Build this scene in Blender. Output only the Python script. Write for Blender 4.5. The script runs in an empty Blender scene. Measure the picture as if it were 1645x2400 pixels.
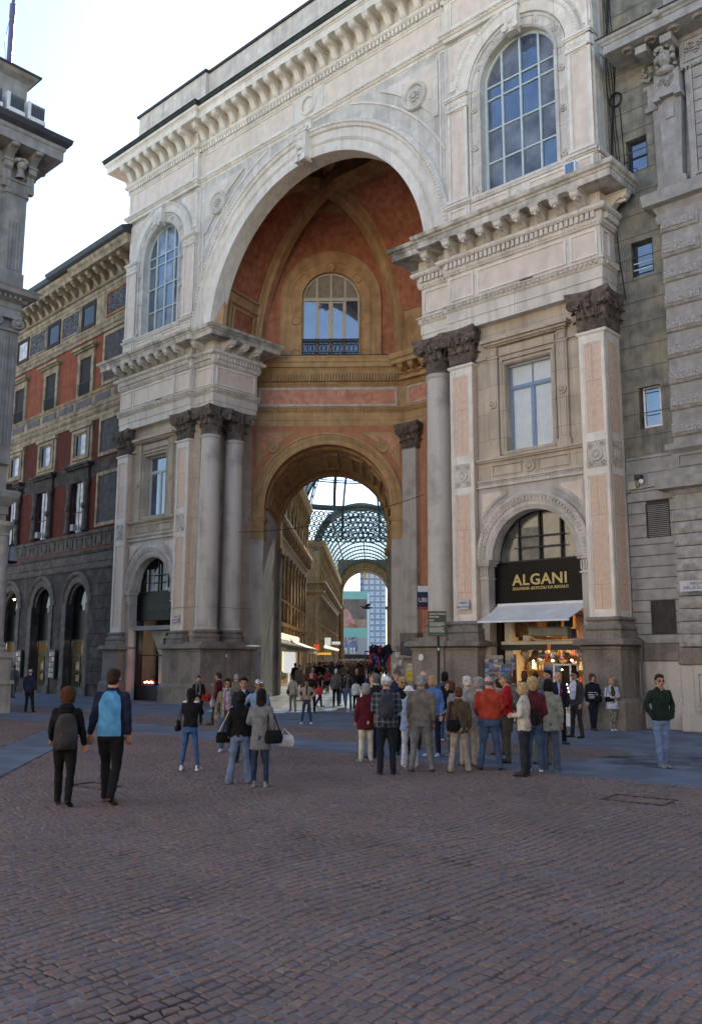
import bpy, bmesh, math, random
import numpy as np
from mathutils import Vector, Matrix, noise as mnoise
random.seed(7); np.random.seed(7)
PI = math.pi
sc = bpy.context.scene
COL = sc.collection
# ------------------------------------------------------------------ camera, sky, sun, exposure
cam_d = bpy.data.cameras.new('camera'); cam = bpy.data.objects.new('camera', cam_d); COL.objects.link(cam)
cam_d.sensor_fit = 'VERTICAL'; cam_d.sensor_height = 36.0; cam_d.lens = 36.0*2086.2/2400.0
cam_d.clip_start = 0.1; cam_d.clip_end = 4000
cam.location = (0, 0, 2.0)
cam.rotation_mode = 'XYZ'
cam.matrix_world = Matrix.Translation((0, 0, 2.0)) @ Matrix.Rotation(math.radians(90+9.354), 4, 'X') @ Matrix.Rotation(math.radians(0.14), 4, 'Z')
sc.camera = cam
sc.render.resolution_x = 701; sc.render.resolution_y = 1024
SUN_AZ = math.radians(9); SUN_EL = math.radians(36)     # azimuth clockwise from +Y
w = bpy.data.worlds.new('World'); sc.world = w; w.use_nodes = True
nt = w.node_tree
sky = nt.nodes.new('ShaderNodeTexSky'); sky.sky_type = 'NISHITA'; sky.sun_disc = False
sky.sun_elevation = SUN_EL; sky.sun_rotation = SUN_AZ; sky.air_density = 0.9; sky.dust_density = 0.4; sky.ozone_density = 1.0
bg = nt.nodes['Background']; nt.links.new(sky.outputs[0], bg.inputs[0]); bg.inputs[1].default_value = 0.11
sd = bpy.data.lights.new('sun', 'SUN'); sd.energy = 5.0; sd.angle = math.radians(0.6); sd.color = (1.0, .93, .82)
sun = bpy.data.objects.new('sun', sd); COL.objects.link(sun)
sdir = Vector((math.sin(SUN_AZ)*math.cos(SUN_EL), math.cos(SUN_AZ)*math.cos(SUN_EL), math.sin(SUN_EL)))
sun.rotation_mode = 'QUATERNION'; sun.rotation_quaternion = sdir.to_track_quat('Z', 'Y'); sun.location = (40, 60, 80)
sc.view_settings.view_transform = 'Standard'; sc.view_settings.look = 'None'
sc.view_settings.exposure = 1.7; sc.view_settings.gamma = 1.0; sc.view_settings.use_curve_mapping = False
# ------------------------------------------------------------------ facade frame: x along, y into the building
AF = math.radians(47.2)
UW = Vector((math.sin(AF), -math.cos(AF), 0)); VW = Vector((math.cos(AF), math.sin(AF), 0))
ORI = Vector((7.7285, 25.8515, 0)) - 13.55*UW
FM = Matrix.Translation(ORI) @ Matrix.Rotation(AF - PI/2, 4, 'Z')
def fw(x, y, z=0): return FM @ Vector((x, y, z))
# ------------------------------------------------------------------ camera maths, used to stand things on the ground
CI = cam.matrix_world.inverted()
def ground_at(px, py, z=0.0):
    d = cam.matrix_world.to_3x3() @ Vector(((px-822.5)/2086.2, -(py-1200)/2086.2, -1.0))
    t = (z-2.0)/d.z
    return Vector((0, 0, 2.0)) + d*t
# ------------------------------------------------------------------ mesh builder
class M:
    def __init__(s): s.v = []; s.f = []; s.mi = []; s.cur = 0
    def vf(s, vs, fs):
        n = len(s.v); s.v.extend([tuple(a) for a in vs]); s.f.extend([tuple(n+i for i in f) for f in fs]); s.mi.extend([s.cur]*len(fs)); return s
    def box(s, x0, x1, y0, y1, z0, z1):
        return s.vf([(x0,y0,z0),(x1,y0,z0),(x1,y1,z0),(x0,y1,z0),(x0,y0,z1),(x1,y0,z1),(x1,y1,z1),(x0,y1,z1)],
             [(0,3,2,1),(4,5,6,7),(0,1,5,4),(1,2,6,5),(2,3,7,6),(3,0,4,7)])
    def bbox(s, x0, x1, y0, y1, z0, z1, b=.02):     # box with chamfered front (toward -y) edges
        vs = [(x0,y1,z0),(x1,y1,z0),(x1,y1,z1),(x0,y1,z1),(x0,y0+b,z0),(x1,y0+b,z0),(x1,y0+b,z1),(x0,y0+b,z1),
              (x0+b,y0,z0+b),(x1-b,y0,z0+b),(x1-b,y0,z1-b),(x0+b,y0,z1-b)]
        return s.vf(vs, [(8,9,10,11),(4,5,9,8),(5,6,10,9),(6,7,11,10),(7,4,8,11),(0,1,5,4),(1,2,6,5),(2,3,7,6),(3,0,4,7),(0,3,2,1)])
    def sweep(s, path, prof, caps=True, closed=False):
        n = len(path); dirs = []
        for i in range(n-1 if not closed else n):
            a = path[i]; b = path[(i+1) % n]; d = Vector((b[0]-a[0], b[1]-a[1])); d.normalize(); dirs.append(d)
        rings = []
        for i in range(n):
            if closed: d0 = dirs[i-1]; d1 = dirs[i]
            else: d0 = dirs[max(0, i-1)]; d1 = dirs[min(n-2, i)]
            n0 = Vector((d0.y, -d0.x)); n1 = Vector((d1.y, -d1.x)); m = n0+n1
            m = m/max(.25, (1+n0.dot(n1)))
            rings.append([(path[i][0]+m.x*o, path[i][1]+m.y*o, z) for o, z in prof])
        k = len(prof); vs = [p for r in rings for p in r]; fs = []
        for i in range(n-1 if not closed else n):
            j = (i+1) % n
            for q in range(k): fs.append((i*k+q, j*k+q, j*k+(q+1) % k, i*k+(q+1) % k))
        if caps and not closed: fs.append(tuple(range(k))); fs.append(tuple((n-1)*k+q for q in range(k-1, -1, -1)))
        return s.vf(vs, fs)
    def arc(s, cx, cz, prof, a0=0, a1=PI, n=32, caps=True):   # prof (r, y), closed polygon, swept in the x-z plane
        k = len(prof); vs = []; fs = []
        for i in range(n+1):
            a = a0+(a1-a0)*i/n
            vs += [(cx+r*math.cos(a), y, cz+r*math.sin(a)) for r, y in prof]
        for i in range(n):
            for q in range(k): fs.append((i*k+q, (i+1)*k+q, (i+1)*k+(q+1) % k, i*k+(q+1) % k))
        if caps: fs.append(tuple(range(k))); fs.append(tuple(n*k+q for q in range(k-1, -1, -1)))
        return s.vf(vs, fs)
    def lathe(s, cx, cy, prof, n=16, z0=0, a0=0, a1=2*PI):
        full = abs(a1-a0-2*PI) < 1e-6; m = n if full else n+1; k = len(prof); vs = []; fs = []
        for i in range(m):
            a = a0+(a1-a0)*i/n
            vs += [(cx+r*math.cos(a), cy+r*math.sin(a), z0+z) for r, z in prof]
        for i in range(n):
            j = (i+1) % m
            for q in range(k-1): fs.append((i*k+q, j*k+q, j*k+q+1, i*k+q+1))
        return s.vf(vs, fs)
    def ell(s, c, r, nu=8, nv=5):
        vs = [(c[0], c[1], c[2]-r[2])]; fs = []
        for j in range(1, nv):
            b = -PI/2+PI*j/nv
            for i in range(nu):
                a = 2*PI*i/nu; vs.append((c[0]+r[0]*math.cos(b)*math.cos(a), c[1]+r[1]*math.cos(b)*math.sin(a), c[2]+r[2]*math.sin(b)))
        vs.append((c[0], c[1], c[2]+r[2])); top = len(vs)-1
        for i in range(nu): fs.append((0, 1+(i+1) % nu, 1+i)); fs.append((top, top-nu+i, top-nu+(i+1) % nu))
        for j in range(nv-2):
            for i in range(nu): a = 1+j*nu; fs.append((a+i, a+(i+1) % nu, a+nu+(i+1) % nu, a+nu+i))
        return s.vf(vs, fs)
    def tube(s, pts, r, n=6, caps=True):
        pts = [Vector(p) for p in pts]; k = len(pts); rs = r if isinstance(r, (list, tuple)) else [r]*k; vs = []; fs = []
        for i, p in enumerate(pts):
            t = (pts[min(k-1, i+1)]-pts[max(0, i-1)]).normalized(); u = t.cross(Vector((0, 0, 1)))
            if u.length < 1e-3: u = Vector((1, 0, 0))
            u.normalize(); v = t.cross(u)
            for j in range(n): a = 2*PI*j/n; vs.append(tuple(p+(u*math.cos(a)+v*math.sin(a))*rs[i]))
        for i in range(k-1):
            for j in range(n): fs.append((i*n+j, i*n+(j+1) % n, (i+1)*n+(j+1) % n, (i+1)*n+j))
        if caps: fs.append(tuple(range(n-1, -1, -1))); fs.append(tuple((k-1)*n+j for j in range(n)))
        return s.vf(vs, fs)
    def ycyl(s, cx, cz, r, y0, y1, n=20):           # disc facing -y, prof list allowed
        prof = r if isinstance(r, list) else [(0, y0), (r, y0), (r, y1), (0, y1)]
        k = len(prof); vs = []; fs = []
        for i in range(n):
            a = 2*PI*i/n; vs += [(cx+q*math.cos(a), y, cz+q*math.sin(a)) for q, y in prof]
        for i in range(n):
            j = (i+1) % n
            for q in range(k-1): fs.append((i*k+q, j*k+q, j*k+q+1, i*k+q+1))
        return s.vf(vs, fs)
    def prism(s, poly, y0, y1):                      # poly [(x,z)] extruded along y
        k = len(poly); vs = [(x, y0, z) for x, z in poly]+[(x, y1, z) for x, z in poly]
        return s.vf(vs, [tuple(range(k)), tuple(range(2*k-1, k-1, -1))]+[(i, (i+1) % k+0, (i+1) % k+k, i+k) for i in range(k)])
    def xprism(s, poly, x0, x1):                     # poly [(y,z)] extruded along x
        k = len(poly); vs = [(x0, y, z) for y, z in poly]+[(x1, y, z) for y, z in poly]
        return s.vf(vs, [tuple(range(k)), tuple(range(2*k-1, k-1, -1))]+[(i, (i+1) % k, (i+1) % k+k, i+k) for i in range(k)])
    def add(s, o, mat=None):
        vs = [tuple(mat @ Vector(p)) for p in o.v] if mat is not None else o.v
        n = len(s.v); s.v.extend(vs); s.f.extend([tuple(n+i for i in f) for f in o.f]); s.mi.extend([s.cur]*len(o.f)); return s
    def frame(s, x0, x1, z0, z1, y0, y1, w_):        # rectangular border
        return s.box(x0, x1, y0, y1, z0, z0+w_).box(x0, x1, y0, y1, z1-w_, z1).box(x0, x0+w_, y0, y1, z0+w_, z1-w_).box(x1-w_, x1, y0, y1, z0+w_, z1-w_)
    def archwall(s, x0, x1, z0, z1, cx, zs, r, y0, y1, zb=None, n=28, back=True):
        zb = z0 if zb is None else zb
        arcp = [(cx+r*math.cos(PI*i/n), zs+r*math.sin(PI*i/n)) for i in range(n+1)]
        def face2(y, flip):
            L = []
            L.append([(x0, z0), (cx-r, z0), (cx-r, zs), (x0, zs)]); L.append([(cx+r, z0), (x1, z0), (x1, zs), (cx+r, zs)])
            if zb > z0: L.append([(cx-r, z0), (cx+r, z0), (cx+r, zb), (cx-r, zb)])
            if x1 > cx+r: L.append([(cx+r, zs), (x1, zs), (x1, z1), (cx+r, z1)])
            if x0 < cx-r: L.append([(x0, zs), (cx-r, zs), (cx-r, z1), (x0, z1)])
            for i in range(n): L.append([arcp[i+1], arcp[i], (arcp[i][0], z1), (arcp[i+1][0], z1)])
            for q in L: s.vf([(a, y, b) for a, b in (q if not flip else q[::-1])], [tuple(range(len(q)))])
        face2(y0, False)
        if back: face2(y1, True)
        for i in range(n): a, b = arcp[i], arcp[i+1]; s.vf([(a[0], y0, a[1]), (b[0], y0, b[1]), (b[0], y1, b[1]), (a[0], y1, a[1])], [(0, 1, 2, 3)])
        for xx in (cx-r, cx+r): s.vf([(xx, y0, zb), (xx, y0, zs), (xx, y1, zs), (xx, y1, zb)], [(0, 1, 2, 3)])
        if zb > z0: s.vf([(cx-r, y0, zb), (cx+r, y0, zb), (cx+r, y1, zb), (cx-r, y1, zb)], [(0, 1, 2, 3)])
        for xx in (x0, x1): s.vf([(xx, y0, z0), (xx, y1, z0), (xx, y1, z1), (xx, y0, z1)], [(0, 1, 2, 3)])
        s.vf([(x0, y0, z1), (x1, y0, z1), (x1, y1, z1), (x0, y1, z1)], [(0, 1, 2, 3)])
        return s
    def mesh(s, name, mats=None, smooth=None, clean=True):
        me = bpy.data.meshes.new(name); me.from_pydata(s.v, [], s.f)
        if mats is not None:
            for m in (mats if isinstance(mats, (list, tuple)) else [mats]): me.materials.append(m)
            if isinstance(mats, (list, tuple)) and len(mats) > 1: me.polygons.foreach_set('material_index', s.mi)
        if clean and len(s.f) < 60000:
            bm = bmesh.new(); bm.from_mesh(me); bmesh.ops.recalc_face_normals(bm, faces=bm.faces); bm.to_mesh(me); bm.free()
        if smooth is not None: smooth_me(me, smooth)
        me.update(); return me
    def build(s, name, mats=None, parent=None, smooth=None, clean=True):
        return link(name, s.mesh(name, mats, smooth, clean), parent)
def smooth_me(me, ang):
    me.polygons.foreach_set('use_smooth', [True]*len(me.polygons))
    if ang < 179 and hasattr(me, 'set_sharp_from_angle'): me.set_sharp_from_angle(angle=math.radians(ang))
def link(name, me, parent=None):
    o = bpy.data.objects.new(name, me); COL.objects.link(o)
    if parent is not None: o.parent = parent
    return o
def tag(o, label=None, cat=None, group=None, kind=None):
    if label: o['label'] = label
    if cat: o['category'] = cat
    if group: o['group'] = group
    if kind: o['kind'] = kind
    return o
def empty(name, loc=(0, 0, 0), rz=0, label=None, cat=None, group=None, kind=None, parent=None, scale=1):
    o = bpy.data.objects.new(name, None); COL.objects.link(o); o.location = loc; o.rotation_euler = (0, 0, rz); o.scale = (scale,)*3
    o.empty_display_size = .1
    if parent is not None: o.parent = parent
    return tag(o, label, cat, group, kind)
def inst(name, me, parent, loc=(0, 0, 0), rz=0, scale=None):
    o = link(name, me, parent); o.location = loc; o.rotation_euler = (0, 0, rz)
    if scale is not None: o.scale = scale if isinstance(scale, (tuple, list)) else (scale,)*3
    return o
# ------------------------------------------------------------------ materials
MATS = {}
def mat(name, col, rough=.8, var=.12, scale=4, bump=.15, bscale=None, joints=None, streak=0, metal=0, dirt=None, dirts=0, ior=1.45, spec=.5, tint=None, tints=0, coat=0):
    if name in MATS: return MATS[name]
    m = bpy.data.materials.new(name); m.use_nodes = True; n = m.node_tree; N = n.nodes; L = n.links
    b = N['Principled BSDF']; b.inputs['Roughness'].default_value = rough; b.inputs['Metallic'].default_value = metal; b.inputs['IOR'].default_value = ior
    b.inputs['Specular IOR Level'].default_value = spec if rough < .6 else min(spec, .22)
    if coat: b.inputs['Coat Weight'].default_value = coat
    tc = N.new('ShaderNodeTexCoord')
    def mixc(a, bcol, fac, mode='MIX'):
        x = N.new('ShaderNodeMix'); x.data_type = 'RGBA'; x.blend_type = mode
        if isinstance(fac, float): x.inputs[0].default_value = fac
        else: L.new(fac, x.inputs[0])
        for i, c in ((6, a), (7, bcol)):
            if isinstance(c, tuple): x.inputs[i].default_value = (*c[:3], 1)
            else: L.new(c, x.inputs[i])
        return x.outputs[2]
    def ns(scale_, det=4, vec=None, sc3=None):
        t = N.new('ShaderNodeTexNoise'); t.inputs['Scale'].default_value = scale_; t.inputs['Detail'].default_value = det
        v = tc.outputs['Object'] if vec is None else vec
        if sc3:
            mp = N.new('ShaderNodeMapping'); mp.inputs['Scale'].default_value = sc3; L.new(v, mp.inputs[0]); v = mp.outputs[0]
        L.new(v, t.inputs['Vector']); return t.outputs['Fac']
    def ramp(fac, a, bb):
        r = N.new('ShaderNodeMapRange'); r.inputs[1].default_value = a; r.inputs[2].default_value = bb; L.new(fac, r.inputs[0]); return r.outputs[0]
    c = tuple(col)
    lo = tuple(x*(1-var*1.6) for x in c); hi = tuple(min(1, x*(1+var)) for x in c)
    out = mixc(lo, hi, ramp(ns(scale, 6), .3, .7))
    if tints: out = mixc(out, tuple(tint), ramp(ns(scale*.31+.2, 5), .45, .75) if tints >= 1 else ramp(ns(scale*.31+.2, 5), .5, 1.0/(tints+.35)))
    if streak:
        s_ = ramp(ns(2.2, 5, sc3=(1.6, 1.6, .14)), .48, .72)
        mm = N.new('ShaderNodeMath'); mm.operation = 'MULTIPLY'; L.new(s_, mm.inputs[0]); mm.inputs[1].default_value = streak
        out = mixc(out, tuple(x*.38 for x in c), mm.outputs[0])
    if dirts:
        s_ = ramp(ns(1.1, 8), .5, .68); mm = N.new('ShaderNodeMath'); mm.operation = 'MULTIPLY'; L.new(s_, mm.inputs[0]); mm.inputs[1].default_value = dirts
        out = mixc(out, tuple(dirt), mm.outputs[0])
    h = ns(bscale or scale*6, 6)
    if joints:
        sp = N.new('ShaderNodeSeparateXYZ'); L.new(tc.outputs['Object'], sp.inputs[0]); ad = N.new('ShaderNodeMath'); L.new(sp.outputs[0], ad.inputs[0]); L.new(sp.outputs[1], ad.inputs[1])
        cb = N.new('ShaderNodeCombineXYZ'); L.new(ad.outputs[0], cb.inputs[0]); L.new(sp.outputs[2], cb.inputs[1])
        br = N.new('ShaderNodeTexBrick'); br.inputs['Scale'].default_value = 1; br.inputs['Brick Width'].default_value = joints[0]; br.inputs['Row Height'].default_value = joints[1]
        br.inputs['Mortar Size'].default_value = .008; br.inputs['Mortar Smooth'].default_value = .3; br.inputs['Color1'].default_value = (.93, .93, .93, 1); br.inputs['Color2'].default_value = (1.07, 1.07, 1.07, 1); br.inputs['Mortar'].default_value = (.55, .52, .5, 1)
        L.new(cb.outputs[0], br.inputs[0]); out = mixc(out, br.outputs[0], 1.0, 'MULTIPLY')
    L.new(out, b.inputs['Base Color'])
    if bump:
        bp = N.new('ShaderNodeBump'); bp.inputs['Strength'].default_value = bump; bp.inputs['Distance'].default_value = .02; L.new(h, bp.inputs['Height']); L.new(bp.outputs[0], b.inputs['Normal'])
    MATS[name] = m; return m
def emis(name, col, s):
    if name in MATS: return MATS[name]
    m = bpy.data.materials.new(name); m.use_nodes = True; b = m.node_tree.nodes['Principled BSDF']
    b.inputs['Base Color'].default_value = (*col, 1); b.inputs['Emission Color'].default_value = (*col, 1); b.inputs['Emission Strength'].default_value = s
    MATS[name] = m; return m
def clearglass(name, tint=(.85, .92, .93), gl=.12):
    m = bpy.data.materials.new(name); m.use_nodes = True; n = m.node_tree; N = n.nodes
    N.remove(N['Principled BSDF']); t = N.new('ShaderNodeBsdfTransparent'); t.inputs[0].default_value = (*tint, 1)
    g = N.new('ShaderNodeBsdfGlossy'); g.inputs['Roughness'].default_value = .08; x = N.new('ShaderNodeMixShader'); x.inputs[0].default_value = gl
    n.links.new(t.outputs[0], x.inputs[1]); n.links.new(g.outputs[0], x.inputs[2]); n.links.new(x.outputs[0], N['Material Output'].inputs[0]); return m
MARBLE = mat('white_marble', (.70, .65, .575), .62, .10, 2.2, .12, 14, streak=.4, dirt=(.40, .35, .28), dirts=.4, joints=(1.9, .95))
MARBLEW = mat('clean_marble', (.76, .715, .64), .6, .08, 2.5, .12, 16, streak=.22, dirt=(.54, .49, .41), dirts=.3, joints=(1.45, 60))
MARBLED = mat('stained_marble', (.60, .56, .49), .75, .22, 1.6, .3, 16, streak=.8, dirt=(.14, .13, .10), dirts=.95)
GREYM = mat('grey_marble', (.62, .585, .53), .6, .10, 2.6, .15, 14, streak=.4, dirt=(.30, .28, .25), dirts=.4, joints=(2.1, 1.3))
PINK = mat('pink_granite', (.69, .515, .395), .5, .08, 7, .08, 40, tint=(.60, .42, .32), tints=.25, joints=(3.3, 2.1), streak=.15)
PINKL = mat('pale_pink_marble', (.73, .62, .52), .55, .07, 3, .08, 30, tint=(.66, .52, .43), tints=.2, streak=.2)
BEIGE = mat('beige_stone', (.55, .475, .38), .75, .12, 2.2, .15, 18, streak=.35, dirt=(.30, .25, .19), dirts=.5, joints=(1.45, .93))
GRANITE = mat('grey_granite', (.54, .505, .46), .55, .12, 34, .1, 80, streak=.25, dirt=(.2, .18, .165), dirts=.5)
PLINTH = mat('brown_granite', (.265, .232, .20), .7, .14, 12, .2, 50, streak=.5, dirt=(.10, .085, .075), dirts=.6)
CAPITAL = mat('dark_capital_stone', (.165, .135, .112), .85, .3, 7, .5, 30, dirt=(.05, .045, .04), dirts=.6)
OCHRE = mat('ochre_plaster', (.53, .335, .175), .85, .16, 1.6, .15, 22, streak=.45, dirt=(.26, .14, .055), dirts=.5, tint=(.50, .33, .16), tints=.4)
OCHREL = mat('light_ochre_plaster', (.54, .36, .18), .85, .13, 2, .15, 22, streak=.35, dirt=(.34, .2, .09), dirts=.4)
REDP = mat('red_plaster', (.46, .185, .11), .85, .2, 3.4, .12, 22, streak=.25, tint=(.42, .2, .10), tints=.5, dirt=(.22, .07, .04), dirts=.4)
ROSE = mat('rose_marble', (.62, .30, .20), .6, .2, 3.5, .1, 30, tint=(.68, .46, .35), tints=.6, dirt=(.5, .17, .1), dirts=.4)
SALMON = mat('salmon_plaster', (.50, .235, .13), .8, .14, 2.2, .12, 26, streak=.2, tint=(.46, .17, .09), tints=.4)
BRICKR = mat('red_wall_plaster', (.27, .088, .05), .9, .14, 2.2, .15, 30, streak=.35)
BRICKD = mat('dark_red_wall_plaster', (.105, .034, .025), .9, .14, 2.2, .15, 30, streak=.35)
SOOT = mat('sooty_stone', (.062, .057, .055), .85, .3, 3, .3, 24, streak=.55, dirt=(.16, .15, .14), dirts=.5)
SOOTL = mat('weathered_tan_stone', (.36, .30, .21), .85, .25, 3, .3, 24, streak=.7, dirt=(.13, .11, .085), dirts=.7)
FARG = mat('grey_palace_stone', (.32, .315, .30), .8, .13, 2.4, .2, 24, streak=.5, dirt=(.17, .165, .155), dirts=.6)
GREENW = mat('mossy_render', (.21, .205, .175), .9, .25, 2.6, .5, 14, streak=.6, dirt=(.34, .30, .20), dirts=.55)
ASHL = mat('grey_ashlar', (.37, .36, .345), .75, .14, 3.5, .25, 28, streak=.35, dirt=(.24, .235, .22), dirts=.6)
ROUGH = mat('rock_faced_stone', (.40, .385, .37), .85, .2, 5, .8, 9, streak=.3, dirt=(.23, .22, .21), dirts=.6)
COPPER = mat('green_gutter_metal', (.04, .052, .046), .6, .3, 3, .1, metal=.3)
ROOFD = mat('dark_roof_metal', (.035, .037, .04), .5, .2, 3, .1)
IRON = mat('black_iron', (.02, .02, .022), .5, .1, 8, .05)
GREENF = mat('dark_green_iron', (.05, .075, .072), .5, .2, 8, .05)
WINF = mat('pale_green_window_frame', (.52, .62, .62), .5, .08, 6, .03)
WINFC = mat('cream_window_frame', (.55, .50, .40), .5, .08, 6, .03)
WINFB = mat('blue_window_frame', (.23, .32, .47), .5, .08, 6, .03)
WHITEP = mat('white_paint', (.75, .76, .77), .5, .04, 6, .03)
GLASS = mat('window_glass', (.035, .06, .13), .04, .6, 1.3, .02, 2.0, ior=2.1, spec=1.0)  # blue base colour stands in for part of the sky reflection
GLASSD = mat('dark_shop_glass', (.012, .013, .016), .06, .4, 1.2, .02, 3.0, ior=1.5)
GLASSC = mat('curtained_glass', (.26, .32, .42), .12, .5, 1.4, .03, 3.0, ior=1.8, streak=.3); GLASSB = mat('dim_interior_glass', (.14, .15, .17), .06, .5, 1.1, .03, 2.0, ior=1.9)
CURT = mat('white_curtain', (.62, .64, .68), .9, .25, 3, .25, 10, streak=.5)
PAPER = mat('white_window_film', (.62, .68, .70), .4, .05, 3, .02)
CREAMV = mat('old_blind', (.30, .27, .21), .8, .15, 4, .1, streak=.4)
BLACKG = mat('black_gloss_sign', (.005, .005, .006), .3, .2, 2, .05, 4, spec=.12)
GOLD = mat('gold_letter', (.62, .47, .16), .4, .05, 6, .02)
DARKIN = mat('dark_interior', (.02, .017, .015), .9, .2, 3, .0)
# ================================================================== the triumphal arch building
GH = empty('arched_gatehouse', ORI, AF-PI/2, 'pale marble triumphal arch building with giant open archway and grey columns in the middle', 'building')
# ---- ornament meshes
def leaf(m, x, y, z, ang, w_, h, out, n=5):
    ca, sa = math.cos(ang), math.sin(ang); P = []
    for i in range(n+1):
        t = i/n; hw = w_*.5*(1-.35*t)*(1.0 if i < n else .45); zz = z+h*(math.sin(min(1, t*1.12)*PI/2) if t < .85 else 1-(t-.85)*1.1); oo = out*(t**2.6)*1.25
        for sgn, bulge in ((-1, 0), (0, .035), (1, 0)): P.append((x+ca*(oo+bulge)-sa*hw*sgn, y+sa*(oo+bulge)+ca*hw*sgn, zz))
    F_ = []
    for i in range(n):
        for j in range(2): a = i*3+j; F_.append((a, a+1, a+4, a+3))
    # thickness
    k = len(P); P2 = [(p[0]-ca*.035, p[1]-sa*.035, p[2]-.01) for p in P]
    F2 = [tuple(k+q for q in f[::-1]) for f in F_]
    edge = [i*3 for i in range(n+1)]+[n*3+1]+[i*3+2 for i in range(n, -1, -1)]
    F3 = [(edge[i], edge[i+1], edge[i+1]+k, edge[i]+k) for i in range(len(edge)-1)]
    m.vf(P+P2, F_+F2+F3)
def volute(m, x, y, z, ang, r=.16, w_=.12):
    # spiral disc whose axis is horizontal and perpendicular to ang
    ca, sa = math.cos(ang), math.sin(ang); T = Matrix(((ca, -sa, 0, x), (sa, ca, 0, y), (0, 0, 1, z), (0, 0, 0, 1)))
    q = M(); prof = [(0, -w_*.75), (r*.25, -w_*.75), (r*.32, -w_*.45), (r*.62, -w_*.4), (r*.7, -w_*.6), (r, -w_*.55), (r, w_*.55), (r*.7, w_*.6), (r*.62, w_*.4), (r*.32, w_*.45), (r*.25, w_*.75), (0, w_*.75)]
    q.ycyl(0, 0, prof, 0, 0, 14); m.add(q, T)
def capital(hw, round_=True, hd=None, sides='fblr'):
    m = M(); hd = hd or hw
    if round_:
        m.lathe(0, 0, [(0, 0), (hw+.05, 0), (hw+.06, .06), (hw, .1), (hw-.02, .5), (hw+.05, .85), (hw+.16, 1.08), (0, 1.1)], 20)
        for i in range(8): a = PI/8+i*PI/4; leaf(m, (hw-.01)*math.cos(a), (hw-.01)*math.sin(a), .08, a, .34, .42, .17)
        for i in range(8): a = i*PI/4; leaf(m, (hw-.03)*math.cos(a), (hw-.03)*math.sin(a), .3, a, .34, .5, .2)
        for i in range(8):
            a = PI/8+i*PI/4; m.tube([((hw)*math.cos(a), (hw)*math.sin(a), .55), ((hw+.06)*math.cos(a), (hw+.06)*math.sin(a), .8), ((hw+.16)*math.cos(a), (hw+.16)*math.sin(a), .98)], [.05, .045, .06], 5)
    else:
        m.box(-hw, hw, -hd, hd, 0, .1)
        m.sweep([(-hw, hd), (-hw, -hd), (hw, -hd), (hw, hd)], [(-.05, .1), (.03, .1), (-.02, .2), (-.02, .6), (.05, .9), (.12, 1.08), (-.2, 1.08)], closed=True)
        m.box(-hw+.04, hw-.04, -hd+.04, hd-.04, .1, 1.08)
        for row, (z, h, out, n) in enumerate(((.06, .42, .16, 4), (.28, .52, .2, 3))):
            for i in range(n):
                t = -hw+(i+.5)*2*hw/n if row == 0 else -hw+.12+(i)*(2*hw-.24)/(n-1)
                leaf(m, t, -hd, z, -PI/2, 2*hw/n*1.05, h, out)
                td = t*hd/hw; leaf(m, hw, td, z, 0, 2*hd/n*1.05, h, out); leaf(m, -hw, td, z, PI, 2*hd/n*1.05, h, out)
        for t in (-.5, 0, .5): m.tube([(t*hw, -hd-.02, .6), (t*hw*1.1, -hd-.1, .85), (t*hw*1.2, -hd-.14, 1.0)], [.045, .04, .07], 5)
    for sx in (-1, 1):
        for sy in (-1, 1):
            ex, ey = sx*(hw+.12), sy*(hd+.12); a = math.atan2(sy, sx); volute(m, ex, ey, .93, a-PI*0, .17, .1)
            volute(m, ex-sx*.16, ey+sy*.0, .95, 0 if sy else 0, .15, .1); volute(m, ex, ey-sy*.16, .95, PI/2, .15, .1)
            leaf(m, ex-sx*.2, ey-sy*.2, .45, a, .18, .4, .14, 4)
    # abacus with concave sides
    n = 6; P = []
    cs = [(-1, -1), (1, -1), (1, 1), (-1, 1)]
    for i in range(4):
        a, b_ = cs[i], cs[(i+1) % 4]
        for j in range(n):
            t = (j+.0)/n; x = a[0]+(b_[0]-a[0])*t; y = a[1]+(b_[1]-a[1])*t; k = 1-.22*math.sin(PI*t)
            if a[0] == b_[0]: x *= k
            else: y *= k
            P.append((x*(hw+.27), y*(hd+.27)))
    k = len(P); vs = []
    for zz, s_ in ((1.08, .96), (1.16, .97), (1.18, 1.0), (1.3, 1.02)): vs += [(x*s_, y*s_, zz) for x, y in P]
    fs = [tuple(range(k-1, -1, -1)), tuple(range(3*k, 4*k))]
    for r_ in range(3): fs += [(r_*k+i, r_*k+(i+1) % k, (r_+1)*k+(i+1) % k, (r_+1)*k+i) for i in range(k)]
    m.vf(vs, fs)
    for x, y in ((0, -1), (1, 0), (-1, 0), (0, 1)): m.ell((x*(hw+.12), y*(hd+.12), 1.15), (.11, .11, .13), 8, 5); m.ell((x*(hw+.1), y*(hd+.1), .98), (.1, .1, .08), 6, 4); m.ell((x*(hw+.12), y*(hd+.12), .86), (.06, .06, .1), 6, 4)
    return m
ME_CAPR = capital(.42).mesh('column_capital', [CAPITAL], 50)
ME_CAPP = capital(.47, False, .3).mesh('pilaster_capital', [CAPITAL], 50)
ME_CAPPC = capital(.47, False, .48).mesh('corner_capital', [CAPITAL], 50)
COLBASE = [(0, 0), (.66, 0), (.66, .14), (.62, .15), (.66, .2), (.66, .27), (.6, .31), (.55, .33), (.53, .38), (.56, .41), (.6, .43), (.6, .5), (.54, .53), (.5, .57)]
ME_COLB = M().box(-.66, .66, -.66, .66, -.2, 0).lathe(0, 0, COLBASE, 28).mesh('column_base', [PLINTH], 40)
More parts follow.
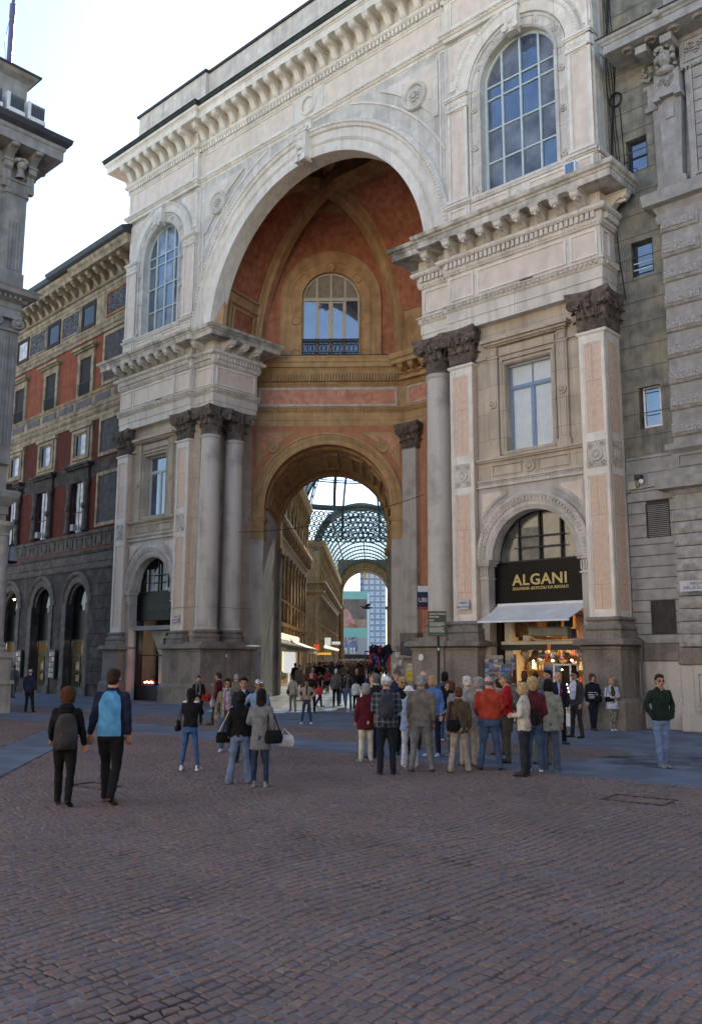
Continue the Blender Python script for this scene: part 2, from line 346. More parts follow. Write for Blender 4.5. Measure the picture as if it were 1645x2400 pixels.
def shaft_prof(r, h):
    P = [(r+.05, 0), (r+.05, .05), (r, .12)]
    for i in range(1, 9): t = i/8; P.append((r*(1-.13*t**1.8), .12+(h-.3)*t))
    rt = r*.87; return P+[(rt+.04, h-.14), (rt+.06, h-.1), (rt+.04, h-.06), (rt+.01, h-.04), (rt+.05, h), (0, h)]
ME_SHAFT = M().lathe(0, 0, shaft_prof(.485, 8.85), 32).mesh('column_shaft', [GRANITE], 35)
def column(x, y):
    c = empty('column', (x, y, 0), parent=GH)
    inst('column_base', ME_COLB, c, (0, 0, 2.72)); inst('column_shaft', ME_SHAFT, c, (0, 0, 3.24)); inst('column_capital', ME_CAPR, c, (0, 0, 12.09))
for x, y in ((-6.32, .62), (-6.42, 2.1), (6.7, .68), (6.95, 2.2)): column(x, y)
# ---- beads, eggs and dentils along a plan path
def along(path, o, step, fn, inset=.05):
    for i in range(len(path)-1):
        a = Vector(path[i]); b = Vector(path[i+1]); d = b-a; Ln = d.length
        if Ln < step*.8: continue
        d.normalize(); n = Vector((d.y, -d.x)); k = max(1, int(round((Ln-2*inset+ (0))/step)))
        for j in range(k):
            p = a+d*(inset+(j+.5)*(Ln-2*inset)/k)+n*o; fn(p, math.atan2(d.y, d.x))
def beadrow(m, path, o, z, step, r, ext=0):
    def fn(p, a):
        c, s = abs(math.cos(a)), abs(math.sin(a)); m.ell((p.x, p.y, z), (r[0]*c+r[1]*s, r[0]*s+r[1]*c, r[2]), 6, 4)
    along(path, o, step, fn)
def boxrow(m, path, o0, o1, z0, z1, step, wd):
    def fn(p, a):
        q = M().box(-wd/2, wd/2, -o1, -o0, z0, z1); m.add(q, Matrix.Translation((p.x, p.y, 0)) @ Matrix.Rotation(a, 4, 'Z'))
    along(path, 0, step, fn)
ME_MOD = M().xprism([(0, 0), (-.66, 0), (-.68, -.09), (-.63, -.2), (-.54, -.25), (-.45, -.2), (-.33, -.27), (-.15, -.45), (0, -.48)], -.15, .15).box(-.19, .19, -.7, 0, -.05, .01).ell((0, -.58, -.15), (.17, .1, .1), 8, 5).box(-.05, .05, -.6, -.1, -.32, -.18).mesh('modillion', [MARBLE], 40)
ME_MODO = ME_MOD.copy(); ME_MODO.materials.clear(); ME_MODO.materials.append(OCHRE)
def sbr():
    P = []; import math as _m
    out = [(0, 0), (-.98, 0), (-1.0, -.05), (-1.0, -.14), (-.95, -.22), (-.84, -.26), (-.7, -.26), (-.55, -.3), (-.42, -.4), (-.36, -.52), (-.3, -.62), (-.2, -.7), (-.08, -.74), (0, -.76)]
    out = [(a*.83, b_) for a, b_ in out]; m = M().xprism(out, -.14, .14); m.xprism([(a-.02, b-.015) for a, b in out[3:13]]+[(-.25, -.35)], -.05, .05); m.box(-.17, .17, -.86, 0, -.07, 0); return m
ME_BR = sbr().add(M()).mesh('cornice_bracket', [MARBLEW], 40)
# ---- main lower entablature
PL = [(-13.4, 1.25), (-13.4, .25), (-7.45, .25), (-7.45, .5), (-6.1, .5), (-6.1, 3.15), (-7.3, 3.15)]
PR = [(7.3, 3.15), (6.1, 3.15), (6.1, .5), (7.45, .5), (7.45, .25), (13.4, .25), (13.4, 1.25)]
POR = [(-8.3, 3.45), (-1.81, 9.11), (1.81, 9.11), (8.2, 3.5)]
ENT = dict(
    arch=[(-.6, 13.38), (.0, 13.38), (.0, 13.72), (.03, 13.74), (.03, 14.1), (.06, 14.13), (-.6, 14.13)],
    bead=[(-.5, 14.13), (.07, 14.13), (.1, 14.18), (.1, 14.3), (.16, 14.34), (.16, 14.38), (-.5, 14.38)],
    frieze=[(-.6, 14.38), (.0, 14.38), (.0, 15.5), (-.6, 15.5)],
    low=[(-.5, 15.5), (.05, 15.5), (.1, 15.58), (.12, 15.66), (.12, 15.68), (-.5, 15.68)],
    dent=[(-.5, 15.68), (.12, 15.68), (.12, 15.92), (-.5, 15.92)],
    egg=[(-.5, 15.92), (.24, 15.92), (.3, 15.98), (.3, 16.08), (.2, 16.1), (.2, 16.16), (-.5, 16.16)],
    soff=[(-.5, 16.16), (.08, 16.16), (.08, 16.56), (-.5, 16.56)],
    corona=[(-.5, 16.56), (.78, 16.56), (.78, 16.78), (.82, 16.8), (.84, 16.86), (.92, 16.9), (.96, 17.02), (.9, 17.04), (-.5, 17.12)])
def entab(path, name, mt_main, mt_corona, modme, modstep=.74, lead=True):
    e = M().sweep(path, ENT['arch']).sweep(path, ENT['bead']).sweep(path, ENT['frieze']).sweep(path, ENT['low']).sweep(path, ENT['dent']).sweep(path, ENT['egg']).sweep(path, ENT['soff']).build(name, [mt_main], GH, 30)
    M().sweep(path, ENT['corona']).build('cornice', [mt_corona], e, 30)
    m = M(); boxrow(m, path, .1, .22, 15.70, 15.91, .185, .115); tag(m.build('dentil_row', [mt_main], e, None, False), kind='stuff')
    m = M(); beadrow(m, path, .13, 14.25, .17, (.07, .05, .07)); beadrow(m, path, .27, 16.02, .16, (.065, .05, .07)); beadrow(m, path, .11, 15.6, .12, (.045, .03, .04)); tag(m.build('bead_row', [mt_main], e, 60, False), kind='stuff')
    def fn(p, a): inst('modillion', modme, e, (p.x, p.y, 16.56), a)
    along(path, .08, modstep, fn, .12)
    return e
EL = entab(PL, 'entablature', MARBLE, MARBLED, ME_MOD); ER = entab(PR, 'entablature', MARBLE, MARBLED, ME_MOD)
def panel(par, x0, x1, z0, z1, y, mt=PINKL, fm=MARBLEW, bw=.07, name='panel', nrm=None, T=None):
    """inset coloured slab with a raised border; nrm: None faces -y, otherwise transform T is used"""
    a = M().box(x0+bw, x1-bw, y-.012, y+.05, z0+bw, z1-bw); b_ = M().frame(x0, x1, z0, z1, y-.05, y+.03, bw)
    if T is not None: a = M().add(a, T); b_ = M().add(b_, T)
    p = b_.build('panel_border', [fm], par); a.build(name, [mt], p)
    return p
for e, s in ((EL, -1), (ER, 1)):
    xs = sorted((s*12.35, s*13.3)); panel(e, xs[0], xs[1], 14.52, 15.4, .25)
    xs = sorted((s*8.75, s*12.2)); panel(e, xs[0], xs[1], 14.52, 15.4, .25)
    xs = sorted((s*7.55, s*8.6)); panel(e, xs[0], xs[1], 14.52, 15.4, .25)
    xs = sorted((s*6.2, s*7.35)); panel(e, xs[0], xs[1], 14.52, 15.4, .5)
# side panel on left jamb (faces +x) and on the right end (faces +x)
TJ = Matrix.Translation((-6.1, 0, 0)) @ Matrix.Rotation(PI/2, 4, 'Z')
panel(EL, .65, 3.0, 14.52, 15.4, 0, T=TJ)
TR = Matrix.Translation((13.4, 0, 0)) @ Matrix.Rotation(PI/2, 4, 'Z')
panel(ER, .33, .8, 14.52, 15.4, 0, T=TR)
M().box(10.45, 10.95, .235, .3, 14.39, 14.5).build('vent_slot', [DARKIN], ER); M().box(-10.3, -9.8, .235, .3, 14.39, 14.5).build('vent_slot', [DARKIN], EL)
# ---- plinths
PLPROF = [[(-.5, 0), (.12, 0), (.12, .78), (.03, .9), (-.5, .9)], [(-.5, .9), (0, .9), (0, 2.28), (.04, 2.3), (.04, 2.36), (.0, 2.38), (-.5, 2.38)], [(-.5, 2.38), (.06, 2.38), (.2, 2.42), (.2, 2.53), (.1, 2.6), (-.5, 2.6)]]
BASEP = [(-.3, 2.6), (.14, 2.6), (.14, 2.82), (.1, 2.84), (.14, 2.88), (.14, 2.96), (.1, 3.0), (.05, 3.03), (.04, 3.1), (.07, 3.12), (.1, 3.15), (.1, 3.2), (.05, 3.24), (-.3, 3.26)]
def plinth(path, basepath):
    m = M()
    for p in PLPROF: m.sweep(path, p)
    xs = [p[0] for p in path]; ys = [p[1] for p in path]
    m.box(min(xs)+.3, max(xs)-.3, min(ys)+.3, max(ys)-.02, .02, 2.59)
    pl = m.build('plinth', [PLINTH], GH, 30)
    if basepath: M().sweep(basepath, BASEP).box(min(p[0] for p in basepath)+.15, max(p[0] for p in basepath)-.15, min(p[1] for p in basepath)+.15, max(p[1] for p in basepath)-.02, 2.6, 3.25).build('base_moulding', [PLINTH], pl, 40)
    return pl
plinth([(12.35, 1.3), (12.35, 0), (13.55, 0), (13.55, 1.3)], [(12.5, 1.2), (12.5, .25), (13.4, .25), (13.4, 1.2)])
plinth([(-13.55, 1.3), (-13.55, 0), (-12.35, 0), (-12.35, 1.3)], [(-13.4, 1.2), (-13.4, .25), (-12.5, .25), (-12.5, 1.2)])
plinth([(-8.6, 1.1), (-8.6, 0), (-7.15, 0), (-7.15, -.1), (-5.7, -.1), (-5.7, 3.0), (-7.4, 3.0)], [(-8.43, 1.1), (-8.43, .25), (-7.5, .25), (-7.5, .6)])
plinth([(7.4, 3.0), (5.95, 3.0), (5.95, -.06), (7.3, -.06), (7.3, 0), (8.6, 0), (8.6, 1.1)], [(7.5, .8), (7.5, .25), (8.43, .25), (8.43, 1.1)])
# ---- pilasters
def medallion(m, x, z, y, r=.22):
    m.ycyl(x, z, [(0, y-.07), (r*.3, y-.07), (r*.42, y-.03), (r*.62, y-.03), (r*.7, y-.05), (r, y-.05), (r*1.05, y+.02)], 0, 0, 18)
    for i in range(8): a = i*PI/4; m.ell((x+r*.5*math.cos(a), y-.04, z+r*.5*math.sin(a)), (r*.16, .03, r*.16), 6, 4)
def scrolls(m, x, z, w_, h, y):
    for sx in (-1, 1):
        for sz in (-1, 1):
            cx, cz = x+sx*w_, z+sz*h; pts = [(cx+.1*math.cos(a)*(1-a/9), y-.02, cz+.1*math.sin(a)*(1-a/9)) for a in [k*.9 for k in range(8)]]; m.tube(pts, .022, 5); m.ell((cx, y-.03, cz), (.035, .03, .035), 6, 4)
def pilaster(x0, x1, y0, y1, side=0, cap=None):
    """side: +1 or -1 shows a panelled side face on that end"""
    p = M().box(x0+.01, x1-.01, y0+.04, y1, 3.22, 12.1).build('pilaster', [PINK], GH); m = M(); w_ = x1-x0
    def faces(m, T, w_):
        q = M()
        q.box(0, .13, 0, .06, 3.22, 12.02).box(w_-.13, w_, 0, .06, 3.22, 12.02)
        for za, zb in ((3.22, 3.42), (7.52, 7.74), (8.58, 8.82), (11.72, 12.02)): q.box(.13, w_-.13, 0, .06, za, zb)
        for za, zb in ((3.42, 7.52), (8.82, 11.72)): q.frame(.13, w_-.13, za, zb, .022, .06, .045)
        m.add(q, T)
    faces(m, Matrix.Translation((x0, y0, 0)), w_)
    if side: 
        T = Matrix.Translation((x1 if side > 0 else x0, y0 if side > 0 else y1, 0)) @ Matrix.Rotation(PI/2*side, 4, 'Z'); faces(m, T, y1-y0)
    m.sweep([(x0, y1), (x0, y0), (x1, y0), (x1, y1)], [(-.1, 12.0), (.03, 12.0), (.06, 12.04), (.06, 12.1), (-.1, 12.1)])
    m.build('pilaster_border', [MARBLEW], p, None)
    q = M(); xm = (x0+x1)/2; q.box(x0+.13, x1-.13, y0+.02, y0+.06, 7.74, 8.58); medallion(q, xm, 8.16, y0+.02, .2); scrolls(q, xm, 8.16, .2, .28, y0+.02)
    if side > 0:
        q2 = M(); d = (y1-y0)/2; q2.box(-d+.13, d-.13, .02, .06, 7.74, 8.58); medallion(q2, 0, 8.16, .02, .18); scrolls(q2, 0, 8.16, .17, .28, .02); q.add(q2, Matrix.Translation((x1, (y0+y1)/2, 0)) @ Matrix.Rotation(PI/2, 4, 'Z'))
    q.build('carved_medallion', [GREYM], p, 40)
    if cap is not None: inst('pilaster_capital', cap, p, (xm, y0+(.48 if cap is ME_CAPPC else .3), 12.09))
    return p
pilaster(12.5, 13.4, .25, 1.2, 1, ME_CAPPC); pilaster(-13.4, -12.5, .25, 1.2, 0, ME_CAPPC)
pilaster(7.5, 8.43, .25, .9, 0, ME_CAPP); pilaster(-8.43, -7.5, .25, .9, 0, ME_CAPP)
M().box(-7.52, -7.0, .55, 3.1, 2.7, 13.4).build('jamb_wall', [BEIGE], GH); M().box(7.0, 7.52, .9, 3.1, 2.7, 13.4).build('jamb_wall', [BEIGE], GH)
# ---- bays
def bay(c, right):
    x0, x1 = c-2.03, c+2.03
    wl = M(); wl.archwall(x0, x1, 0, 7.66, c, 5.2, 1.7, .5, 1.05, n=30); b_ = wl.build('bay_wall', [GRANITE], GH)
    # impost caps, piers, archivolt
    m = M()
    for s in (-1, 1):
        xa, xb = sorted((c+s*1.66, c+s*2.03)); m.box(xa, xb, .44, 1.0, 4.6, 4.66); m.box(xa-(.05 if s > 0 else 0), xb+(.05 if s < 0 else 0), .4, 1.04, 5.04, 5.12); m.box(xa-(.08 if s > 0 else 0), xb+(.08 if s < 0 else 0), .36, 1.04, 5.12, 5.24)
        for k in range(4): m.box(xa+.03+k*.085, xa+.08+k*.085, .45, .5, 4.72, 5.0)
    m.arc(c, 5.24, [(1.68, .46), (1.82, .46), (1.82, .42), (1.88, .40), (1.96, .40), (1.96, .36), (2.04, .33), (2.1, .37), (2.1, .52), (1.68, .52)], n=36)
    m.arc(c, 5.24, [(1.55, .52), (1.69, .44), (1.69, .6), (1.55, .98)], n=36)
    ar = m.build('archivolt', [GREYM], b_, 35)
    q = M()
    for k in range(46): a = PI*(k+.5)/46; r = 1.92; q.add(M().box(-.025, .025, .36, .42, -.05, .05), Matrix.Translation((c+r*math.cos(a), 0, 5.24+r*math.sin(a))) @ Matrix.Rotation(PI/2-a, 4, 'Y'))
    tag(q.build('archivolt_carving', [GREYM], ar), kind='stuff')
    # spandrel panels
    for s in (-1, 1):
        P = []; R_ = 2.32
        for k in range(9): a = math.radians(8+k*7.4); P.append((c+s*R_*math.cos(a), 5.24+R_*math.sin(a)))
        P = [(x, z) for x, z in P if abs(x-c) < 1.9]
        P = [(c+s*1.9, P[0][1])]+P+[(P[-1][0], 7.52), (c+s*1.9, 7.52)] if P else []
        if P:
            a = M().prism(P, .47, .52).build('spandrel_border', [GREYM], b_); cx_ = sum(p[0] for p in P)/len(P); cz_ = sum(p[1] for p in P)/len(P)
            far = P[-1]; M().prism([(far[0]+(x-far[0])*.74-s*.05, far[1]+(z-far[1])*.74-.05) for x, z in P], .46, .5).build('spandrel_panel', [PINKL], a)
    # ornamental string, roundel band and sill
    m = M(); m.box(x0, x1, .40, .52, 7.66, 7.7).box(x0, x1, .44, .52, 7.7, 7.86).box(x0, x1, .38, .52, 7.86, 7.9)
    s_ = m.build('string_course', [GREYM], GH); q = M()
    for k in range(27): x = x0+.07+k*.15; q.tube([(x+.055*math.cos(t)*(1-t/8), .43, 7.78+.055*math.sin(t)*(1-t/8)) for t in [j*1.0 for j in range(6)]], .012, 4)
    tag(q.build('scroll_carving', [GREYM], s_), kind='stuff')
    m = M().box(x0, x1, .5, .56, 7.9, 8.52); m.box(x0, x1, .42, .56, 8.52, 8.58).box(x0, x1, .36, .56, 8.58, 8.66); f = m.build('apron', [BEIGE], GH)
    q = M().frame(c-1.45, c-.3, 8.04, 8.42, .46, .51, .05).frame(c+.3, c+1.45, 8.04, 8.42, .46, .51, .05); medallion(q, c, 8.22, .5, .2); q.build('roundel_panel', [BEIGE], f, 40)
    # window storey
    wz0, wz1 = 8.66, 11.82; m = M()
    m.box(x0, c-.86, .55, 1.1, wz0, 13.4).box(c+.86, x1, .55, 1.1, wz0, 13.4).box(c-.86, c+.86, .55, 1.1, wz1, 13.4); wlw = m.build('window_wall', [BEIGE], GH)
    m = M()
    for s in (-1, 1):
        xa, xb = sorted((c+s*1.12, c+s*1.5)); m.box(xa, xb, .44, .56, 8.9, 12.08); m.box(xa-.04, xb+.04, .42, .56, 8.66, 8.9); m.box(xa-.03, xb+.03, .42, .56, 12.08, 12.16); m.box(xa+.02, xb-.02, .45, .56, 12.16, 12.5); m.frame(xa+.04, xb-.04, 12.2, 12.46, .42, .46, .04)
        m.frame(xa+.06, xb-.06, 9.0, 12.0, .425, .45, .035); medallion(m, (xa+xb)/2, 10.5, .43, .15)
    m.box(c-1.5, c+1.5, .40, .56, 12.5, 12.56).box(c-1.58, c+1.58, .3, .56, 12.56, 12.64).box(c-1.66, c+1.66, .2, .56, 12.64, 12.76).frame(c-1.05, c+1.05, 8.72, 12.08, .47, .56, .1).frame(c-.95, c+.95, 8.66, 11.92, .50, .6, .07)
    m.box(c-1.05, c+1.05, .48, .56, 12.16, 12.44); m.box(x0, c-1.54, .46, .56, 12.16, 12.24).box(c+1.54, x1, .46, .56, 12.16, 12.24)
    sr = m.build('window_surround', [BEIGE], wlw, 40)
    q = M()
    for k in range(34): q.box(c-1.44+k*.086, c-1.44+k*.086+.045, .36, .41, 12.5, 12.57)
    for k in range(34):
        for s in (-1, 1): q.ell((c+s*1.0, .46, 8.8+k*.095), (.03, .02, .035), 5, 3)
    tag(q.build('fine_carving', [BEIGE], sr), kind='stuff')
    fm = WINFB if right else WINF
    wn = M().frame(c-.86, c+.86, wz0, wz1, .84, .92, .06).box(c-.86, c+.86, .82, .93, 11.0, 11.12).box(c-.05, c+.05, .83, .92, wz0+.06, 11.0)
    if right: wn.box(c-.015, c+.015, .83, .9, 11.12, wz1)
    wn = wn.build('window', [fm], GH); M().frame(c-.8, c-.05, wz0+.06, 11.0, .85, .9, .035).frame(c+.05, c+.8, wz0+.06, 11.0, .85, .9, .035).build('window_frame', [fm], wn)
    for xa, xb, za, zb in ((c-.765, c-.085, wz0+.095, 10.965), (c+.085, c+.765, wz0+.095, 10.965), (c-.8, c+.8, 11.12, wz1-.06)): M().box(xa, xb, .88, .9, za, zb).build('pane', [PAPER if right else GLASS], wn)
    M().box(c-.9, c+.9, .75, 1.0, wz1-.03, wz1+.05).build('blind_box', [WHITEP], wn)
    # frieze strip above window
    return b_
for c, r in ((10.465, True), (-10.465, False)): bay(c, r)
# ---- upper storey
YU, YC = .25, .45
def arched_window(par, c, z0, zs, r, y, cols, rows, fm, bar=.06, glass=GLASS, extra=None):
    w_ = M().arc(c, zs, [(r-.09, y), (r+.02, y), (r+.02, y+.1), (r-.09, y+.1)], n=30).box(c-r, c-r+.1, y, y+.1, z0, zs).box(c+r-.1, c+r, y, y+.1, z0, zs).box(c-r+.1, c+r-.1, y, y+.1, z0, z0+.09).build('window', [fm], par)
    m = M()
    top = lambda x: zs+math.sqrt(max(0, (r-.05)**2-(x-c)**2))
    for k in range(1, cols): x = c-r+2*r*k/cols; b_ = bar*(1.25); m.box(x-b_/2, x+b_/2, y-.02, y+.08, z0+.08, top(x))
    for z in rows:
        hw = r-.08 if z <= zs else math.sqrt(max(.01, (r-.06)**2-(z-zs)**2)); m.box(c-hw, c+hw, y, y+.07, z-bar/2, z+bar/2)
    m.build('glazing_bars', [fm], w_)
    zz = [z0]+list(rows)+[zs+r]
    for k in range(cols):
        xa = c-r+2*r*k/cols+.03; xb = c-r+2*r*(k+1)/cols-.03
        for j in range(len(zz)-1):
            za, zb = zz[j]+.02, zz[j+1]-.02
            if zb > zs: # clip to arc
                n = 6; P = [(xa, min(za, top(xa))), (xb, min(za, top(xb)))]+[(xb+(xa-xb)*i/n, min(zb, top(xb+(xa-xb)*i/n)-.0)) for i in range(n+1)]
                if max(p[1] for p in P)-za < .03: continue
                t = random.uniform(-.004, .004); M().vf([(x, y+.05+t*(x-xa), z) for x, z in P], [tuple(range(len(P)))]).build('pane', [random.choice(glass)], w_)
            else: t = random.uniform(-.006, .006); M().vf([(xa, y+.05, za), (xb, y+.05+t, za), (xb, y+.05+t, zb), (xa, y+.05, zb)], [(0, 1, 2, 3)]).build('pane', [glass[-1] if (j < 2 and random.random() < .5) else random.choice(glass)], w_)
    return w_
def upper(c, s):
    x0, x1 = (7.45, 13.4) if s > 0 else (-13.4, -7.45)
    b_ = M().archwall(x0, x1, 17.05, 24.8, c, 22.35, 1.5, .40, .78, zb=18.2, n=32).build('upper_wall', [GREYM], GH)
    # pedestal band
    m = M(); ped = [(c-2.95, c-1.98), (c+1.98, c+2.93)]
    for xa, xb in ped: m.box(xa, xb, YU, .42, 17.05, 18.02); m.box(xa-.04, xb+.04, YU-.05, .42, 18.02, 18.08); m.box(xa-.08, xb+.08, YU-.1, .42, 18.08, 18.16); m.box(xa, xb, YU, .42, 18.16, 18.24)
    m.box(c-1.98, c+1.98, YU+.08, .42, 17.05, 18.0).box(c-1.98, c+1.98, YU+.02, .42, 18.0, 18.1).box(c-1.98, c+1.98, YU-.0, .42, 18.1, 18.2); medallion(m, c, 17.62, YU+.08, .26)
    pb = m.build('pedestal_band', [MARBLE], GH, 40)
    for xa, xb in ped: panel(pb, xa+.1, xb-.1, 17.2, 17.95, YU)
    panel(pb, c-1.9, c-.4, 17.25, 17.93, YU+.08); panel(pb, c+.4, c+1.9, 17.25, 17.93, YU+.08)
    if s > 0:
        T = Matrix.Translation((x1, 0, 0)) @ Matrix.Rotation(PI/2, 4, 'Z'); M().add(M().box(.25, 1.3, -.02, .1, 17.05, 18.0).box(.25, 1.3, -.12, .1, 18.0, 18.14), T).build('pedestal_side', [MARBLE], pb)
        panel(pb, .35, 1.15, 17.2, 17.95, -.02, T=T)
    # pilasters
    for i, (xa, xb) in enumerate(((c-2.88, c-2.03), (c+2.03, c+2.88))):
        m = M().box(xa, xb, YU+.03, .42, 18.24, 21.9); p = m.build('upper_pilaster', [PINKL], GH)
        m = M().frame(xa, xb, 18.24, 21.9, YU, YU+.06, .11).box(xa-.04, xb+.04, YU-.05, .42, 18.24, 18.36).box(xa-.04, xb+.04, YU-.05, .42, 21.84, 21.92).box(xa-.02, xb+.02, YU-.02, .42, 21.92, 22.26).box(xa-.07, xb+.07, YU-.08, .42, 22.26, 22.32).box(xa-.1, xb+.1, YU-.12, .42, 22.32, 22.4).build('pilaster_border', [MARBLEW], p)
        q = M()
        for k in range(30):
            for xx in (xa+.13, xb-.13): q.ell((xx, YU+.02, 18.45+k*.112), (.025, .03, .045), 5, 3)
        for k in range(5): q.ell((xa+.1+k*.165, YU-.03, 22.09), (.07, .03, .11), 6, 4)
        tag(q.build('leaf_carving', [MARBLEW], p), kind='stuff')
    if s > 0:   # end face of the corner pier
        T = Matrix.Translation((x1-.12, 0, 0)) @ Matrix.Rotation(PI/2, 4, 'Z')
        q = M().add(M().box(.27, 1.2, .0, .1, 18.24, 24.8).frame(.27, 1.15, 18.24, 21.9, -.04, .02, .11).box(.2, 1.2, -.08, .05, 21.84, 21.92).box(.2, 1.2, -.06, .05, 21.92, 22.26).box(.15, 1.2, -.12, .05, 22.26, 22.4), T); e = q.build('pier_side', [MARBLEW], GH)
        M().add(M().box(.4, 1.02, -.01, .02, 18.4, 21.75), T).build('panel', [PINKL], e)
    # ring with rosettes
    m = M().arc(c, 22.35, [(1.5, .36), (1.56, .30), (1.62, .34), (1.62, .38), (1.88, .38), (1.88, .34), (1.96, .31), (1.96, .42), (1.5, .42)], n=36)
    for xx in (-1, 1):
        xa, xb = sorted((c+xx*1.5, c+xx*1.62)); m.box(xa, xb, .33, .42, 18.2, 22.35); xa, xb = sorted((c+xx*1.9, c+xx*2.0)); m.box(xa, xb, .33, .42, 18.2, 22.35)
        for z in (18.5, 20.1, 21.6): medallion(m, c+xx*1.76, z, .38, .13)
    for a in (28, 62, 118, 152): medallion(m, c+1.75*math.cos(math.radians(a)), 22.35+1.75*math.sin(math.radians(a)), .38, .13)
    rg = m.build('window_ring', [GREYM], b_, 40)
    m = M().arc(c, 22.4, [(1.98, .40), (1.98, .30), (2.06, .26), (2.3, .26), (2.36, .20), (2.46, .20), (2.5, .26), (2.5, .42)], n=40).build('archivolt', [MARBLEW], b_, 35)
    q = M()
    for k in range(52): a = PI*(k+.5)/52; q.ell((c+2.41*math.cos(a), .19, 22.4+2.41*math.sin(a)), (.05, .03, .05), 5, 3)
    tag(q.build('bead_carving', [MARBLEW], m), kind='stuff')
    k_ = M().prism([(c-.22, 23.7), (c+.22, 23.7), (c+.32, 24.75), (c-.32, 24.75)], .08, .4).ycyl(c-.2, 23.85, .13, .0, .2, 12).ycyl(c+.2, 23.85, .13, .0, .2, 12).box(c-.36, c+.36, .04, .4, 24.62, 24.76).ell((c, .07, 24.2), (.15, .09, .22), 8, 5).build('keystone', [MARBLEW], b_, 40)
    for t in (-1, 1):
        P = [(c+t*2.88, 22.75)]
        for k in range(10): a = math.radians(8+k*6.3); P.append((c+t*2.62*math.cos(a), 22.4+2.62*math.sin(a)))
        P = [P[0]]+[p for p in P[1:] if abs(p[0]-c) < 2.86 and p[1] < 24.62]; P += [(P[-1][0], 24.62), (c+t*2.88, 24.62)]
        a = M().prism(P, .36, .42).build('spandrel_border', [MARBLEW], b_); far = P[-1]; M().prism([(far[0]+(x-far[0])*.72-t*.07, far[1]+(z-far[1])*.72-.07) for x, z in P], .345, .4).build('spandrel_panel', [PINKL], a)
    arched_window(GH, c, 18.2, 22.35, 1.5, .66, 4, (19.45, 20.7, 21.9, 22.4), WINF, .055, (GLASS, GLASS, GLASS, GLASSB) if s > 0 else (GLASS, GLASSC, GLASSC, GLASSB))
    if s < 0: pass
upper(10.465, 1); upper(-10.465, -1)
# ---- central arch wall
ca = M().archwall(-7.45, 7.45, 17.05, 24.8, 0, 16.75, 6.45, YC, 1.25, zb=16.0, n=64)
ca = ca.build('arch_wall', [GREYM], GH)
AR = M().arc(0, 16.75, [(6.38, 1.2), (6.38, .38), (6.55, .34), (6.62, .36), (6.8, .36), (6.84, .31), (6.95, .31), (6.98, .36), (7.3, .36), (7.34, .26), (7.45, .22), (7.6, .22), (7.66, .28), (7.7, .46), (6.6, .46)], 0, PI, 80)
AR = AR.build('great_archivolt', [MARBLEW], GH, 35)
q = M()
for k in range(150):
    a = PI*(k+.5)/150; q.ell((7.52*math.cos(a), .2, 16.75+7.52*math.sin(a)), (.085, .045, .085), 6, 4)
for k in range(230):
    a = PI*(k+.5)/230; q.ell((6.9*math.cos(a), .3, 16.75+6.9*math.sin(a)), (.04, .025, .04), 5, 3)
tag(q.build('arch_carving', [MARBLEW], AR, 60, False), kind='stuff')
# concentric outer band, clipped below the string course
def band_arc(R0, R1, y0, y1, zmax, xmax, name, mt, par, n=90):
    m = M(); prev = None
    for k in range(n+1):
        a = PI*k/n; pi_ = (R0*math.cos(a), 16.75+R0*math.sin(a)); po = (R1*math.cos(a), 16.75+R1*math.sin(a))
        ok = po[1] < zmax and abs(po[0]) < xmax and pi_[1] > 17.1
        cur = [(pi_[0], y0, pi_[1]), (po[0], y0, po[1]), (po[0], y1, po[1]), (pi_[0], y1, pi_[1])] if ok else None
        if cur and prev: m.vf(prev+cur, [(0, 4, 5, 1), (1, 5, 6, 2), (3, 2, 6, 7), (0, 3, 7, 4), (0, 1, 2, 3), (4, 7, 6, 5)])
        prev = cur
    return m.build(name, mt, par)
band_arc(8.28, 8.36, YC-.05, YC+.01, 24.78, 7.4, 'outer_arch_moulding', [MARBLEW], GH); 
for s in (-1, 1):
    P = []
    for k in range(24):
        a = math.radians(20+k*2.6); x, z = 8.75*math.cos(a), 16.75+8.75*math.sin(a)
        if x < 7.05 and z < 24.45: P.append((s*x, z))
    P = P+[(P[-1][0], 24.45), (s*7.05, 24.45), (s*7.05, P[0][1])]
    a = M().prism(P, YC-.06, YC+.01).build('spandrel_border', [MARBLE], GH); cx_, cz_ = s*6.1, 23.5
    I_ = []
    for k in range(24):
        a_ = math.radians(20+k*2.6); x, z = 9.05*math.cos(a_), 16.75+9.05*math.sin(a_)
        if x < 6.78 and z < 24.2: I_.append((s*x, z))
    I_ = I_+[(I_[-1][0], 24.2), (s*6.78, 24.2), (s*6.78, I_[0][1])]
    M().prism(I_, YC-.075, YC).build('spandrel_panel', [PINKL], a)
    m = M(); m.ycyl(s*5.98, 23.4, [(0, .33), (.3, .33), (.34, .36), (.42, .36), (.46, .28), (.54, .28), (.58, .34), (.58, .45)], 0, 0, 28)
    for k in range(9): t = k*2*PI/9; m.ell((s*5.98+.19*math.cos(t), .31, 23.4+.19*math.sin(t)), (.085, .05, .06), 6, 4)
    m.ell((s*5.98, .29, 23.4), (.1, .07, .12), 7, 5); m.build('lion_roundel' if 0 else 'carved_roundel', [GREYM], a, 40)
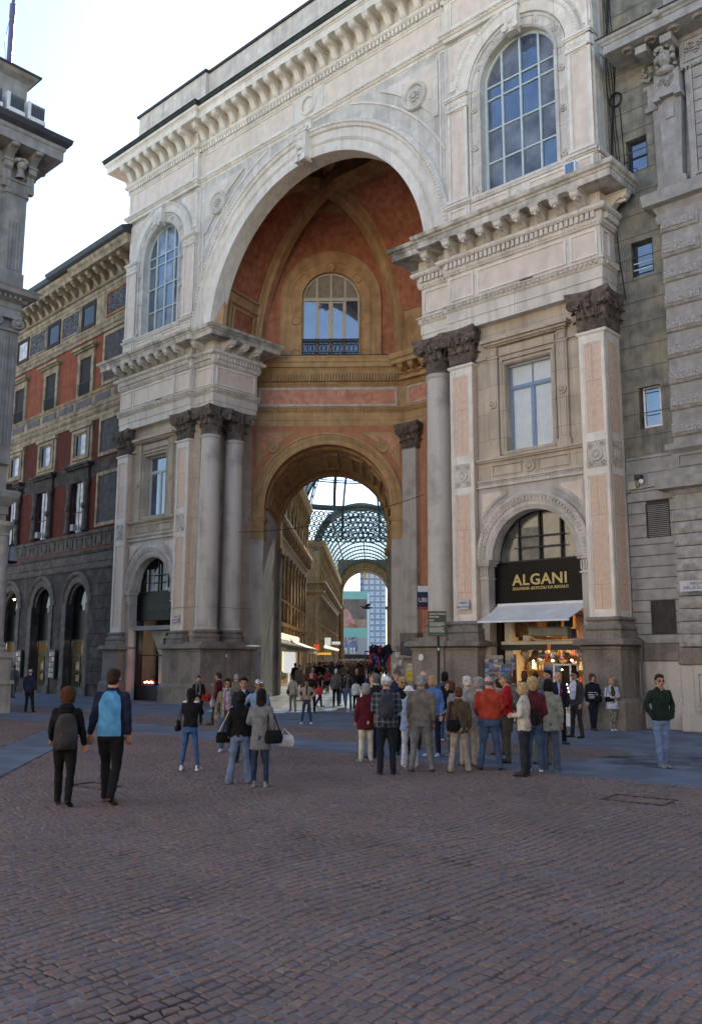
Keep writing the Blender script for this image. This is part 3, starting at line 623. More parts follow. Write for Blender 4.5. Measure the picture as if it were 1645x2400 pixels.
# keystone of the great arch with figure-like carving
m = M().prism([(-.24, 23.0), (.24, 23.0), (.32, 24.3), (-.32, 24.3)], .02, .5).box(-.38, .38, -.02, .5, 24.28, 24.38).prism([(-.42, 24.4), (.42, 24.4), (.42, 24.78), (-.42, 24.78)], .2, .5).ycyl(-.22, 23.08, .14, -.06, .3, 14).ycyl(.22, 23.08, .14, -.06, .3, 14)
m.ell((0, -.02, 24.02), (.11, .1, .14), 8, 6).ell((0, -.03, 23.7), (.16, .1, .22), 8, 6).ell((-.17, 0, 23.62), (.06, .07, .22), 6, 5).ell((.17, 0, 23.62), (.06, .07, .22), 6, 5).ell((0, -.02, 23.3), (.19, .08, .1), 8, 5).ell((0, .12, 24.6), (.1, .08, .13), 7, 5).ell((-.2, .14, 24.55), (.12, .06, .06), 6, 4).ell((.2, .14, 24.55), (.12, .06, .06), 6, 4)
m.build('keystone', [MARBLEW], AR, 45)
# strip pilasters at the step of the facade
for s in (-1, 1):
    xa, xb = sorted((s*7.1, s*7.45)); M().frame(xa, xb, 17.1, 24.7, YC-.04, YC+.01, .07).build('strip_border', [MARBLEW], GH)
# ---- top entablature
PT = [(-13.4, 2.4), (-13.4, YU), (-7.5, YU), (-7.5, YC), (7.5, YC), (7.5, YU), (13.4, YU), (13.4, 2.4)]
te = M().sweep(PT, [(-.5, 24.8), (.02, 24.8), (.05, 24.86), (.05, 24.9), (.12, 24.94), (.14, 25.0), (.2, 25.04), (.2, 25.12), (-.5, 25.14)]).sweep(PT, [(-.5, 25.14), (0, 25.14), (0, 26.4), (.05, 26.44), (.05, 26.5), (-.5, 26.5)]).sweep(PT, [(-.5, 26.5), (.06, 26.5), (.06, 26.72), (.16, 26.74), (.22, 26.8), (.22, 26.9), (-.5, 26.92)]).sweep(PT, [(-.5, 26.92), (.05, 26.92), (.05, 27.66), (-.5, 27.66)])
te = te.build('top_entablature', [MARBLEW], GH, 30)
M().sweep(PT, [(-.5, 27.66), (.9, 27.66), (.9, 27.95), (.94, 27.97), (.94, 28.02), (1.0, 28.05), (1.04, 28.12), (1.04, 28.16), (-.5, 28.2)]).build('corona', [MARBLEW], te, 30)
M().sweep(PT, [(-.3, 28.16), (1.0, 28.17), (1.06, 28.22), (1.1, 28.34), (1.15, 28.38), (1.1, 28.42), (-.3, 28.5)]).build('gutter', [COPPER], te, 30)
PP = [(-13.2, 3.2), (-13.2, .5), (-7.4, .5), (-7.4, .7), (7.4, .7), (7.4, .5), (13.2, .5), (13.2, 3.2)]
M().sweep(PP, [(-.4, 28.5), (0, 28.5), (0, 31.0), (-.4, 31.0)]).build('parapet', [GREYM], te); M().sweep(PP, [(-.5, 31.0), (.1, 31.0), (.12, 31.1), (-.5, 31.15)]).build('parapet_coping', [ROOFD], te)
m = M(); boxrow(m, PT, .06, .17, 26.53, 26.72, .2, .12); tag(m.build('dentil_row', [MARBLEW], te, None, False), kind='stuff')
m = M(); beadrow(m, PT, .2, 26.85, .17, (.06, .05, .055)); beadrow(m, PT, .17, 25.04, .19, (.05, .05, .07)); beadrow(m, PT, 0.99, 28.07, .22, (.09, .04, .05)); tag(m.build('bead_row', [MARBLEW], te, 60, False), kind='stuff')
def fnb(p, a): inst('cornice_bracket', ME_BR, te, (p.x, p.y, 27.66), a)
along(PT, .05, .745, fnb, .1)
for xa, xb, y in ((-13.2, -7.8, YU), (7.8, 13.2, YU), (-7.2, -.9, YC), (.9, 7.2, YC)): panel(te, xa, xb, 25.26, 26.34, y, bw=.05)
M().ycyl(0, 25.8, [(.34, .41), (.38, .37), (.44, .37), (.48, .41), (.48, .5)], 0, 0, 32).build('round_moulding', [MARBLEW], te, 40)
# ---- body behind
b_ = M().box(-13.35, -12.9, 1.25, 4.5, 0, 28.3).box(12.9, 13.35, 1.25, 11.5, 0, 28.3).box(-1.8, 13.35, 9.6, 10.0, 13.5, 28.3).box(-13.0, 13.0, .9, 10.0, 28.45, 28.6).box(-12.9, -7.5, 3.2, 3.5, 0, 24).box(7.5, 12.9, 3.2, 3.5, 0, 24).box(-13.0, -7.3, .85, 3.3, 16.2, 17.0).box(7.3, 13.0, .85, 3.3, 16.2, 17.0).box(-13, -7.5, 1.2, 1.25, 13, 28.3).box(7.5, 13, 1.2, 1.25, 13, 28.3).box(-7.5, 7.5, 1.2, 1.25, 24.8, 28.3)
b_.build('rear_wall', [BEIGE], GH)
for c in (-10.465, 10.465): M().box(c-2.4, c+2.4, 1.12, 1.3, 8.0, 24.6).build('dark_room', [DARKIN], GH) if False else None
# ================================================================== vestibule behind the great arch (parts of the same building)
PA = math.atan2(.6575, .7535); TP = Matrix.Translation((-4.675, 6.61, 0)) @ Matrix.Rotation(PA, 4, 'Z')
POG = empty('inner_portal', (-4.675, 6.61, 0), PA, parent=GH)     # a part: x along the portal, y inwards
pw = M().archwall(-4.2, 3.8, 8.85, 13.45, 0, 9.4, 3.15, 0, .7, n=44).build('portal_wall', [SALMON], POG)
for xa, xb in ((-4.2, -3.12), (3.12, 3.95)):
    M().box(xa, xb, -.03, .9, 0, 7.75).build('portal_pier', [GRANITE], POG)
    m = M().box(xa-.02, xb+.02, -.06, .92, 7.75, 7.85).box(xa, xb, -.04, .9, 7.85, 8.3).box(xa-.03, xb+.03, -.08, .94, 8.3, 8.38).box(xa-.0, xb+.0, -.05, .9, 8.38, 8.66).box(xa-.06, xb+.06, -.12, .98, 8.66, 8.76).box(xa-.1, xb+.1, -.17, 1.0, 8.76, 8.85)
    m.build('impost', [OCHREL], POG)
m = M().arc(0, 9.4, [(3.1, .05), (3.1, -.03), (3.2, -.07), (3.24, -.04), (3.3, -.04), (3.55, -.06), (3.6, -.12), (3.68, -.12), (3.7, .02)], n=56)
for s in (-1, 1): xa, xb = sorted((s*3.1, s*3.68)); m.box(xa, xb, -.06, .02, 8.85, 9.4)
pa = m.build('portal_archivolt', [OCHREL], POG, 35)
q = M()
for k in range(120): a = PI*(k+.5)/120; q.add(M().box(-.018, .018, -.1, -.04, -.09, .09), Matrix.Translation((3.43*math.cos(a), 0, 9.4+3.43*math.sin(a))) @ Matrix.Rotation(PI/2-a, 4, 'Y'))
tag(q.build('portal_flutes', [OCHREL], pa, None, False), kind='stuff')
for s in (-1, 1):
    def tri(R_, xo, zo): 
        P = []
        for k in range(30):
            a = math.radians(22+k*2.1); x, z = R_*math.cos(a), 9.4+R_*math.sin(a)
            if x < xo and z < zo: P.append((s*x, z))
        return P+[(P[-1][0], zo), (s*xo, zo), (s*xo, P[0][1])]
    a = M().prism(tri(4.02, 3.55, 13.1), -.03, .02).build('spandrel_border', [OCHREL], POG); M().prism(tri(4.2, 3.4, 12.95), -.045, .0).build('spandrel_panel', [ROSE], a)
    M().ycyl(s*2.72, 12.38, [(0, -.12), (.1, -.1), (.12, -.06), (.2, -.09), (.24, -.06), (.3, -.09), (.34, -.02)], 0, 0, 24).build('roundel', [OCHREL], a, 40)
# passage under the portal
m = M().arc(0, 9.4, [(3.15, .7), (3.15, 7.6), (3.6, 7.6), (3.6, .7)], n=40)
pg = m.build('passage', [OCHRE], POG, 30)
for s in (-1, 1): xa, xb = sorted((s*3.15, s*4.0)); M().box(xa, xb, .92, 7.4, 0, 9.4).build('passage_wall', [GRANITE], pg)
m = M().arc(0, 9.4, [(2.98, 6.4), (2.98, 7.5), (3.16, 7.5), (3.16, 6.4)], n=40); M().arc(0, 9.4, [(3.03, .75), (3.03, 1.3), (3.16, 1.3), (3.16, .75)], n=40).build('soffit_arch', [OCHRE], pg, 30)
for s in (-1, 1): xa, xb = sorted((s*2.98, s*3.2)); m.box(xa, xb, 6.4, 7.5, 8.0, 9.4); xa, xb = sorted((s*2.85, s*3.25)); m.box(xa, xb, 6.3, 7.6, 7.8, 8.1)
m.build('soffit_arch', [OCHRE], pg, 30)
for k in range(7):
    a0_ = PI*(k+.22)/7; a1_ = PI*(k+.78)/7; m = M()
    m.arc(0, 9.4, [(3.02, 1.9), (3.02, 2.15), (3.16, 2.15), (3.16, 1.9)], a0_, a1_, 6).arc(0, 9.4, [(3.02, 5.4), (3.02, 5.65), (3.16, 5.65), (3.16, 5.4)], a0_, a1_, 6)
    for b0 in (a0_, a1_-.06): m.arc(0, 9.4, [(3.02, 2.15), (3.02, 5.4), (3.16, 5.4), (3.16, 2.15)], b0, b0+.06, 2)
    m.build('coffer', [OCHREL], pg)
for s in (-1, 1): xa, xb = sorted((s*2.98, s*3.15)); M().box(xa, xb, 6.3, 7.5, 0, 8.0).build('passage_pilaster', [PLINTH], pg)
# ochre entablature round the vestibule
PV = POR
ve = M()
for k_ in ('arch', 'bead', 'frieze'): ve.sweep(PV, ENT[k_])
ve = ve.build('vestibule_entablature', [OCHREL], GH, 30)
m = M().sweep(PV, [(-.5, 15.5), (.06, 15.5), (.08, 15.62), (.1, 15.66), (.14, 15.9), (.24, 16.15), (.42, 16.34), (-.5, 16.36)]).sweep(PV, [(-.5, 16.36), (.46, 16.36), (.46, 16.58), (.52, 16.62), (.56, 16.78), (.6, 16.82), (.6, 16.9), (-.5, 16.95)]); m.build('cove_cornice', [OCHREL], ve, 30)
M().sweep(PV, [(-.5, 16.9), (.62, 16.9), (.62, 16.94), (-.5, 16.97)]).build('lead_flashing', [ROOFD], ve)
m = M(); beadrow(m, PV, .13, 14.25, .16, (.065, .05, .07)); boxrow(m, PV[:2], .06, .3, 15.68, 16.1, .14, .07); beadrow(m, PV, .1, 15.58, .12, (.04, .03, .04)); tag(m.build('fluting', [OCHREL], ve, None, False), kind='stuff')
m = M().sweep([(-1.75, 9.0), (1.81, 9.0), (8.2, 3.4)], [(.0, 16.3), (1.0, 16.3), (1.0, 16.5), (1.1, 16.55), (1.15, 16.8), (0, 16.86)]).sweep([(-1.75, 9.0), (1.81, 9.0), (8.2, 3.4)], [(0, 15.7), (.3, 15.7), (.3, 15.92), (.42, 15.95), (.42, 16.05), (.2, 16.1), (.2, 16.3), (0, 16.3)]); mc = m.build('bracketed_cornice', [OCHREL], ve, 30)
def fn(p, a): inst('modillion', ME_MODO, mc, (p.x, p.y, 16.3), a)
along([(-1.75, 9.0), (1.81, 9.0), (8.2, 3.4)], .2, .72, fn, .1)
a = M().add(M().frame(-3.5, 3.45, 14.45, 15.4, -.05, .02, .1), TP).build('panel_border', [GREYM], ve); M().add(M().box(-3.4, 3.35, -.02, .02, 14.55, 15.3), TP).build('panel', [ROSE], a)
panel(ve, -1.6, 1.6, 14.5, 15.4, 9.11, ROSE, GREYM)
# lower walls of the vestibule
M().box(-1.9, 1.9, 9.1, 9.5, 0, 13.4).build('back_wall', [SALMON], GH)
P_ = [(1.81, 9.11), (7.6, 3.9)]; M().sweep(P_, [(-.4, 0), (0, 0), (0, 13.4), (-.4, 13.4)]).build('back_wall', [SALMON], GH)
M().box(7.1, 7.5, 3.1, 4.5, 0, 26).build('side_wall', [BEIGE], GH); M().box(-7.9, -7.5, 3.1, 4.3, 0, 13.4).build('side_wall', [BEIGE], GH)
for x in (-1.3, 1.3):
    p = M().box(x-.42, x+.42, 8.8, 9.12, 3.2, 12.2).build('pilaster', [GRANITE], GH); inst('pilaster_capital', ME_CAPP, p, (x, 9.1, 12.12))
    M().box(x-.55, x+.55, 8.55, 9.12, 0, 2.6).box(x-.62, x+.62, 8.45, 9.12, 2.45, 2.6).box(x-.52, x+.52, 8.65, 9.12, 2.6, 3.2).build('plinth', [PLINTH], p)
# vault: ribs and webs
ZB = 16.9
def rib(Pa, Pb, H, n=36):
    L_ = []
    for i in range(n+1):
        s = .5-.5*math.cos(PI*i/n); L_.append((Pa[0]+(Pb[0]-Pa[0])*s, Pa[1]+(Pb[1]-Pa[1])*s, ZB+H*math.sqrt(max(0, 1-(2*s-1)**2))))
    return L_
def ribsweep(pts, Pa, Pb, hw, dep, drop):
    d = Vector((Pb[0]-Pa[0], Pb[1]-Pa[1], 0)).normalized(); nrm = Vector((d.y, -d.x, 0)); m = M(); cen = Vector(((Pa[0]+Pb[0])/2, (Pa[1]+Pb[1])/2, ZB)); rings = []
    for i, p in enumerate(pts):
        p = Vector(p); t = (Vector(pts[min(len(pts)-1, i+1)])-Vector(pts[max(0, i-1)])).normalized(); inn = (t.cross(nrm)).normalized()
        if inn.dot(cen-p) < 0: inn = -inn
        rings.append([p+nrm*a+inn*b_ for a, b_ in ((-hw, -dep), (-hw, drop*.5), (-hw*.78, drop*.62), (-hw*.7, drop), (hw*.7, drop), (hw*.78, drop*.62), (hw, drop*.5), (hw, -dep))])
    k = len(rings[0]); vs = [tuple(p) for r in rings for p in r]; fs = []
    for i in range(len(rings)-1):
        for q in range(k): fs.append((i*k+q, (i+1)*k+q, (i+1)*k+(q+1) % k, i*k+(q+1) % k))
    return m.vf(vs, fs)
RA, RB, RC, RQ = (-6.5, 1.0), (-7.35, 4.2), (-1.9, 9.0), (6.1, 8.7)
R1 = (RC, RA, 8.6); R2 = (RB, RQ, 9.47); R3 = ((1.9, 9.0), (6.5, 1.0), 8.6)
for a_, b_, h in (R1, R2, R3): ribsweep(rib(a_, b_, h), a_, b_, .34, .3, .3).build('vault_rib', [OCHRE], GH, 30)
def rp(R, z, far):   # point of a rib at height z on its near (0) or far (1) side
    f_ = .5*math.sqrt(max(0, 1-((z-ZB)/R[2])**2)); s = .5+f_ if far else .5-f_
    return Vector((R[0][0]+(R[1][0]-R[0][0])*s, R[0][1]+(R[1][1]-R[0][1])*s, z))
def lun(z, s):       # edge of the lunette on the portal plane
    return TP @ Vector((s*3.85*math.sqrt(max(0, 1-((z-ZB)/8.6)**2)), .02, z))
def web(fa, fb, z0, z1, name, mt, t0=0, t1=1, off=(0, 0, 0), n=26):
    vs = []; fs = []
    for i in range(n+1):
        u = i/n; z = z0+(z1-z0)*math.sin(u*PI/2); a = fa(z); b_ = fb(z)
        for t in (t0, (t0+t1)/2, t1): vs.append(tuple(a.lerp(b_, t)+Vector(off)))
    for i in range(n):
        for j in range(2): fs.append((i*3+j, i*3+j+1, i*3+j+4, i*3+j+3))
    o = M().vf(vs, fs).build(name, [mt], GH, 40); return o
jw = web(lambda z: rp(R1, z, 1), lambda z: rp(R2, z, 0), ZB, 25.49, 'vault_web', OCHRE)
web(lambda z: rp(R1, z, 1), lambda z: rp(R2, z, 0), 19.6, 25.0, 'vault_panel', REDP, .1, .86, (.05, .0, -.03)).parent = jw
web(lambda z: rp(R1, z, 1), lambda z: rp(R2, z, 0), 17.3, 18.8, 'vault_panel', REDP, .3, .8, (.05, .0, 0)).parent = jw
q = M(); fr_ = lambda z, t: tuple(rp(R1, z, 1).lerp(rp(R2, z, 0), t)+Vector((.08, 0, 0)))
for pts in ([fr_(17.3, .3), fr_(18.8, .3), fr_(18.8, .8), fr_(17.3, .8), fr_(17.3, .3)], [fr_(17.1, .2), fr_(19.05, .2), fr_(19.05, .9), fr_(17.1, .9), fr_(17.1, .2)], [fr_(z, .1) for z in (19.6, 20.5, 21.5, 22.5, 23.5, 24.5)], [fr_(z, .86) for z in (19.6, 20.5, 21.5, 22.5, 23.5, 24.5)], [fr_(19.6, .1), fr_(19.6, .86)]): q.tube(pts, .06, 5)
q.build('web_moulding', [OCHREL], jw)
web(lambda z: rp(R2, z, 0), lambda z: lun(z, -1), ZB, 25.49, 'vault_web', OCHRE); web(lambda z: lun(z, 1), lambda z: rp(R1, z, 0), ZB, 25.49, 'vault_web', OCHRE)
bw_ = web(lambda z: rp(R1, z, 0), lambda z: rp(R3, z, 0), ZB, 25.49, 'vault_web', OCHRE)
web(lambda z: rp(R1, z, 0), lambda z: rp(R3, z, 0), 19.3, 25.2, 'vault_panel', REDP, .1, .9, (0, -.06, -.03)).parent = bw_
sw_ = web(lambda z: rp(R3, z, 0)+Vector((3.5, -2, 0)), lambda z: rp(R3, z, 1), ZB, 25.49, 'vault_web', OCHRE)
web(lambda z: rp(R3, z, 0), lambda z: rp(R3, z, 1)+Vector((1.5, .5, 0)), ZB, 25.4, 'vault_web', REDP)
lw = M(); P = [(-4.4, 16.9), (4.0, 16.9)]+[(4.0*math.sqrt(max(0, 1-((z-ZB)/8.9)**2)), z) for z in [17+.45*i for i in range(20)]]+[(-4.0*math.sqrt(max(0, 1-((z-ZB)/8.9)**2)), z) for z in [25.55-.45*i for i in range(20)]]
WC = .1
m = M().archwall(-4.2, 4.1, 16.9, 26.2, WC, 20.1, 1.45, 0, .3, zb=17.0, n=30); m.build('lunette_wall', [REDP], POG)
m = M().arc(WC, 20.1, [(1.45, -.06), (2.5, -.06), (2.5, -.1), (2.56, -.1), (2.56, .02), (1.45, .02)], n=44)
for s in (-1, 1):
    xa, xb = sorted((WC+s*1.45, WC+s*2.5)); m.box(xa, xb, -.06, .02, 16.95, 20.1); xa, xb = sorted((WC+s*2.5, WC+s*2.56)); m.box(xa, xb, -.1, .02, 16.95, 20.1)
m.box(WC-1.45, WC+1.45, -.05, .02, 16.95, 17.1); wf = m.build('lunette_frame', [OCHRE], POG, 40)
m = M().arc(WC, 20.1, [(1.46, -.06), (1.46, -.1), (1.52, -.1), (1.52, -.06)], n=44).arc(WC, 20.1, [(1.98, -.06), (1.98, -.1), (2.04, -.1), (2.04, -.06)], n=44)
for s in (-1, 1):
    for r_ in (1.46, 1.98): xa, xb = sorted((WC+s*r_, WC+s*(r_+.06))); m.box(xa, xb, -.1, -.06, 16.95, 20.1)
    for z in (17.2, 18.95): m.ycyl(WC+s*1.75, z, [(.17, -.06), (.19, -.11), (.24, -.11), (.26, -.06)], 0, 0, 20)
for a in (40, 90, 140): m.ycyl(WC+1.75*math.cos(math.radians(a)), 20.1+1.75*math.sin(math.radians(a)), [(.17, -.06), (.2, -.12), (.26, -.12), (.28, -.06)], 0, 0, 22)
m.build('frame_moulding', [OCHRE], wf, 40)
wn = M().arc(WC, 20.1, [(1.37, .12), (1.46, .12), (1.46, .2), (1.37, .2)], n=30).box(WC-1.45, WC-1.37, .12, .2, 17.1, 20.1).box(WC+1.37, WC+1.45, .12, .2, 17.1, 20.1).build('window', [WINFC], POG)
m = M().box(WC-1.4, WC+1.4, .09, .2, 20.05, 20.22)
for x in (-.72, 0, .72): m.box(WC+x-.05, WC+x+.05, .1, .2, 17.1, 20.1+math.sqrt(1.38**2-x*x))
for x0_ in (-.67, .05): m.frame(WC+x0_, WC+x0_+.62, 17.15, 20.0, .11, .17, .06)
m.build('glazing_bars', [WINFC], wn)
for xa, xb in ((-1.4, -.72), (-.72, 0), (0, .72), (.72, 1.4)):
    M().box(WC+xa, WC+xb, .15, .17, 17.12, 20.03).build('pane', [GLASS], wn)
    n_ = 5; P = [(WC+xb, 20.22), (WC+xa, 20.22)]+[(WC+xa+(xb-xa)*i/n_, 20.1+math.sqrt(max(0, 1.38**2-(xa+(xb-xa)*i/n_)**2))) for i in range(n_+1)]; M().prism([p for p in P], .15, .17).build('pane', [CREAMV], wn)
# iron balcony rail
m = M().box(WC-1.44, WC+1.44, -.02, .03, 17.94, 17.99).box(WC-1.44, WC+1.44, -.02, .03, 17.78, 17.81).box(WC-1.44, WC+1.44, -.02, .03, 17.12, 17.15).box(WC-1.44, WC+1.44, -.02, .03, 17.26, 17.29)
for k in range(25):
    x = WC-1.4+k*.1165; m.box(x-.012, x+.012, -.01, .01, 17.1, 17.95)
    if k % 2 and k < 24:
        m.tube([(x+.085*math.cos(t), 0, 17.53+.22*math.sin(t)) for t in [j*2*PI/10 for j in range(11)]], .013, 4)
    if k < 24: m.tube([(x+.058+.05*math.cos(t), 0, 17.87+.05*math.sin(t)) for t in [j*2*PI/6 for j in range(7)]], .012, 4); m.tube([(x+.058+.05*math.cos(t), 0, 17.21+.05*math.sin(t)) for t in [j*2*PI/6 for j in range(7)]], .012, 4)
m.build('balcony_rail', [IRON], POG)
# lunette edge band and ceiling
def lband():
    m = M(); prev = None
    for i in range(41):
        a = PI*i/40; z = ZB+8.6*math.sin(a); x = 3.85*math.cos(a); z2 = ZB+8.0*math.sin(a); x2 = 3.5*math.cos(a)
        cur = [(x, -.06, z), (x2, -.06, z2), (x2, .01, z2), (x, .01, z)]
        if prev: m.vf(prev+cur, [(0, 4, 5, 1), (1, 5, 6, 2), (2, 6, 7, 3)])
        prev = cur
    return m
lband().build('wall_arch', [OCHRE], POG, 30)
M().box(-8.2, 8.2, 1.25, 9.6, 26.4, 26.7).build('ceiling', [OCHRE], GH)
M().box(-1.9, 1.9, 9.1, 9.5, 16.9, 26.5).build('upper_back_wall', [REDP], GH)
M().sweep(P_, [(-.4, 16.9), (0, 16.9), (0, 26.5), (-.4, 26.5)]).build('upper_back_wall', [REDP], GH)
M().box(-7.9, -7.45, 1.2, 4.4, 16.2, 26.5).build('upper_side_wall', [OCHRE], GH); M().box(7.5, 7.9, 1.2, 4.4, 16.2, 26.5).build('upper_side_wall', [OCHRE], GH)
for a_, b_, h in (((-3.7, 5.4), (1.2, 1.3), .1),): M().tube([(-3.7, 5.4, 26.2), (-.5, 3.4, 26.25), (2.2, 1.3, 25.2)], .22, 6).build('ridge_rib', [OCHRE], GH)

# ================================================================== the glass-roofed gallery beyond
GA = math.radians(1.43); GO = fw(-4.675, 6.61); GG = empty('glass_roofed_gallery', GO, -GA, 'glass-roofed shopping gallery with golden stone facades seen through the inner arch', 'arcade')
GOLDS = mat('golden_gallery_stone', (.36, .225, .095), .7, .25, 2.2, .4, 12, streak=.7, dirt=(.12, .075, .035), dirts=.6)
GOLDL = mat('pale_gallery_stone', (.44, .30, .145), .7, .2, 2.2, .3, 12, streak=.5, dirt=(.2, .13, .07), dirts=.5)
SKYG = clearglass('roof_glass', (.93, .96, .97), .05); DIMG = clearglass('dimming_roof_glass', (.52, .56, .58), .05)  # second glass is tinted grey to cut the sunlight entering the near vault
def gpath(x, a, b_): return [(x, a), (x, b_)]
def arcade_facade(x, a, b_, name, near):
    pth = gpath(x, a, b_); f = M().sweep(pth, [(-.6, 0), (0, 0), (0, 18.4), (-.6, 18.4)]).build(name, [GOLDS], GG)
    m = M()
    for pr in ([(-.1, 4.3), (.3, 4.3), (.45, 4.55), (-.1, 4.6)], [(-.1, 6.3), (.18, 6.3), (.3, 6.5), (-.1, 6.55)], [(-.1, 10.5), (.2, 10.5), (.2, 11.2), (.5, 11.3), (.5, 11.5), (-.1, 11.6)], [(-.1, 12.1), (.9, 12.3), (1.15, 12.45), (1.15, 12.7), (-.1, 12.8)], [(-.1, 17.4), (.35, 17.4), (.9, 17.9), (1.1, 18.2), (1.1, 18.5), (-.1, 18.6)]): m.sweep(pth, pr)
    m.build('string_course', [GOLDL], f, 30)
    q = M(); n = int((b_-a)/2.2)
    for k in range(n+1):
        y = a+.3+k*2.2; big = k % 2 == 0; d = .34 if big else .2; w_ = .3 if big else .2
        q.box(x-.1, x+d, y-w_, y+w_, 4.6, 6.3).box(x-.1, x+d, y-w_*.9, y+w_*.9, 6.6, 10.2).box(x-.1, x+d+.1, y-w_*1.2, y+w_*1.2, 9.9, 10.5).box(x-.1, x+d, y-w_, y+w_, 0, 4.2)
        q.box(x-.1, x+d+.15, y-w_, y+w_, 12.8, 17.2); q.ell((x+d+.12, y, 15.6), (.28, .26, .9), 7, 5); q.ell((x+d+.2, y, 16.75), (.22, .2, .26), 7, 5); q.box(x-.1, x+.75, y-w_*.8, y+w_*.8, 17.0, 17.9).box(x-.1, x+.95, y-.16, y+.16, 11.6, 12.3)
        q.box(x-.1, x+.6, y-.16+.87, y+.16+.87, 11.6, 12.25).box(x-.1, x+.6, y+.7, y+1.0, 17.3, 17.95)
    tag(q.build('pilaster_row', [GOLDS], f, None, False), kind='stuff')
    m = M()
    for k in range(n):
        y = a+.3+(k+.5)*2.2; T = Matrix.Translation((x, y, 0)) @ Matrix.Rotation(PI/2, 4, 'Z')
        q = M().arc(0, 9.3, [(.42, -.16), (.55, -.16), (.55, .02), (.42, .02)], n=10).box(-.55, -.42, -.14, .02, 6.6, 9.3).box(.42, .55, -.14, .02, 6.6, 9.3).frame(-.42, .42, 13.2, 16.2, -.12, .02, .12); m.add(q, T)
    tag(m.build('window_surround_row', [GOLDL], f, None, False), kind='stuff')
    m = M()
    for k in range(n):
        y = a+.3+(k+.5)*2.2; m.box(x, x+.03, y-.42, y+.42, 6.6, 9.3).box(x, x+.04, y-.3, y+.3, 13.32, 16.08)
    tag(m.build('dark_window_row', [GLASSD], f), kind='stuff')
    f.scale = (1, 1, 1.27)
    return f
AX = 7.6
lf = arcade_facade(-AX, 7.6, 85, 'left_facade', 1)
M().box(-AX-3, -AX-.6, 7.6, 85, 0, 18.2).build('rear_mass', [GOLDS], lf); M().box(-AX, -3.1, 7.45, 7.9, 0, 20).box(3.1, AX+3, 7.45, 7.9, 0, 20).box(-3.6, 3.6, 7.45, 7.9, 12.8, 20).build('portal_rear_wall', [GOLDS], GG)
rf = inst('right_facade', lf.data, GG, scale=(-1, 1, 1))
for ch in list(lf.children): inst(ch.name.split('.')[0], ch.data, rf); 
for ch in rf.children:
    if 'row' in ch.name: ch['kind'] = 'stuff'
# second arm
lf2 = arcade_facade(-AX, 120, 209, 'far_left_facade', None); rf2 = inst('far_right_facade', lf2.data, GG, scale=(-1, 1, 1))
for ch in list(lf2.children):
    c2 = inst(ch.name.split('.')[0], ch.data, rf2)
    if 'row' in ch.name: c2['kind'] = 'stuff'
# octagon corner block facing us
for s in (-1, 1):
    xa, xb, yb = -18, -AX, 119.6; P8 = [(xa, yb), (xb+.1, yb), (xb+.1, yb+3)]
    cb = M().sweep(P8, [(-.5, 0), (0, 0), (0, 23.0), (-.5, 23.0)]).build('octagon_corner_block', [GOLDL], GG); cb.scale = (-s, 1, 1)
    q = M()
    for pr in ([(-.1, 5.6), (.3, 5.6), (.4, 6), (-.1, 6)], [(-.1, 13.4), (.5, 13.7), (.9, 14.0), (.9, 14.3), (-.1, 14.4)], [(-.1, 22), (.5, 22.4), (.9, 23), (.9, 23.4), (-.1, 23.5)], [(-.1, 15.6), (.9, 15.6), (.9, 15.72), (-.1, 15.72)]): q.sweep(P8, pr)
    for k in range(34): q.box(xa+.3+k*.3, xa+.37+k*.3, yb-.88, yb-.82, 14.3, 15.6)
    q.add(M().arc(0, 3.4, [(1.3, -.1), (1.7, -.1), (1.7, .1), (1.3, .1)], n=14), Matrix.Translation((-11.3, yb-.05, 0))); q.box(-10.7, -10.3, yb-.2, yb+.1, 6, 13).box(-12.3, -11.9, yb-.2, yb+.1, 6, 13).box(-8.4, -7.7, yb-.25, yb+.1, 0, 22).frame(-12.1, -10.5, 7, 12, yb-.2, yb+.1, .2)
    q.build('block_moulding', [GOLDL], cb, 30)
    for za, zb in ((7.2, 11.8), (16.4, 20)): M().box(-11.9, -10.7, yb-.08, yb+.1, za, zb).build('dark_window', [GLASSD], cb)
    q = M().box(-12.6, -10.0, yb-.05, yb+.1, 0, 3.5); q.add(M().arc(0, 3.5, [(0.01, -.03), (1.3, -.03), (1.3, .05), (0.01, .05)], n=12), Matrix.Translation((-11.3, yb-.02, 0))); q.build('dark_doorway', [GLASSD], cb)
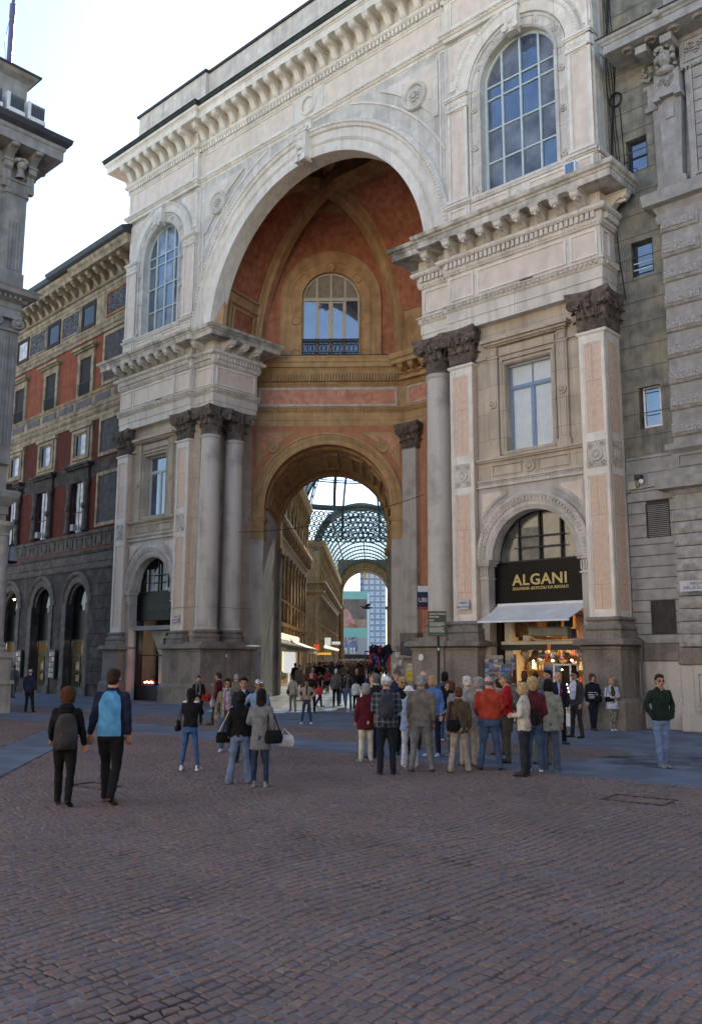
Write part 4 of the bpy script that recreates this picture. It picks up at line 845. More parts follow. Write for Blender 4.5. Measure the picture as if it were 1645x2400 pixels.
# barrel glass vaults
def barrel(a, b_, zs, R, name, rows, step, gl=None):
    v = M().arc(0, zs, [(R-.02, a), (R-.02, a+.35), (R+.35, a+.35), (R+.35, a)], n=30).arc(0, zs, [(R-.02, b_-.35), (R-.02, b_), (R+.35, b_), (R+.35, b_-.35)], n=30).build(name, [GREENF], GG, 30)
    m = M(); y = a+step
    nb = 0
    while y < b_-.2:
        big = nb % 5 == 4; t = .09 if big else .035; m.arc(0, zs, [(R-t*1.5, y-t), (R-t*1.5, y+t), (R+t, y+t), (R+t, y-t)], n=26, caps=False); y += step; nb += 1
    for k in range(1, rows):
        an = PI*k/rows; t = .13 if k % (rows//4) == 0 else .035; x, z = (R-.03)*math.cos(an), zs+(R-.03)*math.sin(an); m.box(x-t, x+t, a+.1, b_-.1, z-t, z+t)
    tag(m.build('lattice_bars', [GREENF], v, None, False), kind='stuff')
    M().arc(0, zs, [(R+.05, a), (R+.05, b_), (R+.07, b_), (R+.07, a)], n=26, caps=False).build('glass_skin', [gl or DIMG], v)
    # scalloped pane edges
    q = M(); y = a+step*.5
    while y < b_-.2:
        for k in range(rows):
            an = PI*(k+.5)/rows; x, z = (R-.0)*math.cos(an), zs+(R)*math.sin(an)
            for sgn in (-1, 1):
                a2 = an+sgn*PI/rows*.42; q.ell(((R)*math.cos(a2), y-step*.36*1, zs+R*math.sin(a2)), (.06, .08, .06), 4, 3)
        y += step
    tag(q.build('scallop_fittings', [GREENF], v, None, False), kind='stuff')
    return v
barrel(7.9, 85, 23.0, AX, 'near_glass_vault', 32, 1.6); barrel(120, 209, 21.6, AX, 'far_glass_vault', 32, 1.5, clearglass('pale_roof_glass', (.86, .9, .9), .05))
# archivolt with circle ornaments at the mouth of the far vault
q = M().arc(0, 21.6, [(7.55, 119.3), (7.55, 119.6), (8.9, 119.6), (8.9, 119.3)], n=50); av = q.build('vault_mouth_arch', [mat('patterned_grey_green', (.20, .22, .17), .7, .2, 3, .2)], GG, 30)
q = M()
for k in range(34): a = PI*(k+.5)/34; q.add(M().ycyl(0, 0, [(.2, -.05), (.26, -.1), (.34, -.1), (.38, -.02)], 0, 0, 10), Matrix.Translation((8.22*math.cos(a), 119.3, 21.6+8.22*math.sin(a))))
tag(q.build('ring_ornaments', [GREENF], av), kind='stuff')
# dome
DC = (0, 102.5); DR = 17.8
dm = M().lathe(DC[0], DC[1], [(DR-.3, 29.0), (DR+.2, 29.0), (DR+.2, 30.0), (DR-.3, 30.0), (DR-.3, 29.0)], 48).build('dome_ring', [GREENF], GG, 30)
def dpt(r, z, a): return (DC[0]+r*math.cos(a), DC[1]+r*math.sin(a), z)
H_ = 16.5
for k in range(16):
    a = 2*PI*k/16+PI/16; P = [dpt(DR*math.cos(t), 24.1+H_*math.sin(t), a) for t in [j*.105 for j in range(14)]]; P2 = [dpt((DR-.7)*math.cos(t), 24.1+(H_-.7)*math.sin(t), a) for t in [j*.105 for j in range(14)]]
    q = M().tube(P, .17, 5).tube(P2, .12, 5)
    for j in range(13):
        for u in (0, .5): A_ = Vector(P[j]).lerp(Vector(P[j+1]), u); B_ = Vector(P2[j]).lerp(Vector(P2[j+1]), (u+.5) % 1); q.tube([A_, B_], .07, 4, False)
    q.build('dome_rib', [GREENF], dm)
for t in (.32, .62, .9, 1.15):
    r, z = DR*math.cos(t), 24.1+H_*math.sin(t); q = M().tube([dpt(r, z, 2*PI*j/64) for j in range(65)], .13, 4).tube([dpt(r-.25, z+.35, 2*PI*j/64) for j in range(65)], .1, 4)
    for j in range(64): q.tube([dpt(r, z, 2*PI*j/64), dpt(r-.25, z+.35, 2*PI*(j+.5)/64)], .035, 3, False)
    q.build('dome_hoop', [GREENF], dm)
M().lathe(DC[0], DC[1], [((DR+.1)*math.cos(t), 24.1+(H_+.1)*math.sin(t)) for t in [j*.11 for j in range(13)]], 48).build('dome_glass', [SKYG], dm, 30)
# glazed band under the ring with round lights
q = M(); R_ = DR-.1
for row in range(6):
    for k in range(70):
        a = 2*PI*(k+.5*(row % 2))/120+PI*.02-.2; z = 23.6+row*.95; c = Vector(dpt(R_, z, a+PI*.12)); tt = Vector((-math.sin(a+PI*.12), math.cos(a+PI*.12), 0))
        q.tube([c+tt*.42*math.cos(u)+Vector((0, 0, .42*math.sin(u))) for u in [j*2*PI/7 for j in range(8)]], .13, 4, False)
tag(q.build('round_light_lattice', [GREENF], dm, None, False), kind='stuff'); M().lathe(DC[0], DC[1], [(DR, 23.0), (DR, 29.2)], 48, a0=0, a1=PI).build('band_glass', [SKYG], dm)
# far arch onto the next square
fa = M().archwall(-AX-.2, AX+.2, 0, 29.8, 0, 20.0, 6.3, 209, 211, n=30).build('far_arch_wall', [GOLDS], GG)
M().arc(0, 20.0, [(6.25, 208.7), (6.8, 208.7), (6.8, 209.1), (6.25, 209.1)], n=30).arc(0, 20.0, [(7.2, 208.7), (7.4, 208.7), (7.4, 209.1), (7.2, 209.1)], n=30).box(-6.9, -5.7, 208, 209.1, 15.6, 16.6).box(5.7, 6.9, 208, 209.1, 15.6, 16.6).box(-6.9, -6.0, 208.2, 209.1, 0, 15.6).box(6.0, 6.9, 208.2, 209.1, 0, 15.6).build('far_archivolt', [GOLDL], fa, 30)
# octagon side walls, roof edges
M().box(-26, -18, 86, 119, 0, 22).box(18, 26, 86, 119, 0, 22).build('octagon_side', [GOLDS], GG)
tag(GG, None)
# floor of the gallery
FLOOR = mat('mosaic_floor', (.25, .215, .175), .28, .3, .8, .05, 4, dirt=(.17, .14, .12), dirts=.6, tint=(.22, .13, .10), tints=.4)
fl = M().box(-AX, AX, 7.0, 211, -.05, .012); fl = fl.build('gallery_floor', [FLOOR]); fl.matrix_world = Matrix.Translation(GO) @ Matrix.Rotation(-GA, 4, 'Z'); tag(fl, kind='structure')
TG = Matrix.Translation(GO) @ Matrix.Rotation(-GA, 4, 'Z')
def gw(x, y, z=0): return TG @ Vector((x, y, z))
vf_ = M().vf([(-6.1, .7, .008), (6.1, .7, .008), (6.1, 4, .008), (1.8, 9.1, .008), (-1.81, 9.11, .008), (-7.5, 4.1, .008), (-6.1, 3.0, .008)], [(0, 1, 2, 3, 4, 5, 6)]).add(M().box(-3.2, 3.2, 0, 8, -.03, .008), TP).build('vestibule_floor', [FLOOR]); vf_.matrix_world = FM.copy(); tag(vf_, kind='structure')
# mosaic bands
for i, (x0_, x1_, y0_, y1_) in enumerate(((-3.0, 3.0, 1.0, 1.3), (-3.0, 3.0, 4.0, 4.3), (-6, 6, 10, 10.4), (-6, 6, 16, 16.4), (-6, 6, 24, 24.4))):
    o = M().box(x0_, x1_, y0_, y1_, .01, .018).build('floor_band', [mat('dark_floor_stone', (.08, .07, .07), .3, .2, 3, .05)]); o.matrix_world = TG.copy(); tag(o, kind='structure')
# ================================================================== neighbours
# ---- narrow grey-green wall right of the gatehouse and the rusticated bank building
RW = empty('narrow_grey_wall', fw(13.4, 1.2), AF-PI/2, 'narrow stained wall with small windows squeezed between the arch building and the rusticated palace', 'building')
W0 = 1.75   # width
gw_ = M().box(0, .55, 0, .5, 8.1, 30).box(.55, 1.25, 0, .5, 8.1, 8.95).box(.55, 1.25, 0, .5, 10.25, 13.85).box(.55, 1.25, 0, .5, 15.0, 17.35).box(.55, 1.25, 0, .5, 18.5, 30).box(1.25, W0+.3, 0, .5, 8.1, 30).build('mossy_wall', [GREENW], RW)
zc = 8.7; q = M()
while zc < 29.5:
    q.box(0, W0, -.006, .02, zc, zc+.025); zc += .72
tag(q.build('course_joint', [mat('dark_joint', (.10, .10, .085), .9)], RW), kind='stuff')
for (x0_, x1_, z0_, z1_, fm, nb) in ((.62, 1.2, 8.98, 10.25, WHITEP, 0), (.6, 1.22, 13.85, 15.0, IRON, 2), (.6, 1.22, 17.35, 18.5, IRON, 1)):
    wn = M().frame(x0_, x1_, z0_, z1_, .16, .24, .06).box(x0_, x1_, .22, .26, z0_, z1_).build('window', [fm], RW); M().box(x0_+.06, x1_-.06, .2, .218, z0_+.06, z1_-.06).build('pane', [GLASS], wn)
    if nb == 1: M().box(x0_, x1_, .17, .2, (z0_+z1_)/2-.03, (z0_+z1_)/2+.02).build('glazing_bar', [IRON], wn)
    if nb == 2: M().box(x0_, x1_, .02, .05, z0_+.2, z0_+.24).box(x0_, x1_, .02, .05, z0_+.42, z0_+.45).build('guard_bar', [WINF], wn)
def stone(par, x0, x1, z0, z1, y, d, mt, name='stone', rough=0, ch=.02):
    m = M()
    if not rough: m.bbox(x0+.006, x1-.006, y-d, y+.05, z0+.006, z1-.006, ch); o = m.build(name, [mt], par); return o
    nx, nz = max(3, int((x1-x0)/.09)), max(3, int((z1-z0)/.08)); vs = []
    for j in range(nz+1):
        for i in range(nx+1):
            e = min(i, nx-i, j, nz-j); x = x0+.01+(x1-x0-.02)*i/nx; z = z0+.012+(z1-z0-.024)*j/nz
            k = 0 if e == 0 else (rough*(.55 if e == 1 else 1)*(.6+.8*mnoise.noise(Vector((x*5, z*6, y*3+x0))))); vs.append((x, y-d-max(0, k), z))
    fs = [(j*(nx+1)+i, j*(nx+1)+i+1, (j+1)*(nx+1)+i+1, (j+1)*(nx+1)+i) for j in range(nz) for i in range(nx)]
    n = len(vs); vs += [(x0+.01, y+.05, z0+.012), (x1-.01, y+.05, z0+.012), (x1-.01, y+.05, z1-.012), (x0+.01, y+.05, z1-.012)]
    a, b_, c_, d_ = 0, nx, (nz+1)*(nx+1)-1, nz*(nx+1)
    fs += [tuple([n, n+1]+list(range(nx, -1, -1))), tuple([n+1, n+2]+[(j+1)*(nx+1)-1 for j in range(nz, -1, -1)]), tuple([n+2, n+3]+list(range(nz*(nx+1), (nz+1)*(nx+1)))), tuple([n+3, n]+[j*(nx+1) for j in range(nz+1)])]
    return m.vf(vs, fs).build(name, [mt], par, 50)
low = empty('ashlar_wall', (0, 0, 0), parent=RW)
M().box(0, W0+.3, .03, .5, 0, 8.1).build('backing', [SOOT], low)
zs_ = [2.45, 2.72, 3.05, 3.38, 3.72, 4.05, 4.38, 4.72, 5.05, 5.38, 5.6, 5.98, 6.34, 6.7, 7.0, 7.55, 8.0, 8.16]
for i in range(len(zs_)-1):
    a, b_ = zs_[i], zs_[i+1]
    if 2.7 < (a+b_)/2 < 3.73: stone(low, 0, .58, a, b_, .03, .03, ASHL); stone(low, 1.32, W0, a, b_, .03, .03, ASHL)
    elif 5.6 < (a+b_)/2 < 6.6: stone(low, 0, .6, a, b_, .03, .03, ASHL); stone(low, 1.3, W0, a, b_, .03, .03, ASHL)
    else: stone(low, 0, W0, a, b_, .03, .03+(.04 if i in (13, 14) else 0), ASHL)
stone(low, 0, W0, 1.95, 2.45, .03, .08, PLINTH); stone(low, 0, W0, 0, 1.95, .03, .05, GRANITE)
q = M().box(.6, 1.3, .1, .2, 5.6, 6.6).build('louvre_back', [DARKIN], low)
lv = M().frame(.58, 1.32, 5.58, 6.62, .0, .12, .035).build('louvre_vent', [IRON], low)
for k in range(17): o = M().vf([(.62, .02, 5.63+k*.058), (1.28, .02, 5.63+k*.058), (1.28, .1, 5.67+k*.058), (.62, .1, 5.67+k*.058), (.62, .025, 5.615+k*.058), (1.28, .025, 5.615+k*.058)], [(0, 1, 2, 3), (0, 4, 5, 1)]).build('slat', [mat('grey_louvre_slat', (.33, .34, .33), .5)], lv)
gr = M().box(.6, 1.3, .1, .2, 2.72, 3.72).build('barred_window', [DARKIN], low); q = M()
for k in range(7): q.box(.65+k*.1, .665+k*.1, .02, .035, 2.72, 3.72)
for z in (2.9, 3.2, 3.5, 3.68): q.box(.6, 1.3, .015, .03, z, z+.015)
q.build('window_bars', [IRON], gr)
M().box(0, W0+.3, .45, 8, 0, 30).build('rear_wall', [GREENW], RW)
# drainpipe, cables, junction boxes
PIPE = mat('grey_pipe', (.16, .165, .17), .4, .1, 8, .05, metal=.5)
dp = M().tube([fw(13.62, 1.08, 2.62), fw(13.72, 1.0, 2.5), fw(13.72, .98, 2.2), fw(13.72, .98, 1.0), fw(13.66, .9, .5), fw(13.5, .72, .02)], .045, 8).build('drainpipe', [PIPE], None, 40); tag(dp, 'grey drainpipe bent outwards at its foot beside the right plinth', 'pipe')
jb = tag(M().box(.12, .36, -.12, 0, 7.1, 7.32).build('junction_box', [mat('cream_plastic', (.5, .48, .38), .5)]), 'small cream junction box on the grey wall above the louvre', 'junction box'); jb.matrix_world = RW.matrix_world if False else Matrix.Translation(fw(13.4, 1.2)) @ Matrix.Rotation(AF-PI/2, 4, 'Z')
RWM = Matrix.Translation(fw(13.4, 1.2)) @ Matrix.Rotation(AF-PI/2, 4, 'Z')
wl_ = empty('wall_floodlight', (0, 0, 0)); wl_.matrix_world = RWM; tag(wl_, 'small black and white floodlight on bracket beside the cream junction box', 'light')
M().box(.36, .58, -.2, -.05, 7.36, 7.5).tube([(.46, -.1, 7.4), (.46, -.05, 7.2), (.3, -.03, 7.1)], .015, 5).build('lamp_body', [IRON], wl_); M().ell((.56, -.16, 7.3), (.08, .05, .08), 8, 5).build('lamp_lens', [WHITEP], wl_)
cb_ = M()
def sag(a, b_, s, n=14): a, b_ = Vector(a), Vector(b_); return [a.lerp(b_, i/n)+Vector((0, 0, -s*4*(i/n)*(1-i/n))) for i in range(n+1)]
for k in range(5): cb_.tube([(.05+.06*k+.05*math.sin(j*1.3+k), -.03, 24-j*.8) for j in range(9)], .014, 4)
cb_.tube([(.3+.2*math.cos(t), -.05, 20.1+.24*math.sin(t)) for t in [j*.5 for j in range(26)]], .03, 5); cb_.tube([(.42, -.03, 19.9), (.47, -.03, 18.6), (.5, -.04, 17.8), (.3, -.05, 17.3), (.05, -.1, 16.9)], .015, 4); cb_.tube([(.5, -.04, 17.8), (.7, -.04, 17.7), (.72, -.04, 17.1), (.9, -.2, 16.9)], .015, 4); cb_.tube([(.1, -.02, 15.6), (.16, -.02, 14.6), (.3, -.02, 13.2)], .02, 4); cb_.tube([(0, -.03, 6.95), (.2, -.03, 7.07), (1.2, -.05, 7.12), (W0, -.05, 7.2)], .015, 4)
cb_ = cb_.build('wall_cables', [IRON], None, 60); cb_.matrix_world = RWM; tag(cb_, 'tangle of black cables with a coil hanging on the mossy wall', 'cable')
fl_ = empty('roof_floodlight', (0, 0, 0)); fl_.matrix_world = FM; tag(fl_, 'white box floodlight standing on the right cornice below the tall window', 'light'); M().box(12.55, 12.95, -.35, -.12, 17.2, 17.62).build('lamp_housing', [WHITEP], fl_); M().box(12.6, 12.9, -.36, -.35, 17.25, 17.57).build('lamp_lens', [GLASS], fl_)

# ---- rusticated palace on the far right
RP = empty('rusticated_palace', fw(15.15, .95), AF-PI/2, 'grey stone palace with rock-faced blocks, carved heads and deep cornice at the right edge', 'building')
M().box(.05, 9, .3, 9, 0, 24).box(.05, 9, .3, 9, 24, 34).build('core_wall', [ASHL], RP)
def blocks(z0, z1, n, pattern):
    h = (z1-z0)/n
    for i in range(n):
        a, b_ = z0+i*h, z0+(i+1)*h
        if pattern == 'rock':
            if i % 2: stone(RP, -.22, .62, a, b_, .3, .3, ROUGH, rough=.09); stone(RP, .62, 2.4, a, b_, .3, .3, ROUGH, rough=.09); stone(RP, 2.4, 4.2, a, b_, .3, .3, ROUGH, rough=.09)
            else: stone(RP, -.26, 1.5, a, b_, .3, .3, ROUGH, rough=.09); stone(RP, 1.5, 3.4, a, b_, .3, .3, ROUGH, rough=.09)
blocks(2.35, 6.3, 11, 'rock')
stone(RP, -.3, 3.6, 1.85, 2.33, .3, .36, PLINTH); stone(RP, -.28, .1, 0, 1.85, .3, .3, GRANITE); stone(RP, .1, 3.6, .55, .7, .3, .34, GRANITE); M().frame(.16, 1.8, .75, 1.7, -.06, .1, .1).box(.3, 1.66, -.12, .1, .88, 1.56).build('plinth_panel', [GRANITE], RP); stone(RP, -.3, 3.6, 0, .5, .3, .36, GRANITE)
M().box(.1, 3.6, .0, .3, .5, 1.85).build('plinth_wall', [GRANITE], RP)
PQ = [(-.2, .3), (-.2, 0), (4, 0)]
M().sweep(PQ, [(-.2, 6.3), (0, 6.3), (0, 6.72), (.04, 6.76), (.12, 6.86), (.36, 6.9), (.4, 7.2), (-.2, 7.22)]).build('balcony_slab', [ASHL], RP)
M().sweep(PQ, [(-.2, 7.22), (.02, 7.22), (.02, 7.5), (-.02, 7.52), (-.02, 7.95), (.02, 8.0), (.12, 8.08), (.12, 8.25), (-.2, 8.28)]).build('pedestal', [ASHL], RP); M().frame(.0, 3, 7.55, 7.92, -.03, .02, .05).build('pedestal_panel', [ASHL], RP)
z = 8.28
M().box(-.1, 4, .02, .3, 8.28, 15.5).build('pier_face', [ASHL], RP)
for i in range(9):
    zz = 8.45+i*.8; stone(RP, -.12, 1.05, zz, zz+.42, .02, .1, ROUGH, 'banded_block', ch=.05)
    M().box(-.05, .98, -.12, -.07, zz+.1, zz+.34).build('vermiculated_face', [mat('vermiculated_stone', (.38, .365, .35), .9, .3, 16, 1.0, 26)], RP)
for i in range(10): stone(RP, 1.1, 2.6, 8.3+i*.72, 8.98+i*.72, .12, .05, ASHL)
M().sweep(PQ, [(-.2, 15.2), (.0, 15.2), (.05, 15.4), (.0, 15.5), (.1, 15.7), (.2, 15.72), (.32, 15.74), (.36, 16.1), (.3, 16.16), (-.2, 16.18)]).build('belt_cornice', [ASHL], RP)
# herm pilaster with carved head
def herm(x, y, w_, ang, nm):
    h = empty(nm, (x, y, 0), ang, parent=RP)
    M().prism([(-w_*.5, 16.2), (w_*.5, 16.2), (w_*.5, 16.5), (w_*.36, 16.55), (w_*.36, 16.9), (w_*.5, 19.2), (-w_*.5, 19.2), (-w_*.36, 16.9), (-w_*.36, 16.55), (-w_*.5, 16.5)], -.16, .2).build('shaft', [ASHL], h)
    m = M().box(-w_*.55, w_*.55, -.34, .1, 19.2, 19.3).box(-w_*.52, w_*.52, -.3, .1, 19.3, 20.0).box(-w_*.58, -w_*.3, -.38, .1, 19.1, 19.25).box(w_*.3, w_*.58, -.38, .1, 19.1, 19.25).box(-w_*.18, w_*.18, -.2, -.15, 18.5, 18.85)
    for k in range(9): m.tube([(-.2+k*.05+.05*math.cos(t), -.33, 19.65+.12*math.sin(k)+.06*math.sin(t)) for t in [j*.9 for j in range(8)]], .018, 4)
    m.build('bracket_block', [ASHL], h, 40)
    m = M().ell((0, -.36, 20.42), (.2, .2, .27), 14, 10).ell((0, -.55, 20.38), (.035, .05, .07), 6, 5).ell((0, -.52, 20.28), (.07, .04, .025), 8, 4).lathe(0, -.3, [(.13, 19.95), (.12, 20.25), (.15, 20.3)], 10).ell((0, -.35, 20.0), (.3, .2, .12), 10, 5).ell((-.085, -.52, 20.45), (.05, .03, .025), 6, 4).ell((.085, -.52, 20.45), (.05, .03, .025), 6, 4)
    for k in range(40):
        a = random.uniform(0, 2*PI); e = random.uniform(.15, 1.4); rr = .24; m.ell((rr*1.1*math.cos(a), -.33+rr*math.sin(a)*.9+(.08 if e < .5 else 0), 20.42+.27*math.sin(e)*1.1-(.25 if abs(math.cos(a)) > .7 and k % 2 else 0)), (.08, .07, .07), 5, 4)
    m.build('carved_head', [ASHL], h, 60)
    return h
herm(.42, .1, .75, 0, 'herm_pilaster'); herm(-.05, .45, .6, -PI/2, 'herm_pilaster')
for x0_, x1_ in ((1.15, 3.0),):
    m = M().box(.9, 3.4, .06, .3, 16.2, 20.0)
    for k in range(9): m.box(x0_, x1_, .02, .07, 16.5+k*.38, 16.84+k*.38)
    m.frame(1.05, 3.1, 16.4, 20.0, 0, .08, .08).build('slatted_panel', [ASHL], RP)
m = M().box(.8, 4, -.02, .3, 20.0, 21.0).frame(.9, 3.6, 20.12, 20.9, -.06, .0, .05)
for k in range(26): m.tube([(1.05+k*.09+.09*math.cos(t)*(1-t/9), -.07, 20.5+.2*math.sin(k*1.7)*.7+.09*math.sin(t)*(1-t/9)) for t in [j*.8 for j in range(8)]], .028, 5)
m.build('carved_frieze', [ASHL], RP, 50); m = M()
for k in range(26): m.ell((.85+k*.13, -.05, 19.95), (.05, .05, .06), 6, 4)
tag(m.build('bead_row', [ASHL], RP), kind='stuff')
M().sweep([(-.3, 1.0), (-.3, 0.1), (4, .1)], [(-.3, 20.95), (.1, 20.95), (.12, 21.03), (.98, 21.05), (.98, 21.32), (1.02, 21.34), (1.04, 21.4), (1.1, 21.44), (1.13, 21.52), (-.3, 21.7)]).build('great_cornice', [ASHL], RP)
M().sweep([(-.3, 1.0), (-.3, 0.1), (4, .1)], [(-.3, 21.52), (1.14, 21.52), (1.17, 21.56), (-.3, 21.75)]).build('cornice_flashing', [ROOFD], RP)
for x in (-.35, .45, 2.0, 3.5): M().box(x, x+.36, -.62, .1, 20.72, 20.96).build('console_block', [ASHL], RP)
q = M()
for k in range(4): q.add(M().lathe(0, 0, [(0, 0), (.1, 0), (.14, -.05), (.2, -.02), (.24, .03)], 12), Matrix.Translation((-.6+k*.75, -.55, 21.05)))
q.ell((.55, -1.02, 21.45), (.12, .12, .13), 10, 7); tag(q.build('soffit_rosette', [ASHL], RP, 40), kind='stuff')
M().box(.3, 4, .2, .6, 21.6, 33).build('upper_storey', [ASHL], RP)

# ---- street name plates
BLUEL = mat('blue_enamel_letters', (.10, .13, .30), .5)
def text(body, size, mt, ext=.004, bold=0, align='CENTER', font_shear=0, space=1.0):
    c = bpy.data.curves.new('lettering', 'FONT'); c.body = body; c.size = size; c.extrude = ext; c.offset = bold; c.align_x = align; c.shear = font_shear; c.space_character = space; c.resolution_u = 3
    o = bpy.data.objects.new('lettering', c); COL.objects.link(o); dg = bpy.context.evaluated_depsgraph_get(); me = bpy.data.meshes.new_from_object(o.evaluated_get(dg)); bpy.data.objects.remove(o); me.materials.clear(); me.materials.append(mt); return me
def lettering(body, size, mt, par, x, y, z, bold=0, align='CENTER', rz=0, shear=0, space=1.0, ext=.004, name='lettering'):
    o = link(name, text(body, size, mt, ext, bold, align, shear, space), par); o.location = (x, y, z); o.rotation_euler = (PI/2, 0, rz); return o
def plate(x, z, y, w_, h, l1, l2, lab, s1, s2):
    p = empty('street_name_plate', fw(x, y, z), AF-PI/2, lab, 'street sign'); M().bbox(0, w_, -.02, 0, 0, h, .004).build('plate', [mat('white_marble_plate', (.55, .57, .60), .5, .08, 6, .05, streak=.2)], p)
    lettering(l1, s1, BLUEL, p, w_*.5, -.022, h*.62, .002); lettering(l2, s2, BLUEL, p, w_*.5, -.022, h*.2, .002); return p
plate(7.72, 3.62, .21, .46, .32, 'PIAZZA', 'DELLA SCALA', 'small PIAZZA DELLA SCALA plate low on the pink pilaster left of the awning', .085, .085)
plate(15.17, 3.88, .53, .95, .3, 'PIAZZA', 'DELLA SCALA', 'PIAZZA DELLA SCALA plate on rock-faced blocks at the right edge', .1, .12)
plate(-8.2, 3.62, .21, .46, .32, 'PIAZZA', 'DELLA SCALA', 'faded street name plate low on the left pink pilaster', .085, .085)

# ---- red building to the left
RBr = empty('red_plaster_building', fw(-13.4, 1.3), AF-PI/2-math.radians(2.87), 'red plaster building with dark stone arcade and carved cornice left of the arch', 'building')
# local x runs to the right; facade extends to negative x
BW = 24.0
def rb(m, name, mt, par=None, sm=None): return m.build(name, mt if isinstance(mt, list) else [mt], par or RBr, sm)
ARC = [-5.55, -9.85, -14.15, -18.45]
for i, c in enumerate(ARC):
    x0_, x1_ = c-2.15, c+2.15
    if i == 0: x1_ = -4.1; x0_ = c-2.15
    rb(M().archwall(x0_, x1_, 0, 6.9, c, 4.95, 1.12, 0, .5, n=24), 'arcade_wall', SOOT)
    a = rb(M().arc(c, 4.95, [(1.12, .02), (1.3, -.06), (1.4, -.06), (1.48, 0), (1.55, -.1), (1.66, -.14), (1.76, -.1), (1.8, .05)], n=28).arc(c, 4.95, [(1.02, .2), (1.13, .1), (1.13, .3)], n=24), 'arch_moulding', mat('worn_dark_arch', (.13, .122, .12), .8, .3, 3, .3, streak=.6), None, 40)
    for s in (-1, 1):
        xa, xb = sorted((c+s*1.12, c+s*1.55)); rb(M().box(xa, xb, -.07, .1, .5, 4.95).box(xa-.04, xb+.04, -.12, .1, 0, .5), 'arch_pier', mat('worn_dark_arch', (0, 0, 0)), a)
    # shop front inside the arch
    sf = empty('shopfront', (c, 0, 0), parent=RBr)
    M().box(-1.12, 1.12, .42, .5, 3.0, 4.6).build('black_fascia', [BLACKG], sf); M().arc(0, 4.95, [(.01, .44), (1.12, .44), (1.12, .5), (.01, .5)], n=20).box(-1.12, 1.12, .44, .5, 4.6, 4.95).build('fanlight', [GLASSD], sf)
    M().frame(-1.12, 1.12, .35, 3.0, .36, .44, .08).box(-1.12, 1.12, .36, .44, 2.1, 2.2).box(-.04, .04, .36, .42, .35, 2.1).box(-1.12, 1.12, .3, .46, 0, .4).build('shop_frame', [mat('dark_green_frame', (.02, .04, .04), .5)], sf)
    if i < 3:
        WARM = mat('lit_shop_wall', (.55, .48, .33), .8, .1, 3, .05)
        M().box(-2.1, 1.6, 1.0, 1.05, .0, 3.2).build('shop_back', [WARM], sf)
        m = M()
        if i < 2:
            for k, (px_, pz_, w_, h_) in enumerate(((-.75, 1.55, .55, .5), (-.75, .9, .6, .5), (.2, 1.45, .35, .6), (.7, 1.5, .4, .55), (.25, .85, .45, .5), (.75, .85, .35, .45), (-.1, 2.5, .7, .5), (.75, 2.5, .4, .5))):
                fr = M().box(px_-w_/2, px_+w_/2, .66, .7, pz_-h_/2, pz_+h_/2).build('picture_frame', [mat('frame_%d' % (k % 3), ((.5, .38, .15), (.05, .04, .035), (.4, .36, .28))[k % 3], .5)], sf)
                M().box(px_-w_*.38, px_+w_*.38, .65, .66, pz_-h_*.38, pz_+h_*.38).build('print', [mat('print_paper_%d' % (k % 4), ((.6, .6, .56), (.45, .4, .3), (.35, .4, .45), (.4, .2, .15))[k % 4], .6, .5, 14, 0)], fr)
# display boards of small pictures on the piers
for j, x in enumerate((-7.7, -12.0)):
    db = empty('display_board', (x, -.16, 0), parent=RBr); M().bbox(-.36, .36, -.06, .05, .85, 2.45, .02).build('case', [mat('dark_green_frame', (0, 0, 0))], db)
    for r_ in range(5):
        for c_ in range(2 if j else (3 if r_ in (0, 4) else 2)): nn = (2 if j else (3 if r_ in (0, 4) else 2)); x_ = -.29+(c_+.5)*.58/nn; M().box(x_-.2/nn*1.15, x_+.2/nn*1.15, -.075, -.06, .95+r_*.29, 1.17+r_*.29).build('small_print', [mat('print_paper_%d' % ((r_+c_) % 4), (0, 0, 0))], db)
# rusticated end pier
for i in range(9):
    for s in (0,): z = .62+i*.66; stone(RBr, -4.1, -.3, z, z+.66, 0, .07, SOOT)
rb(M().box(-4.1, .2, 0, .5, 0, .62).box(-4.1, .2, 0, .5, .62, 6.9), 'end_pier', SOOT)
P_ = [(-BW, 0), (.2, 0)]
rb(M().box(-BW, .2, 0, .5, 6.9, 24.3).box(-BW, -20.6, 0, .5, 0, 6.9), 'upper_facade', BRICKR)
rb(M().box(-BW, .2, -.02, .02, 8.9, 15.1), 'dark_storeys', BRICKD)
rb(M().sweep(P_, [(-.1, 6.75), (.08, 6.75), (.12, 6.85), (.04, 6.9), (.04, 7.1), (.1, 7.15), (.1, 7.25), (.04, 7.3), (.04, 7.6), (.12, 7.64), (.2, 7.75), (.16, 7.8), (-.1, 7.95)]), 'lower_string', mat('worn_dark_string', (.12, .11, .105), .85, .3, 3, .3, streak=.5))
rb(M().sweep(P_, [(-.1, 7.95), (.06, 7.95), (.06, 8.62), (.14, 8.66), (.18, 8.78), (.12, 8.85), (-.1, 8.9)]), 'balustrade_band', mat('worn_dark_string', (0, 0, 0)))
for k in range(18):
    x = -1.2-k*1.075; w_ = .7; M().frame(x-w_/2, x+w_/2, 8.05, 8.55, -.1, -.04, .05).build('balustrade_panel', [mat('worn_dark_string', (0, 0, 0))], RBr)
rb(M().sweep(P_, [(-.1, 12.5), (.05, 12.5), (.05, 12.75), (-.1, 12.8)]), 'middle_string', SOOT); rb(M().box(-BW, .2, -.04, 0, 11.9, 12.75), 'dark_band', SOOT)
rb(M().sweep(P_, [(-.1, 15.1), (.1, 15.1), (.16, 15.2), (.1, 15.3), (.06, 15.32), (.06, 15.8), (.12, 15.86), (.12, 15.95), (.05, 16.0), (.05, 16.1), (-.1, 16.1)]), 'carved_string', SOOTL)
